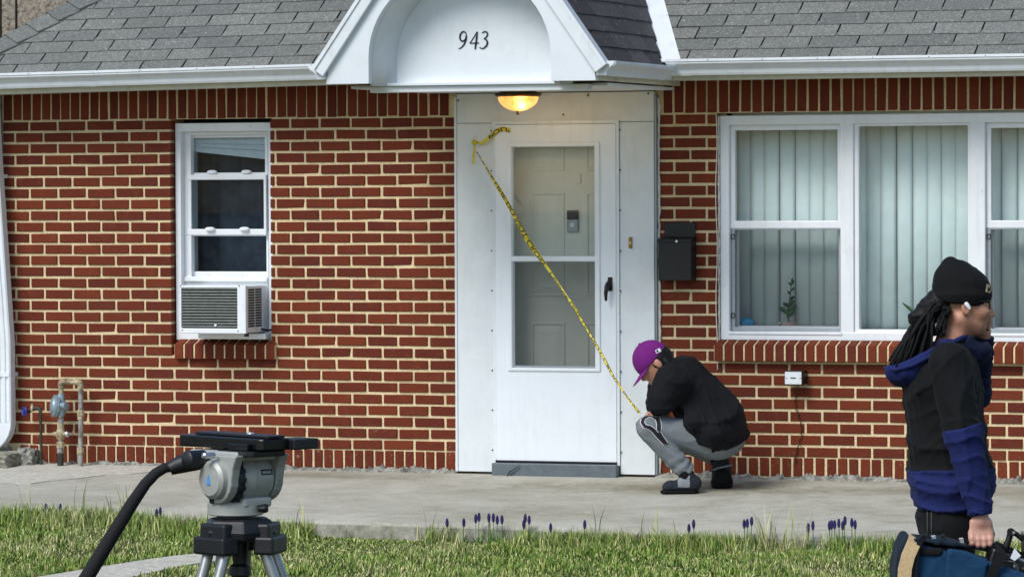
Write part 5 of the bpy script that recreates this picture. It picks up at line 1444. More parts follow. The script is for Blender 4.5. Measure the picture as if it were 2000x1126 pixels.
# grape hyacinths
bead = bmesh.new(); bmesh.ops.create_icosphere(bead, subdivisions=1, radius=1); bv = [v.co.copy() for v in bead.verts]; bead.verts.index_update(); bf = [tuple(v.index for v in f.verts) for f in bead.faces]; bead.free()
def hyacinth(seed):
    rr = random.Random(seed); mb = MB(); N = 8
    for k in range(N):
        z = k*.0055; r_ = .0062*math.sin(math.pi*(k+1.2)/(N+1.6))
        for j in range(6):
            a = j*math.pi/3+k*.5; c = Vector((r_*math.cos(a), r_*math.sin(a), z+rr.uniform(-.001, .001))); mb.add([c+v*(.0046*(1-.35*k/N)) for v in bv], bf)
    return mb
FL = {}
def fl(px, py, lab, grp):
    e = slab_pt(px, py+14); x = W(px, py, E0.y-.05).x
    y = edge_y(x)-.05; tip = W(px, py-6, y); x = tip.x
    zb_ = lawn_z(x, y)
    r0 = thing('grape_hyacinth', lab, 'flower', (x, y, zb_), grp); FL.setdefault(grp, []).append((px, r0))
    ln_ = rng.uniform(-.008, .008)
    obj('stem', MB().tube([(x, y, zb_), (x+ln_*.5, y, (zb_+tip.z)/2), (x, y, tip.z-.03)], .0022, 6), 'stem', r0)
    mb = hyacinth(rng.randint(0, 999)); mb.v = [(v[0]+x, v[1]+y, v[2]+tip.z-.034) for v in mb.v]; obj('flower_spike', mb, 'flower', r0, smooth=True)
    for k in range(3):
        a = rng.uniform(0, 6.28); leaf((x, y, zb_), (math.cos(a)*.5, math.sin(a)*.5, 1), rng.uniform(.06, .1), .006, 'stem', r0, droop=.3)
for X_, Y_ in ((952, 343), (1045, 342), (1112, 320), (1130, 312), (1185, 315), (1210, 315), (1232, 328), (1258, 325), (1388, 318), (1410, 328), (1380, 352), (1530, 370), (1720, 352)):
    fl(540+X_/2.857, 900+Y_/2.857, 'violet grape hyacinth at the slab edge below the door', 'grape hyacinths below the door')
for X_, Y_ in ((278, 345), (302, 322)): fl(1240+X_/2.632, 900+Y_/2.632, 'violet grape hyacinth in the grass below the crouching person', 'grape hyacinths below the crouching person')
for X_, Y_ in ((562, 322), (578, 318), (600, 308)): fl(1240+X_/2.632, 900+Y_/2.632, 'violet grape hyacinth in the close bunch below the wide window', 'bunch of grape hyacinths')
for X_, Y_ in ((890, 340), (915, 330), (1000, 330), (1012, 325), (1027, 325), (1048, 318), (1068, 330), (1080, 305), (1115, 315), (1132, 325)):
    fl(1240+X_/2.632, 900+Y_/2.632, 'violet grape hyacinth in the grass left of the blue bag', 'grape hyacinths left of the blue bag')
for px, py in ((90, 985), (118, 985), (313, 992), (306, 995)): fl(px, py+6, 'violet grape hyacinth at the slab edge left of the tripod', 'grape hyacinths left of the tripod')

ORD = 'first second third fourth fifth sixth seventh eighth ninth tenth eleventh twelfth thirteenth'.split()
for grp, lst in FL.items():
    lst.sort(key=lambda a: a[0])
    for k, (px, r0) in enumerate(lst): r0['label'] = r0['label'].replace('violet grape hyacinth', '%s violet grape hyacinth from the left' % ORD[k])
# ================================================================== TRIPOD (8 m from the camera)
TD_ = 8.0; TS = FPX/TD_
TO = CAM+ray(460, 940)*TD_
def tq(px, py, d=0.0): return TO+Rh*((px-460)/TS)+Fh*d+Z*((940-py)/TS)
tground = lawn_z(TO.x, TO.y)
tri = thing('tripod', 'grey video tripod with black pan handle standing on the lawn', 'tripod', (TO.x, TO.y, tground))
hx = (Rh*math.cos(R_(48))-Fh*math.sin(R_(48))).normalized(); hy = (Rh*math.sin(R_(48))+Fh*math.cos(R_(48))).normalized()
# camera plate
plc = tq(470, 864)
pt_ = [(-.160, -.028), (-.150, -.036), (.090, -.036), (.098, -.030), (.098, .030), (.090, .036), (-.150, .036), (-.160, .028)]
plo_ = obj('camera_plate', MB().prism(pt_, hx, hy, Z, plc+hx*.01, -.010, .012), 'plate_black', tri, bevel=.003)
obj('slide_rail', MB().prism([(-.13, -.02), (.094, -.02), (.094, .02), (-.13, .02)], hx, hy, Z, plc+hx*.015, .0125, .018), 'tripod_black', plo_, bevel=.002)
obj('slide_rail', MB().obox(plc+hx*.045-Z*.016-hy*.01, (hx, hy, Z), (.055, .038, .0055)), 'plate_black', plo_, bevel=.002)
obj('locking_end', MB().obox(plc+hx*.094+hy*.060+Z*.000, (hx, hy, Z), (.030, .03, .010)), 'tripod_black', plo_, bevel=.003)
obj('release_lever', MB().obox(plc+hx*.05-hy*.042-Z*.004, (hx, hy, Z), (.03, .005, .006)), 'plate_black', plo_, bevel=.002)
obj('plate_screw', MB().lathe(plc+hx*.03+Z*.018, Z, [(0, .007), (.003, .006)], 12), 'silver', plo_)
# head: top bracket, side discs, drum
hd_ = tq(455, 935)
obj('top_bracket', MB().prism([(-.085, -.046), (.06, -.046), (.06, .05), (-.085, .05)], hx, hy, Z, tq(462, 886), -.010, .008), 'tripod_grey', tri, bevel=.004)
dc = tq(428, 932, -.045)
side = []
for a in range(-200, 21, 20): side.append((.046*math.cos(R_(a)), .046*math.sin(R_(a))))
side = [(.062, .046), (-.062, .046), (-.05, .02)]+[(.046*math.cos(R_(a)), .046*math.sin(R_(a))-.0) for a in range(180, 361, 15)]+[(.05, .02)]
obj('side_plate', MB().prism(side, hx, Z, hy, dc, -.004, .016), 'tripod_grey', tri, bevel=.003)
obj('side_plate', MB().prism(side, hx, Z, hy, dc+hy*.105, 0, .018), 'tripod_grey', tri, bevel=.003)
dk = obj('drag_dial', MB().lathe(dc-hy*.004, -hy, [(0, .037), (.010, .036), (.016, .030), (.018, .0)], 36, cap=False), 'tripod_grey', tri, smooth=True, auto=30)
obj('dial_ring', MB().lathe(dc+hy*.016, hy, [(0, .044), (.002, .047), (.014, .047), (.016, .044)], 36), 'tripod_black', tri, smooth=True, auto=30)
for k in range(18):
    a = 2*math.pi*k/18; p = dc+hy*.024+hx*(.047*math.cos(a))+Z*(.047*math.sin(a)); obj('grip_tooth', MB().obox(p, (hx*math.cos(a)+Z*math.sin(a), hx*-math.sin(a)+Z*math.cos(a), hy), (.003, .004, .007)), 'tripod_black', tri, bevel=.001)
# blue emblem on the dial
emb = MB(); e0 = dc-hy*.0225
emb.prism([(-.004, -.009), (.006, -.009), (.0045, -.001), (.002, .010), (-.0015, .006), (-.003, -.001)], hx, Z, hy, e0, -.0006, .003); obj('emblem', emb, 'logo_blue', dk)
obj('dial_hole', MB().lathe(dc-hy*.0045-hx*.012-Z*.040, -hy, [(-.004, .0062), (.0012, .0062)], 14), 'plate_black', tri)
obj('bracket_screw', MB().lathe(tq(407, 884, -.075)-hy*.0, -hy, [(-.02, .006), (.004, .006), (.006, .004)], 14), 'silver', tri)
drum = [(.03, .042), (.04, .046), (.058, .046), (.060, .0445), (.098, .0445), (.104, .041)]
obj('drum', MB().lathe(dc, hy, drum, 40), 'tripod_grey', tri, smooth=True, auto=30)
lab_c = dc+hy*.078
# name plate on the drum, facing the viewer
ln_ = (-Fh*.8+hx*.6).normalized()
lx_ = hy; nrm = (hx*.96+Z*.05-Fh*.0).normalized()
def drum_patch(name, y0, y1, a0, a1, r, mat, n=6):
    mb = MB(); vs = []
    for k in range(n+1):
        a = R_(a0+(a1-a0)*k/n); rad_ = hx*math.cos(a)+Z*math.sin(a)
        for y in (y0, y1): vs += [dc+hy*y+rad_*r, dc+hy*y+rad_*(r-.003)]
    f = []
    for k in range(n):
        o_ = 4*k; f += [(o_, o_+2, o_+6, o_+4), (o_, o_+4, o_+5, o_+1), (o_+2, o_+3, o_+7, o_+6)]
    mb.add(vs, f); return obj(name, mb, mat, tri)
drum_patch('drum_recess', .064, .095, -2, 52, .0449, 'tripod_grey'); np_ = drum_patch('name_plate', .070, .097, 8, 22, .0453, 'plate_black')
for k in range(6): drum_patch('plate_mark', .073+.0035*k, .0755+.0035*k, 11.5, 18, .0457, 'label_light', 2)
obj('tilt_lock', MB().lathe(dc+hy*.118+hx*.01+Z*.02, hy, [(0, .010), (.018, .012), (.022, .008)], 16), 'tripod_black', tri, smooth=True, auto=40)
obj('yoke', MB().obox(dc+hy*.066-Z*.045, (hx, hy, Z), (.040, .034, .010)), 'tripod_grey', tri, bevel=.006)
bc_ = tq(460, 990)
obj('pan_base', MB().lathe(bc_-Z*.014, Z, [(0, .050), (.002, .053), (.022, .053), (.026, .050), (.030, .040)], 40), 'tripod_grey', tri, smooth=True, auto=30)
obj('pan_lock', MB().lathe(bc_+Rh*.045-Fh*.03+Z*.0, Rh, [(0, .006), (.012, .009), (.018, .006)], 12), 'tripod_black', tri)
obj('bowl', MB().lathe(bc_-Z*.034, Z, [(0, .030), (.006, .036), (.02, .036)], 30), 'tripod_black', tri, smooth=True, auto=30)
# crown (spider) with three shoulders
cr_c = tq(468, 1032)
def ngon(r, n=6, ph=0): return [(r*math.cos(2*math.pi*k/n+ph), r*math.sin(2*math.pi*k/n+ph)) for k in range(n)]
mb = MB(); N = 12; zz = [(.021, .056), (.018, .066), (-.004, .074), (-.020, .070)]
mb.lathe(cr_c, Z, zz, 6); obj('crown', mb, 'tripod_black', tri, bevel=.005)
gz_ = tground
for (ang, nm) in ((225, 0), (345, 1), (105, 2)):
    a = R_(ang); out = (Rh*math.cos(a)+Fh*math.sin(a)).normalized(); tan = Z.cross(out)
    sh = cr_c+out*.056-Z*.028
    obj('leg_shoulder', MB().obox(sh+out*.004, (out, tan, Z), (.020, .044, .017)), 'tripod_black', tri, bevel=.005)
    obj('shoulder_cap', MB().obox(cr_c+out*.052-Z*.002, (out, tan, Z), (.018, .036, .015)), 'tripod_black', tri, bevel=.005)
    lg = part_empty('leg', tri, sh)
    foot = Vector((cr_c.x, cr_c.y, gz_))+out*.52; mid = sh.lerp(foot, .52)
    for s_ in (-1, 1): obj('tube', MB().tube([sh+tan*(s_*.024)-Z*.01, mid+tan*(s_*.024)], .0105, 14), 'tripod_leg', lg, smooth=True, auto=50)
    obj('leg_clamp', MB().obox(mid, (out, tan, Z), (.02, .042, .03)), 'tripod_black', lg, bevel=.004)
    obj('lower_tube', MB().tube([mid, foot+Z*.01], .011, 12), 'tripod_leg', lg, smooth=True, auto=50)
    obj('foot', MB().lathe(foot+Z*.03, -Z, [(0, .016), (.02, .02), (.032, .012)], 14), 'tripod_black', lg, smooth=True, auto=40)
obj('bowl_clamp', MB().lathe(cr_c-Z*.02, -Z, [(0, .016), (.045, .014), (.05, .02), (.066, .022), (.07, .016)], 16), 'tripod_black', tri, smooth=True, auto=40)
# pan handle
pan = part_empty('pan_handle', tri, tq(370, 896))
obj('handle_clamp', MB().tube([tq(392, 897, -.03), tq(370, 899, -.03), tq(348, 906, -.03), tq(334, 912, -.032)], [.017, .019, .016, .013], 14), 'tripod_black', pan, smooth=True, auto=50)
obj('clamp_rosette', MB().lathe(tq(376, 893, -.05), -hy, [(-.03, .017), (.008, .017), (.012, .012)], 20), 'tripod_black', pan, smooth=True, auto=40)
hpts = [(345, 907), (325, 910), (308, 920), (288, 940), (262, 978), (236, 1020), (205, 1070), (172, 1124), (140, 1175)]
obj('grip', MB().tube([tq(px, py, -.03-.004*k) for k, (px, py) in enumerate(hpts)], [.0095, .0098, .010, .0108, .012, .0128, .0135, .014, .0138], 18), 'foam', pan, smooth=True, auto=60)
# ================================================================== PERSON CROUCHING AT THE DOOR
_p = W(1350, 850, -.62); CZ = (_p-CAM).dot(F); CS = FPX/CZ
CO = CAM+ray(1350, 850)*CZ
def cq(px, py, d=0.0): return np.array([(px-1350)/CS, d, (850-py)/CS])
FR = (np.array(CO), Rh, Fh, Z)
def cw(px, py, d=0.0): q = cq(px, py, d); return CO+Rh*q[0]+Fh*q[1]+Z*q[2]
gz_ = SL*(CO.y); cfoot = cw(1340, 955, -.1); cfoot.z = SL*cfoot.y
ZG = cfoot.z-CO.z
cm = thing('person', 'person in purple cap, black shirt and grey sweatpants crouching beside the door', 'person', cfoot)
fwd = np.array([-.75, 0, -.66]); upv = np.array([-.66, 0, .75]); sdv = np.array([0, 1.0, 0])
HAX = (Vector(fwd), Vector(sdv), Vector(upv))
HC = cq(1277, 705, -.02)
def hp_(f, s_, u): return HC+fwd*f+sdv*s_+upv*u
def body_fn(P):
    d = sd_ell(P, hp_(.0, 0, .01), (.096, .076, .100), HAX)
    d = smin(d, sd_ell(P, hp_(.035, 0, -.05), (.062, .058, .075), HAX), .03)
    d = smin(d, sd_cap(P, hp_(.094, 0, -.005), hp_(.106, 0, -.035), .009, .014), .012)
    d = smin(d, sd_ell(P, hp_(.07, 0, -.105), (.03, .03, .022), HAX), .03)
    for s_ in (-1, 1): d = smin(d, sd_ell(P, hp_(-.012, s_*.078, -.02), (.019, .010, .032), HAX), .006)
    d = smin(d, sd_cap(P, hp_(-.03, 0, -.07), cq(1325, 735, -.02), .058, .07), .03)
    d = smin(d, ecap(P, cq(1335, 748, 0), cq(1392, 825, 0), .10, .12, 1.3, (0, 1, 0)), .05)
    for s_, e, wv in ((-1, cq(1292, 785, -.22), cq(1298, 812, -.02)), (1, cq(1296, 790, .20), cq(1298, 812, .06))):
        d = smin(d, sd_cap(P, cq(1325, 745, s_*.17), e, .05, .04), .03); d = smin(d, sd_cap(P, e, wv, .038, .028), .02)
        # hand pinching the tape: palm and five fingers
        b = wv+np.array([-.03, 0, .0]); d = smin(d, sd_ell(P, b, (.045, .02, .034)), .015)
        for k in range(4):
            r0 = b+np.array([-.03, -.01*s_, .024-.016*k]); r1 = r0+np.array([-.032, .004*s_, -.008]); r2 = r1+np.array([-.012, .016*s_, -.022])
            d = smin(d, np.minimum(sd_cap(P, r0, r1, .0095, .0085), sd_cap(P, r1, r2, .0085, .0075)), .005)
        r0 = b+np.array([-.005, .016*s_, .024]); r1 = r0+np.array([-.03, .014*s_, .008]); d = smin(d, sd_cap(P, r0, r1, .011, .009), .006)
    return d
sdf_obj('body', body_fn, cq(1215, 890, -.36), cq(1450, 665, .36), .0065, 'skin', cm, FR)
# hair: curls at the back of the head
def hair_fn(P):
    d = sd_ell(P, hp_(-.022, 0, -.005), (.092, .082, .088), HAX)
    rr = np.random.RandomState(2)
    for k in range(60):
        a = rr.uniform(-1, 1); b = rr.uniform(-1, .35); q_ = hp_(-.085-.02*rr.rand()+.05*abs(a), .085*a, -.01+.07*b); d = smin(d, np.linalg.norm(P-q_, axis=-1)-rr.uniform(.010, .019), .008)
    cut = (P-hp_(.018, 0, 0))@fwd
    return np.maximum(d, cut-.01*np.sin((P@upv)*150))
sdf_obj('hair', hair_fn, HC-.17, HC+.17, .006, 'hair', cm, FR)
# cap
def cap_fn(P):
    q_ = P-hp_(.0, 0, .02)
    d = sd_ell(P, hp_(.0, 0, .018), (.108, .088, .108), HAX)
    lv = (P-hp_(0, 0, .0))@upv+.10*((P-hp_(0, 0, 0))@fwd)
    d = np.maximum(d, -lv+.006)
    d = smin(d, np.linalg.norm(P-hp_(-.005, 0, .127), axis=-1)-.007, .004)
    return d
capo = sdf_obj('cap', cap_fn, HC-.16, HC+.16, .005, 'cap_purple', cm, FR)
mb = MB(); N, Mv = 14, 10; vs = []
bd = Vector((-.50, 0, -.86)); bu = Vector((-.86, 0, .50))
for i in range(N+1):
    a = -1.25+2.5*i/N
    for j in range(Mv+1):
        r_ = j/Mv; s_ = math.sin(a)*.082*(1+.02*r_)
        base = Vector(hp_(.10*math.cos(a)*1.0, s_, .012-.012*math.cos(a)))
        tipd = .082*max(0, math.cos(a*.92))**.6*r_
        p = base+bd*tipd-bu*(.30*abs(s_)*abs(s_)*10*.35*r_)
        vs.append(CO+Rh*p.x+Fh*p.y+Z*p.z)
mb.add(vs, [(i*(Mv+1)+j, i*(Mv+1)+j+1, (i+1)*(Mv+1)+j+1, (i+1)*(Mv+1)+j) for i in range(N) for j in range(Mv)])
br_ = obj('brim', mb, 'cap_purple', capo, smooth=True); md = br_.modifiers.new('s', 'SOLIDIFY'); md.thickness = .004
# league mark on the back of the cap: small white tile with blue and red halves
def on_mesh(o, pts2, off):
    """project photo pixels (px,py) along the view on to an object's mesh"""
    me = o.data; wl = wloc(o); bv_ = BVHTree.FromPolygons([v.co+wl for v in me.vertices], [tuple(p.vertices) for p in me.polygons])
    out = []
    for px, py in pts2:
        d = ray(px, py).normalized(); h = bv_.ray_cast(CAM, d)
        out.append(h[0]-d*off if h[0] is not None else None)
    return out
def decal(name, o, rows, mat, parent, off=.003):
    pts2 = [p for r in rows for p in r]; n = len(rows[0]); q = on_mesh(o, pts2, off)
    mb = MB(); vs = [p if p is not None else Vector((0, 0, 0)) for p in q]
    fs = [(i*n+j, i*n+j+1, (i+1)*n+j+1, (i+1)*n+j) for i in range(len(rows)-1) for j in range(n-1)]
    fs = [f for f in fs if all(q[i] is not None for i in f) and max((vs[f[0]]-vs[i]).length for i in f) < .06]
    if not fs: return None
    us = sorted({i for f in fs for i in f}); mp = {i: k for k, i in enumerate(us)}
    mb.add([vs[i] for i in us], [tuple(mp[i] for i in f) for f in fs]); return obj(name, mb, mat, parent, smooth=True)
def quadrows(c, u, v, n=4):
    return [[(c[0]+u[0]*(i/n*2-1)+v[0]*(j/n*2-1), c[1]+u[1]*(i/n*2-1)+v[1]*(j/n*2-1)) for j in range(n+1)] for i in range(n+1)]
decal('emblem', capo, quadrows((1285.5, 684.5), (4.6, -2.4), (1.6, 3.2)), 'print_white', capo, .002)
decal('emblem_blue', capo, quadrows((1283.8, 685.2), (1.5, -.8), (1.0, 2.2)), 'jacket_blue', capo, .0035)
# shirt
def shirt_fn(P):
    d = ecap(P, cq(1333, 745, 0), cq(1396, 824, 0), .138, .168, 1.22, (0, 1, 0))
    d = smin(d, sd_ell(P, cq(1418, 832, 0), (.115, .19, .13)), .05)
    d = smin(d, sd_cap(P, cq(1312, 728, -.02), cq(1330, 735, -.0), .082, .12), .04)
    low = sd_ell(P, cq(1392, 842, 0), (.160, .285, .130)); d = smin(d, low, .04); d = smin(d, sd_ell(P, cq(1352, 826, -.16), (.075, .10, .075)), .04)
    for s_, e, wv in ((-1, cq(1288, 779, -.20), cq(1284, 797, -.09)), (1, cq(1292, 784, .20), cq(1284, 797, .06))):
        a = sd_cap(P, cq(1312, 745, s_*.17), e, .105, .072); a = smin(a, sd_cap(P, e, wv, .066, .055), .03)
        d = smin(d, a, .035)
    d = d+folds(P, .013, 24, 4)+folds(P, .005, 44, 8)
    # open hem at the bottom and the neck hole
    hem = (P-cq(1400, 886, 0))@np.array([.06, 0, -.998]); d = smax(d, hem, .012)
    d = np.maximum(d, -(sd_cap(P, cq(1296, 716, -.02), cq(1309, 724, -.02), .055, .055)))
    return d
sh_o = sdf_obj('shirt', shirt_fn, cq(1235, 905, -.42), cq(1490, 680, .42), .0075, 'shirt_black', cm, FR)
# sweatpants
def pants_fn(P):
    d = sd_ell(P, cq(1404, 850, 0), (.150, .195, .134))
    kn, kf = cq(1264, 829, -.17), cq(1288, 838, .17)
    th = sd_cap(P, cq(1392, 856, -.10), kn, .108, .066); d = smin(d, th, .05)
    d = smin(d, sd_cap(P, cq(1392, 858, .10), kf, .105, .066), .05)
    s1 = sd_cap(P, kn+np.array([.0, 0, -.01]), cq(1334, 912, -.16), .066, .050)
    ax_ = cq(1334, 912, -.16)-kn; L__ = np.linalg.norm(ax_); t_ = ((P-kn)@ax_)/L__/L__
    s1 = s1-.0038*np.clip((t_-.55)/.3, 0, 1)*np.sin(t_*38+3.2*np.sin((P[..., 1]+.16)*19+P[..., 0]*14))
    d = smin(d, s1, .018)
    s2 = sd_cap(P, kf, cq(1400, 893, .13), .064, .052)-.008*np.sin(P[..., 0]*70+P[..., 1]*20)*np.clip((P[..., 0]-cq(1370, 0)[0])/.1, 0, 1)
    d = smin(d, s2, .018)
    d = np.maximum(d, -((P-cq(1339, 919, -.16))@np.array([-.60, 0, .80])+.006*np.sin(P[..., 1]*60)))if False else d
    return d+folds(P, .0055, 34, 12)
pn_o = sdf_obj('sweatpants', pants_fn, cq(1222, 935, -.36), cq(1475, 790, .36), .0065, 'sweat_grey', cm, FR)
# printed motif on the thigh
def zz(x, y): return (1200+x/3.3125, 640+y/3.3125)
def stroke(path, w):
    rows = []; pts = []
    for k in range(len(path)-1):
        for s_ in range(5): u = s_/5; pts.append((path[k][0]+(path[k+1][0]-path[k][0])*u, path[k][1]+(path[k+1][1]-path[k][1])*u))
    pts.append(path[-1])
    for k, (x, y) in enumerate(pts):
        a = pts[max(k-2, 0)]; b = pts[min(k+2, len(pts)-1)]; dx, dy = b[0]-a[0], b[1]-a[1]; l = math.hypot(dx, dy) or 1
        rows.append([zz(x-dy/l*w*(j/4-.5), y+dx/l*w*(j/4-.5)) for j in range(5)])
    return rows
for nm, path, w in (('a', [(222, 642), (195, 634), (180, 608), (190, 580), (222, 562), (252, 564)], 22), ('b', [(250, 566), (278, 584), (288, 620), (288, 662)], 26), ('c', [(222, 640), (252, 660), (288, 704), (330, 746)], 26), ('d', [(289, 674), (308, 706), (338, 748)], 18)):
    decal('print_outline', pn_o, stroke(path, w+9), 'print_white', pn_o, .0035); decal('print', pn_o, stroke(path, w), 'print_dark', pn_o, .006)
# shoes and socks
def shoe(name, heel, toe, ank, d, parent, up=0.0):
    hx_, tx_ = cq(*heel, d), cq(*toe, d); L__ = tx_-hx_
    base = ZG+.004
    def fn(P):
        hz = hx_.copy(); tz = tx_.copy(); hz[2] = tz[2] = base
        a = ecap(P, hz+np.array([-.03, 0, .045]), tz+np.array([.045, 0, .030]), .040, .034, 1.0, (0, 1, 0))
        a = smin(a, sd_cap(P, hz+np.array([-.035, 0, .055]), cq(*ank, d), .040, .042), .03)
        a = np.maximum(a, base+.014-P[..., 2]); return a+.002*np.sin(P[..., 0]*110)*(P[..., 2] > base+.03)
    def sole(P):
        hz = hx_.copy(); tz = tx_.copy(); hz[2] = tz[2] = base
        a = sd_cap(P*np.array([1, 1, 0]), (hz+np.array([-.042, 0, 0]))*np.array([1, 1, 0]), (tz+np.array([.044, 0, 0]))*np.array([1, 1, 0]), .043, .044)
        return smax(a, np.abs(P[..., 2]-base-.004)-.009, .005)
    lo_ = np.minimum(hx_, tx_)-.1; hi_ = np.maximum(hx_, tx_)+.14
    pr_ = part_empty(name, parent, CO+Rh*hx_[0]+Fh*hx_[1]+Z*base)
    up_ = sdf_obj('upper', fn, lo_, hi_, .005, ['shoe_dark', 'shoe_grey'], pr_, FR, lambda c: ((c[:, 0] > (hx_[0]*.45+tx_[0]*.55)) & (c[:, 0] < hx_[0]*.75+tx_[0]*.25) & (c[:, 2] > base+.03)))
    sdf_obj('sole', sole, lo_-.02, hi_, .005, 'sole_black', pr_, FR)
shoe('shoe', (1362, 950), (1287, 956), (1342, 928), -.16, cm)
def sock_fn(P): return np.minimum(sd_cap(P, cq(1331, 908, -.16), cq(1345, 936, -.16), .046, .040), 9)
sdf_obj('sock', sock_fn, cq(1305, 955, -.24), cq(1375, 885, -.08), .006, 'sock', cm, FR)
# rear foot: up on the ball of the foot, sole turned to the viewer
sh2 = part_empty('shoe', cm, cw(1410, 955, .10))
ah, bt2 = cq(1411, 926, .085), cq(1411, 948, .20)
def sole2(P):
    a = sd_cap(P, cq(1411, 934, .04), cq(1411, 948, .10), .052, .056)
    a = smin(a, sd_box(P, cq(1411, 944, .07), (.058, .05, .028), .02), .02)
    return smax(a, ZG+.015-P[..., 2]-.012, .01)
sdf_obj('sole', sole2, cq(1380, 970, -.08), cq(1445, 905, .2), .005, 'sole_black', sh2, FR)
sdf_obj('upper', lambda P: smin(sd_cap(P, cq(1411, 922, .09), cq(1408, 942, .22), .050, .044), sd_cap(P, cq(1410, 905, .08), cq(1411, 930, .09), .045, .05), .03), cq(1380, 965, -.02), cq(1445, 880, .34), .006, 'shoe_dark', sh2, FR)
obj('heel_stripe', MB().tube([cw(1393, 918, .025), cw(1405, 913, .0), cw(1420, 910, .005), cw(1430, 908, .03)], .005, 8), 'shoe_grey', sh2, smooth=True)
sdf_obj('sock', lambda P: sd_cap(P, cq(1402, 892, .12), cq(1411, 915, .085), .052, .046), cq(1375, 935, .0), cq(1440, 868, .22), .007, 'sock', cm, FR)
# ================================================================== PERSON WALKING PAST WITH A BAG
MZ = 16.0; MS = FPX/MZ
MO = CAM+ray(1845, 760)*MZ
def mq(px, py, d=0.0): return np.array([(px-1845)/MS, d, (760-py)/MS])
def mw(px, py, d=0.0): q = mq(px, py, d); return MO+Rh*q[0]+Fh*q[1]+Z*q[2]
MF = (np.array(MO), Rh, Fh, Z)
mgz = lawn_z(MO.x, MO.y); MG = mgz-MO.z
mp_ = thing('person', 'person in black beanie and black and blue hooded jacket walking with a bag', 'person', (MO.x, MO.y, mgz))
SHR, ELR, WRR = mq(1846, 706, -.17), mq(1868, 835, -.235), mq(1900, 990, -.25)
SHL, ELL, WRL = mq(1856, 712, .16), mq(1914, 772, .18), mq(1927, 664, .105)
HND = mq(1900, 1022, -.25)
def skin_fn(P):
    d = sd_ell(P, mq(1885, 580), (.094, .075, .098))
    d = smin(d, sd_ell(P, mq(1903, 610), (.060, .060, .078)), .03)
    d = smin(d, sd_ell(P, mq(1924, 586), (.018, .052, .014)), .012)
    d = smin(d, sd_cap(P, mq(1930.5, 591), mq(1936.5, 612), .008, .0125), .010)
    d = smin(d, sd_ell(P, mq(1938.5, 614.5), (.012, .0135, .0105)), .005)
    for s_ in (-1, 1):
        d = smin(d, sd_ell(P, mq(1932, 617, s_*.0145), (.012, .009, .009)), .004)
        d = smin(d, sd_ell(P, mq(1916, 608, s_*.042), (.028, .022, .022)), .02)
        d = smax(d, -(np.linalg.norm(P-mq(1931, 596, s_*.031), axis=-1)-.0125), .012)
        d = smin(d, np.linalg.norm(P-mq(1922.5, 596, s_*.031), axis=-1)-.0125, .003)
        d = smin(d, sd_cap(P, mq(1872, 622, s_*.055), mq(1905, 642, s_*.022), .020, .022), .03)
        e = sd_ell(P, mq(1883, 598, s_*.079), (.019, .011, .033)); e = smax(e, -sd_ell(P, mq(1885, 597, s_*.090), (.010, .008, .020)), .004); d = smin(d, e, .006)
    d = smin(d, sd_ell(P, mq(1923.5, 628.5), (.014, .025, .0075)), .005); d = smin(d, sd_ell(P, mq(1921.5, 637.5), (.014, .022, .0085)), .005)
    d = smin(d, sd_ell(P, mq(1913, 646.5), (.020, .025, .019)), .016)
    d = smax(d, -sd_cap(P, mq(1930, 633, -.024), mq(1930, 633, .024), .0052, .0052), .003)
    d = smin(d, sd_cap(P, mq(1870, 628), mq(1856, 685), .060, .066), .03)
    d = smin(d, loft(P, [mq(0, 990)[2], mq(0, 860)[2], mq(0, 720)[2], mq(0, 685)[2]], [mq(1856, 0)[0], mq(1850, 0)[0], mq(1846, 0)[0], mq(1850, 0)[0]], [.11, .11, .105, .06], [.14, .15, .16, .08]), .03) if False else d
    # arms: continuous from the chest to the hands
    chest = ecap(P, mq(1848, 725), mq(1852, 900), .095, .10, 1.4, (0, 1, 0)); d = smin(d, chest, .04)
    for a, e, w in ((SHR, ELR, WRR), (SHL, ELL, WRL)):
        d = smin(d, sd_cap(P, a, e, .045, .038), .03); d = smin(d, sd_cap(P, e, w, .036, .027), .01)
    return d
def hand_r(P):
    d = sd_cap(P, WRR+np.array([0, 0, .02]), mq(1901, 1006, -.25), .028, .027)
    d = smin(d, sd_box(P, mq(1900, 1024, -.252), (.041, .014, .040), .013), .022)
    for k in range(4):
        x = 1882.5+12.2*k; kn = mq(x, 1043-abs(k-1.6)*1.6, -.262); l = (.92, 1.0, .96, .8)[3-k]
        m1 = kn+np.array([-.001*(k-1.5), -.006, -.021*l]); m2 = m1+np.array([-.003, .024, -.012*l]); m3 = m2+np.array([0, .016, .014])
        d = smin(d, sd_cap(P, mq(x, 1030, -.252), kn, .0125, .0118), .010)
        f = np.minimum(sd_cap(P, kn, m1, .0118, .0104), np.minimum(sd_cap(P, m1, m2, .0104, .0098), sd_cap(P, m2, m3, .0096, .0085)))
        d = smin(d, f, .004); d = smin(d, np.linalg.norm(P-kn-np.array([0, -.003, 0]), axis=-1)-.0115, .004)
    t0 = mq(1915, 1014, -.238); t1 = mq(1923, 1034, -.222); t2 = mq(1919, 1052, -.215); t3 = mq(1909, 1062, -.222)
    d = smin(d, sd_cap(P, t0, t1, .0165, .0135), .014); d = smin(d, np.minimum(sd_cap(P, t1, t2, .0125, .0115), sd_cap(P, t2, t3, .0112, .0085)), .004)
    return d
def hand_l(P):
    d = sd_ell(P, mq(1931, 650, .095), (.020, .026, .034))
    for k in range(4):
        b = mq(1933, 642, .115-.017*k); c = b+np.array([.006, -.006, .030]); e = c+np.array([-.012, -.006, .018])
        d = smin(d, np.minimum(sd_cap(P, b, c, .0098, .0088), sd_cap(P, c, e, .0088, .0075)), .004)
    return smin(d, sd_cap(P, mq(1926, 650, .08), mq(1925, 638, .07), .011, .009), .008)
def skin_all(P): return smin(smin(skin_fn(P), hand_r(P), .008), hand_l(P), .01)
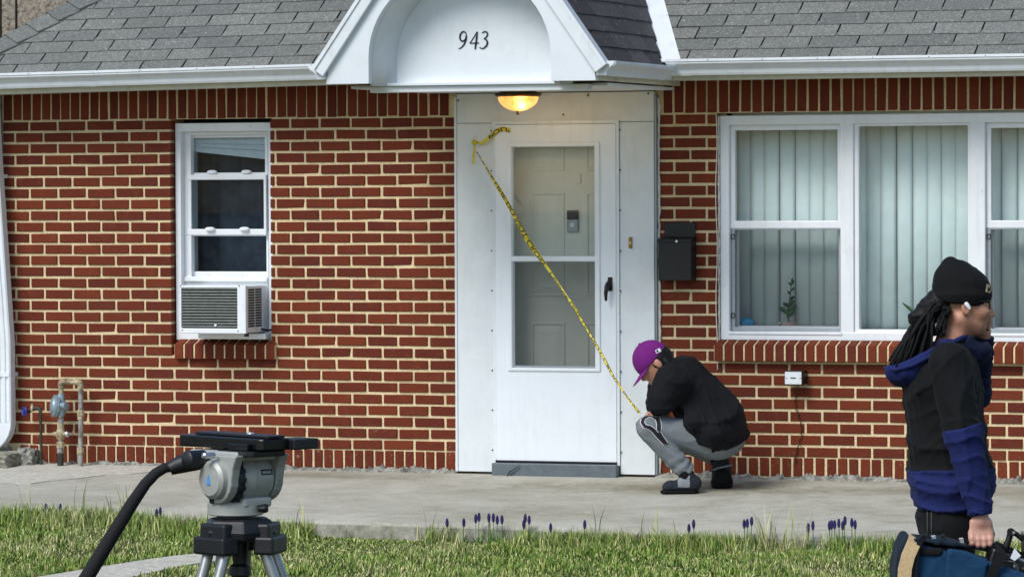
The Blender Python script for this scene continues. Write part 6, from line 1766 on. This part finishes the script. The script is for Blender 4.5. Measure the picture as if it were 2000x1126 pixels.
zl_, xl_ = mq(0, 625)[2], mq(1893, 0)[0]
def skin_zone(c):
    m_ = np.zeros(len(c), int); hand = (c[:, 2] < mq(0, 960)[2]); m_[hand] = 1
    return m_
bd_o = sdf_obj('body', skin_all, mq(1780, 1085, -.34), mq(1965, 520, .34), .0045, ['skin', 'skin_hand'], mp_, MF, skin_zone)
def sstep(x, a, b): t = np.clip((x-a)/(b-a), 0, 1); return t*t*(3-2*t)
me_ = bd_o.data; co = np.empty(len(me_.vertices)*3); me_.vertices.foreach_get('co', co); co = co.reshape(-1, 3)+np.array(wloc(bd_o))-np.array(MO)
lc_ = np.stack([co@np.array(Rh), co@np.array(Fh), co[:, 2]], 1)
lo_z = np.interp(lc_[:, 0], [mq(1880, 0)[0], mq(1900, 0)[0], mq(1915, 0)[0], mq(1925, 0)[0]], [mq(0, 608)[2], mq(0, 630)[2], mq(0, 636)[2], mq(0, 640)[2]])
bea = sstep(lo_z-lc_[:, 2], -.008, .012)*sstep(lc_[:, 0], mq(1874, 0)[0], mq(1886, 0)[0])*(lc_[:, 2] > mq(0, 668)[2])*(lc_[:, 1] < .065)*.55
mus = np.exp(-((lc_[:, 2]-mq(0, 625)[2])/.006)**2)*sstep(lc_[:, 0], mq(1912, 0)[0], mq(1918, 0)[0])*(np.abs(lc_[:, 1]) < .03)*.6
lipv = np.exp(-((lc_[:, 2]-mq(0, 633)[2])/.009)**4)*sstep(lc_[:, 0], mq(1914, 0)[0], mq(1919, 0)[0])*(np.abs(lc_[:, 1]) < .024)*.7
brw = np.exp(-((lc_[:, 2]-mq(0, 586)[2])/.004)**2)*sstep(lc_[:, 0], mq(1915, 0)[0], mq(1922, 0)[0])*.7
for nm_, val in (('beard', np.clip(np.maximum(np.maximum(bea, mus), brw), 0, 1)), ('lip', lipv)):
    at_ = me_.attributes.new(nm_, 'FLOAT', 'POINT'); at_.data.foreach_set('value', val.astype(np.float32))
# beanie
def beanie_fn(P):
    d = sd_ell(P, mq(1879, 566), (.109, .094, .094)); d = smin(d, sd_ell(P, mq(1862, 541), (.064, .060, .066)), .045)
    d = smin(d, sd_ell(P, mq(1855, 514), (.024, .023, .023)), .014)
    band = sd_ell(P, mq(1878, 577), (.115, .099, .082))
    lim = (P-mq(1877, 574))@np.array([.10, 0, 1.0]); band = smax(band, np.abs(lim+.008)-.030, .008)
    d = smax(d, -(lim+.03), .006); d = smin(d, band, .006)
    cav = sd_ell(P, mq(1883, 580), (.098, .082, .100)); d = np.maximum(d, -np.maximum(cav, lim+.0))
    ang = np.arctan2(P[..., 1], P[..., 0]-mq(1876, 0)[0])
    return d+.0012*np.sin(ang*60)+folds(P, .003, 40, 3)
bn = sdf_obj('beanie', beanie_fn, mq(1800, 615, -.13), mq(1955, 490, .13), .0045, 'knit_black', mp_, MF)
def mdecal(name, o, c, u, v, mat, off): return decal(name, o, quadrows(c, u, v), mat, o, off)
mdecal('tag_patch', bn, (1930.5, 563), (4.6, 1.6), (-1.0, 7.5), 'tan_strap', .003); mdecal('tag_print', bn, (1931.5, 565), (2.2, .8), (-.5, 3.6), 'print_dark', .0055)
# earbud and glasses
obj('earbud', MB().tube([mw(1881, 590, -.096), mw(1884, 594, -.100), mw(1889, 602, -.098)], [.007, .0085, .0055], 12), 'white_vinyl', mp_, smooth=True, auto=60)
gls = part_empty('glasses', mp_, mw(1925, 592, -.06))
obj('temple_arm', MB().tube([mw(1927, 588, -.066), mw(1905, 587, -.080), mw(1885, 586, -.088)], .0036, 8), 'black_plastic', gls)
obj('temple_arm', MB().tube([mw(1927, 588, .066), mw(1905, 587, .080), mw(1885, 586, .088)], .0036, 8), 'black_plastic', gls)
for s_ in (-1, 1):
    c = [mw(1930.5, 595+9.5*math.sin(a), s_*(.033+.026*math.cos(a))) for a in [2*math.pi*k/20 for k in range(21)]]
    obj('lens_rim', MB().tube(c, .0028, 6), 'black_plastic', gls)
    mb = MB(); mb.add(c[:-1], [tuple(range(20))]); obj('lens', mb, 'glass_dark', gls)
obj('bridge', MB().tube([mw(1932, 591, -.008), mw(1933, 590, 0), mw(1932, 591, .008)], .0025, 6), 'black_plastic', gls)
# dreadlocks: from under the beanie back and down into the hood
mb = MB(); rr = random.Random(4)
for k in range(190):
    s_ = rr.uniform(-1, 1); u = rr.random()
    st_ = (1826+rr.uniform(-4, 16), 590+rr.uniform(-6, 8), s_*.075)
    if k < 26: st_ = (1846+rr.uniform(-8, 8), 600+rr.uniform(-2, 10), -.082+rr.uniform(-.01, .01))
    en = (1738+u*75, 716-u*22+rr.uniform(-10, 14), s_*.085+rr.uniform(-.02, .02))
    if k < 26: en = (1832+rr.uniform(-10, 10), 648+rr.uniform(-8, 8), -.075)
    pts = []
    for j in range(9):
        t = j/8; x = st_[0]+(en[0]-st_[0])*t; y = st_[1]+(en[1]-st_[1])*t**1.25-10*math.sin(t*math.pi)*(1-u*.4)*(k >= 26); d_ = st_[2]+(en[2]-st_[2])*t+.012*math.sin(t*6+k)
        pts.append(mw(x+2*math.sin(t*9+k), y, d_))
    mb.tube(pts, [.0058*(1-.2*t/8)+rr.uniform(-.0013, .0013) for t in range(9)], 6)
hr = obj('hair', mb, 'dread', mp_, smooth=True)
def tie_fn(P): return sd_cap(P, mq(1834, 596), mq(1790, 622), .066, .034)+folds(P, .005, 60, 5)
sdf_obj('hair_wrap', tie_fn, mq(1760, 660, -.12), mq(1860, 560, .12), .006, 'hair', mp_, MF)
# jacket
ZJ = [mq(0, y)[2] for y in (1004, 975, 940, 912, 860, 800, 750, 715, 690, 668)]
CX = [mq(x, 0)[0] for x in (1860, 1859, 1858, 1856, 1850, 1846, 1842, 1842, 1846, 1852)]
RX = [.142, .150, .158, .160, .156, .150, .150, .136, .112, .080]
RY = [.185, .19, .195, .195, .195, .20, .21, .195, .15, .09]
def jack_fn(P):
    d = loft(P, ZJ, CX, RX, RY)
    hem = mq(0, 996)[2]-.07*(P[..., 0]-.02); d = smax(d, hem-P[..., 2], .004)
    d = smax(d, P[..., 2]-mq(0, 668)[2], .03)
    d = d+folds(P, .011, 20, 21)+folds(P, .004, 40, 23)
    d = d-.006*np.exp(-((P[..., 2]-mq(0, 915)[2])/.01)**2)
    return np.maximum(d, -sd_cap(P, mq(1872, 640), mq(1858, 690), .064, .064))
jk = sdf_obj('jacket', jack_fn, mq(1745, 1012, -.26), mq(1960, 655, .26), .0065, 'jacket_black', mp_, MF)
sdf_obj('hem_panel', lambda P: smax(jack_fn(P)-.004, P[..., 2]-mq(0, 913)[2]-.02*P[..., 0]-.003*np.sin(P[..., 1]*25), .003), mq(1745, 1012, -.26), mq(1960, 895, .26), .0065, 'jacket_blue', jk, MF)
def sleeve(P, a, e, w, ra, re, rw, seed, cr_):
    d = smin(sd_cap(P, a, e, ra, re), sd_cap(P, e, w, re*.96, rw), .02)
    ax_ = w-a; L__ = np.linalg.norm(ax_); t = ((P-a)@ax_)/L__**2
    w1 = 1-np.abs(np.sin(t*24+2.2*np.sin(P@np.array([9., 16, 3]))+1)); d = d-cr_*1.3*np.exp(-((t-.55)/.22)**2)*(w1**2-.3)-cr_*1.2*np.clip((t-.72)/.2, 0, 1)*((1-np.abs(np.sin(t*34+1.6*np.sin(P[..., 0]*22+P[..., 1]*17))))**2-.3)
    d = smax(d+folds(P, .006, 28, seed), (P-w-(w-e)/np.linalg.norm(w-e)*.012)@((w-e)/np.linalg.norm(w-e)), .003); return d
sl1 = sdf_obj('sleeve', lambda P: sleeve(P, SHR, ELR, WRR+np.array([0, 0, .008]), .084, .069, .044, 31, .006), mq(1790, 1015, -.37), mq(1945, 655, -.05), .0055, 'jacket_black', mp_, MF)
slf = lambda P: sleeve(P, SHR, ELR, WRR+np.array([0, 0, .008]), .084, .069, .044, 31, .006)
sdf_obj('lower_sleeve', lambda P: smax(slf(P)-.004, P[..., 2]-mq(0, 826)[2]-.25*(P[..., 0]-mq(1868, 0)[0])-.003*np.sin(P[..., 1]*40), .003), mq(1790, 1015, -.37), mq(1945, 800, -.05), .0055, 'jacket_blue', sl1, MF)
obj('cuff', MB().tube([mw(1899, 984, -.25), mw(1900.5, 995, -.25)], [.047, .043], 24), 'jacket_blue', sl1, smooth=True, auto=50)
sl2 = sdf_obj('sleeve', lambda P: sleeve(P, SHL, ELL, WRL, .080, .066, .044, 33, .005), mq(1795, 840, .0), mq(1965, 640, .30), .006, 'jacket_navy', mp_, MF)
# hood lying on the back
hax = Vector((math.cos(R_(25)), 0, math.sin(R_(25)))); hup = Vector((-math.sin(R_(25)), 0, math.cos(R_(25))))
def hood_fn(P):
    A = (hax, Vector((0, 1, 0)), hup)
    o_ = sd_ell(P, mq(1801, 697), (.150, .135, .090), A); i_ = sd_ell(P, mq(1797, 690), (.128, .115, .078), A)
    o_ = smin(o_, sd_ell(P, mq(1775, 722), (.075, .11, .062)), .04)
    top = (P-mq(1801, 690))@np.array(hup)
    d = smax(o_, top-.012, .01); d = smax(d, -i_, .01)
    col = sd_cap(P, mq(1852, 676, 0), mq(1880, 662, 0), .095, .075); ci = sd_cap(P, mq(1850, 660, 0), mq(1880, 645, 0), .085, .070)
    col = smax(smax(col, -ci, .006), (P-mq(1870, 664))@np.array([.3, 0, .95]), .006)
    return smin(d, col, .02)+folds(P, .004, 40, 41)
def hood_zone(c):
    top = (c-mq(1801, 690))@np.array(hup); return np.where(top > -.014, 0, np.where(c[:, 0] > mq(1812, 0)[0], 1, 0))
hd_o = sdf_obj('hood', hood_fn, mq(1715, 770, -.17), mq(1935, 635, .17), .006, ['jacket_blue', 'jacket_black'], mp_, MF, hood_zone)
obj('hood_rim', MB().tube([mw(1728, 717, -.02), mw(1745, 719, -.10), mw(1775, 710, -.135), mw(1810, 692, -.142), mw(1840, 674, -.128), mw(1866, 661, -.096), mw(1884, 655, -.06)], [.008, .009, .009, .009, .009, .009, .008], 10), 'jacket_blue', hd_o, smooth=True)
def collar_fn(P):
    a = sd_cap(P, mq(1884, 668, 0), mq(1905, 685, 0), .075, .06); i_ = sd_cap(P, mq(1880, 645, 0), mq(1898, 655, 0), .070, .055)
    return smax(a, -i_, .01)+folds(P, .004, 40, 44)
sdf_obj('collar', collar_fn, mq(1840, 735, -.12), mq(1945, 630, .12), .006, 'jacket_navy', mp_, MF)
# trousers and shoes
def tr_fn(P):
    d = sd_ell(P, mq(1850, 1010), (.118, .165, .14))
    for s_, k, a in ((-1, mq(1862, 1225, -.10), mq(1835, 1415, -.10)), (1, mq(1880, 1225, .10), mq(1905, 1412, .10))):
        d = smin(d, sd_cap(P, mq(1852, 1030, s_*.09), k, .095, .068), .05); d = smin(d, sd_cap(P, k, a, .068, .058), .02)
    return d+folds(P, .006, 30, 51)
tro = sdf_obj('trousers', tr_fn, mq(1760, 1440, -.22), mq(1960, 935, .22), .010, 'pants_black', mp_, MF)
for px in (1811, 1819): decal('side_stripe', tro, [[(px-1+2*j/3, 985+i*6) for j in range(4)] for i in range(12)], 'rivet', tro, .003)
for px, d_ in ((1838, -.10), (1908, .10)):
    def sfn(P, px=px, d_=d_):
        b = mq(px, 0, d_); b[2] = MG
        a = sd_cap(P, b+np.array([-.03, 0, .05]), b+np.array([.15, 0, .035]), .05, .042); a = smin(a, sd_cap(P, b+np.array([0, 0, .06]), b+np.array([0, 0, .13]), .05, .055), .03)
        return np.maximum(a, MG+.002-P[..., 2])
    b = mq(px, 0, d_); b[2] = MG
    sdf_obj('shoe', sfn, b-np.array([.12, .09, .01]), b+np.array([.24, .09, .2]), .008, 'sole_black', mp_, MF)

# ================================================================== CAMERA BAG AND CAMERA
bag = thing('camera_bag', 'blue and black camera bag with tan strap carried by the walking person', 'bag', (mw(1890, 1126, -.28).x, mw(1890, 1126, -.28).y, mw(1890, 1200, -.28).z))
BDp = -.275
def bagprof(P, pts, hw, rad):
    """rounded prism in the X-Z plane, soft"""
    q = P[..., [0, 2]]; n = len(pts); d = np.full(P.shape[:-1], -1e9)
    for k in range(n):
        a = np.array(pts[k]); b = np.array(pts[(k+1) % n]); e = b-a; nn = np.array([e[1], -e[0]])/np.linalg.norm(e)
        d = smax(d, (q-a)@nn, rad)
    return smax(d, np.abs(P[..., 1]-BDp)-hw, rad)
def P2(px, py): q = mq(px, py); return (q[0], q[2])
main = [P2(1752, 1040), P2(1742, 1085), P2(1748, 1190), P2(2085, 1215), P2(2095, 1128), P2(1985, 1098), P2(1905, 1068), P2(1830, 1044)]
area = sum(main[k][0]*main[(k+1) % 8][1]-main[(k+1) % 8][0]*main[k][1] for k in range(8))
if area < 0: main = main[::-1]
def bag_fn(P): return bagprof(P, main, .125, .03)+folds(P, .005, 22, 61)+folds(P, .002, 60, 62)
bgo = sdf_obj('bag_body', bag_fn, mq(1720, 1230, BDp-.16), mq(2110, 1015, BDp+.16), .008, 'bag_blue', bag, MF)
endp = [P2(1748, 1028), P2(1728, 1075), P2(1732, 1185), P2(1768, 1190), P2(1766, 1030)]
ar_ = sum(endp[k][0]*endp[(k+1) % 5][1]-endp[(k+1) % 5][0]*endp[k][1] for k in range(5))
if ar_ < 0: endp = endp[::-1]
sdf_obj('end_panel', lambda P: bagprof(P, endp, .135, .025)+folds(P, .004, 30, 63), mq(1712, 1205, BDp-.17), mq(1785, 1010, BDp+.17), .007, 'bag_dark', bag, MF)
def soft_panel(name, poly, d0, d1, mat, seed, rad=.012):
    pp = [P2(*p) for p in poly]; n = len(pp); a_ = sum(pp[k][0]*pp[(k+1) % n][1]-pp[(k+1) % n][0]*pp[k][1] for k in range(n))
    if a_ < 0: pp = pp[::-1]
    def fn(P):
        q = P[..., [0, 2]]; d = np.full(P.shape[:-1], -1e9)
        for k in range(n):
            a = np.array(pp[k]); b = np.array(pp[(k+1) % n]); e = b-a; nn = np.array([e[1], -e[0]])/np.linalg.norm(e); d = smax(d, (q-a)@nn, rad)
        return smax(d, np.abs(P[..., 1]-(d0+d1)/2)-(d1-d0)/2, rad)+folds(P, .003, 45, seed)
    xs = [p[0] for p in poly]; ys = [p[1] for p in poly]
    return sdf_obj(name, fn, mq(min(xs)-8, max(ys)+8, d0-.03), mq(max(xs)+8, min(ys)-8, d1+.03), .005, mat, bag, MF)
nf = BDp-.125
soft_panel('side_pocket', [(1828, 1052), (1816, 1190), (1885, 1190), (1908, 1078), (1868, 1058)], nf-.014, nf+.03, 'bag_blue', 71)
soft_panel('side_pocket', [(1917, 1096), (1912, 1200), (2080, 1210), (2085, 1138), (2000, 1112)], nf-.012, nf+.03, 'bag_blue', 72)
soft_panel('reinforcement_band', [(1771, 1051), (1769, 1066), (1818, 1068), (1822, 1052)], nf-.008, nf+.02, 'webbing', 73, .006)
soft_panel('reinforcement_band', [(1764, 1112), (1762, 1130), (1806, 1130), (1812, 1108)], nf-.008, nf+.02, 'webbing', 74, .006)
soft_panel('top_flap', [(1764, 1034), (1766, 1047), (1826, 1050), (1870, 1058), (1868, 1046), (1824, 1036)], nf-.004, nf+.22, 'bag_dark', 75, .008)
def strip(name, path, w, mat, thick=.006):
    """flat webbing along (px,py,d) points, facing the viewer"""
    mb = MB(); vs = []; P_ = [Vector(mw(*p)) for p in path]
    for k, p in enumerate(P_):
        t = (P_[min(k+1, len(P_)-1)]-P_[max(k-1, 0)]).normalized(); s_ = t.cross(-Fh).normalized(); n_ = s_.cross(t).normalized()
        vs += [p-s_*(w/2)+n_*thick, p+s_*(w/2)+n_*thick, p+s_*(w/2)-n_*thick*.2, p-s_*(w/2)-n_*thick*.2]
    mb.add(vs, [(4*k+i, 4*k+(i+1) % 4, 4*k+4+(i+1) % 4, 4*k+4+i) for k in range(len(P_)-1) for i in range(4)]+[(3, 2, 1, 0), (4*len(P_)-4, 4*len(P_)-3, 4*len(P_)-2, 4*len(P_)-1)])
    return obj(name, mb, mat, bag, smooth=True, auto=60)
strip('tan_strap', [(1768, 1036, nf+.03), (1762, 1044, nf-.022), (1752, 1066, nf-.026), (1746, 1090, nf-.026), (1744, 1120, nf-.024), (1746, 1160, nf-.02)], .050, 'tan_strap')
strip('webbing_strap', [(1794, 1030, nf+.06), (1778, 1036, nf-.012), (1769, 1054, nf-.02), (1766, 1090, nf-.018), (1763, 1140, nf-.016)], .020, 'webbing')
strip('webbing_strap', [(1938, 1058, nf+.12), (1930, 1068, nf-.008), (1919, 1086, nf-.022), (1908, 1112, nf-.022), (1896, 1150, nf-.018)], .036, 'webbing')
strip('carry_handle', [(1846, 1052, -.25), (1862, 1046, -.25), (1882, 1051, -.25), (1902, 1057, -.25), (1922, 1062, -.25), (1940, 1074, -.25)], .026, 'webbing', .009)
for px, py in ((1791, 1029), (1804, 1032), (1822, 1030), (1857, 1037)):
    obj('buckle', MB().obox(mw(px, py+3, nf+.03), ((Rh+Z*.2).normalized(), Fh, (Z-Rh*.2).normalized()), (.008, .006, .012)), 'silver' if px in (1804, 1857) else 'black_plastic', bag, bevel=.003)
# video camera riding in the open bag
vc = thing('video_camera', 'black video camera with folded monitor arm sticking out of the blue bag', 'camera', mw(1975, 1120, -.27))
V0 = (Rh*math.cos(R_(-20))+Z*math.sin(R_(-20))).normalized(); V2 = (Z*math.cos(R_(-20))-Rh*math.sin(R_(-20))).normalized()
obj('camera_body', MB().obox(mw(1975, 1100, -.27), (V0, Fh, V2), (.13, .065, .045)), 'black_plastic', vc, bevel=.010)
obj('top_handle', MB().tube([mw(1912, 1052, -.24), mw(1935, 1058, -.24), mw(1960, 1068, -.24), mw(1985, 1080, -.24)], [.016, .018, .018, .015], 12), 'black_plastic', vc, smooth=True, auto=50)
obj('rail', MB().tube([mw(1962, 1074, -.33), mw(2040, 1106, -.33)], .007, 10), 'grey_alu', vc)
obj('arm_post', MB().tube([mw(1944, 1064, -.28), mw(1952, 1044, -.28), mw(1956, 1030, -.28)], [.014, .012, .012], 12), 'black_metal', vc, smooth=True, auto=50)
obj('arm_joint', MB().lathe(mw(1957, 1027, -.30), Fh, [(-.012, .014), (.03, .014)], 16), 'black_metal', vc, smooth=True, auto=40)
obj('joint_cap', MB().lathe(mw(1960, 1027, -.314), -Fh, [(0, .006), (.003, .005)], 12), 'silver', vc)
obj('arm_link', MB().tube([mw(1957, 1027, -.28), mw(1968, 1032, -.28), mw(1980, 1042, -.28)], [.011, .010, .010], 10), 'black_metal', vc, smooth=True, auto=50)
obj('monitor', MB().obox(mw(2000, 1054, -.26), ((Rh*.95+Z*.02).normalized(), Fh, Z), (.037, .06, .046)), 'black_plastic', vc, bevel=.006)
obj('monitor_hood', MB().obox(mw(1999, 1030, -.27), (Rh, Fh, Z), (.037, .062, .003)), 'silver', vc, bevel=.001)
obj('eyepiece', MB().lathe(mw(1986, 1078, -.30), Rh, [(0, .024), (.05, .026), (.06, .022)], 18), 'black_plastic', vc, smooth=True, auto=40)
obj('white_clip', MB().prism([P2(1960, 1056), P2(1952, 1075), P2(1960, 1080), P2(1972, 1070)], Rh, Z, Fh, Vector(MO)+Fh*0, -.345, -.335), 'white_vinyl', vc)
for k, pts in enumerate(([(1940, 1080), (1958, 1082), (1966, 1092), (1964, 1108), (1956, 1118)], [(1972, 1084), (1985, 1092), (1992, 1106), (1986, 1120)], [(1920, 1050), (1928, 1045), (1940, 1052), (1950, 1066)])):
    obj('cable', MB().tube([mw(px, py, -.345+.02*k) for px, py in pts], .0045, 8), 'black_plastic' if k else 'rivet', vc, smooth=True)
for k in range(5): obj('control_knob', MB().lathe(mw(1962+16*k, 1090+7*k, -.335), -Fh, [(-.01, .009), (.006, .009), (.008, .006)], 14), 'black_metal' if k % 2 else 'grey_alu', vc, smooth=True, auto=40)
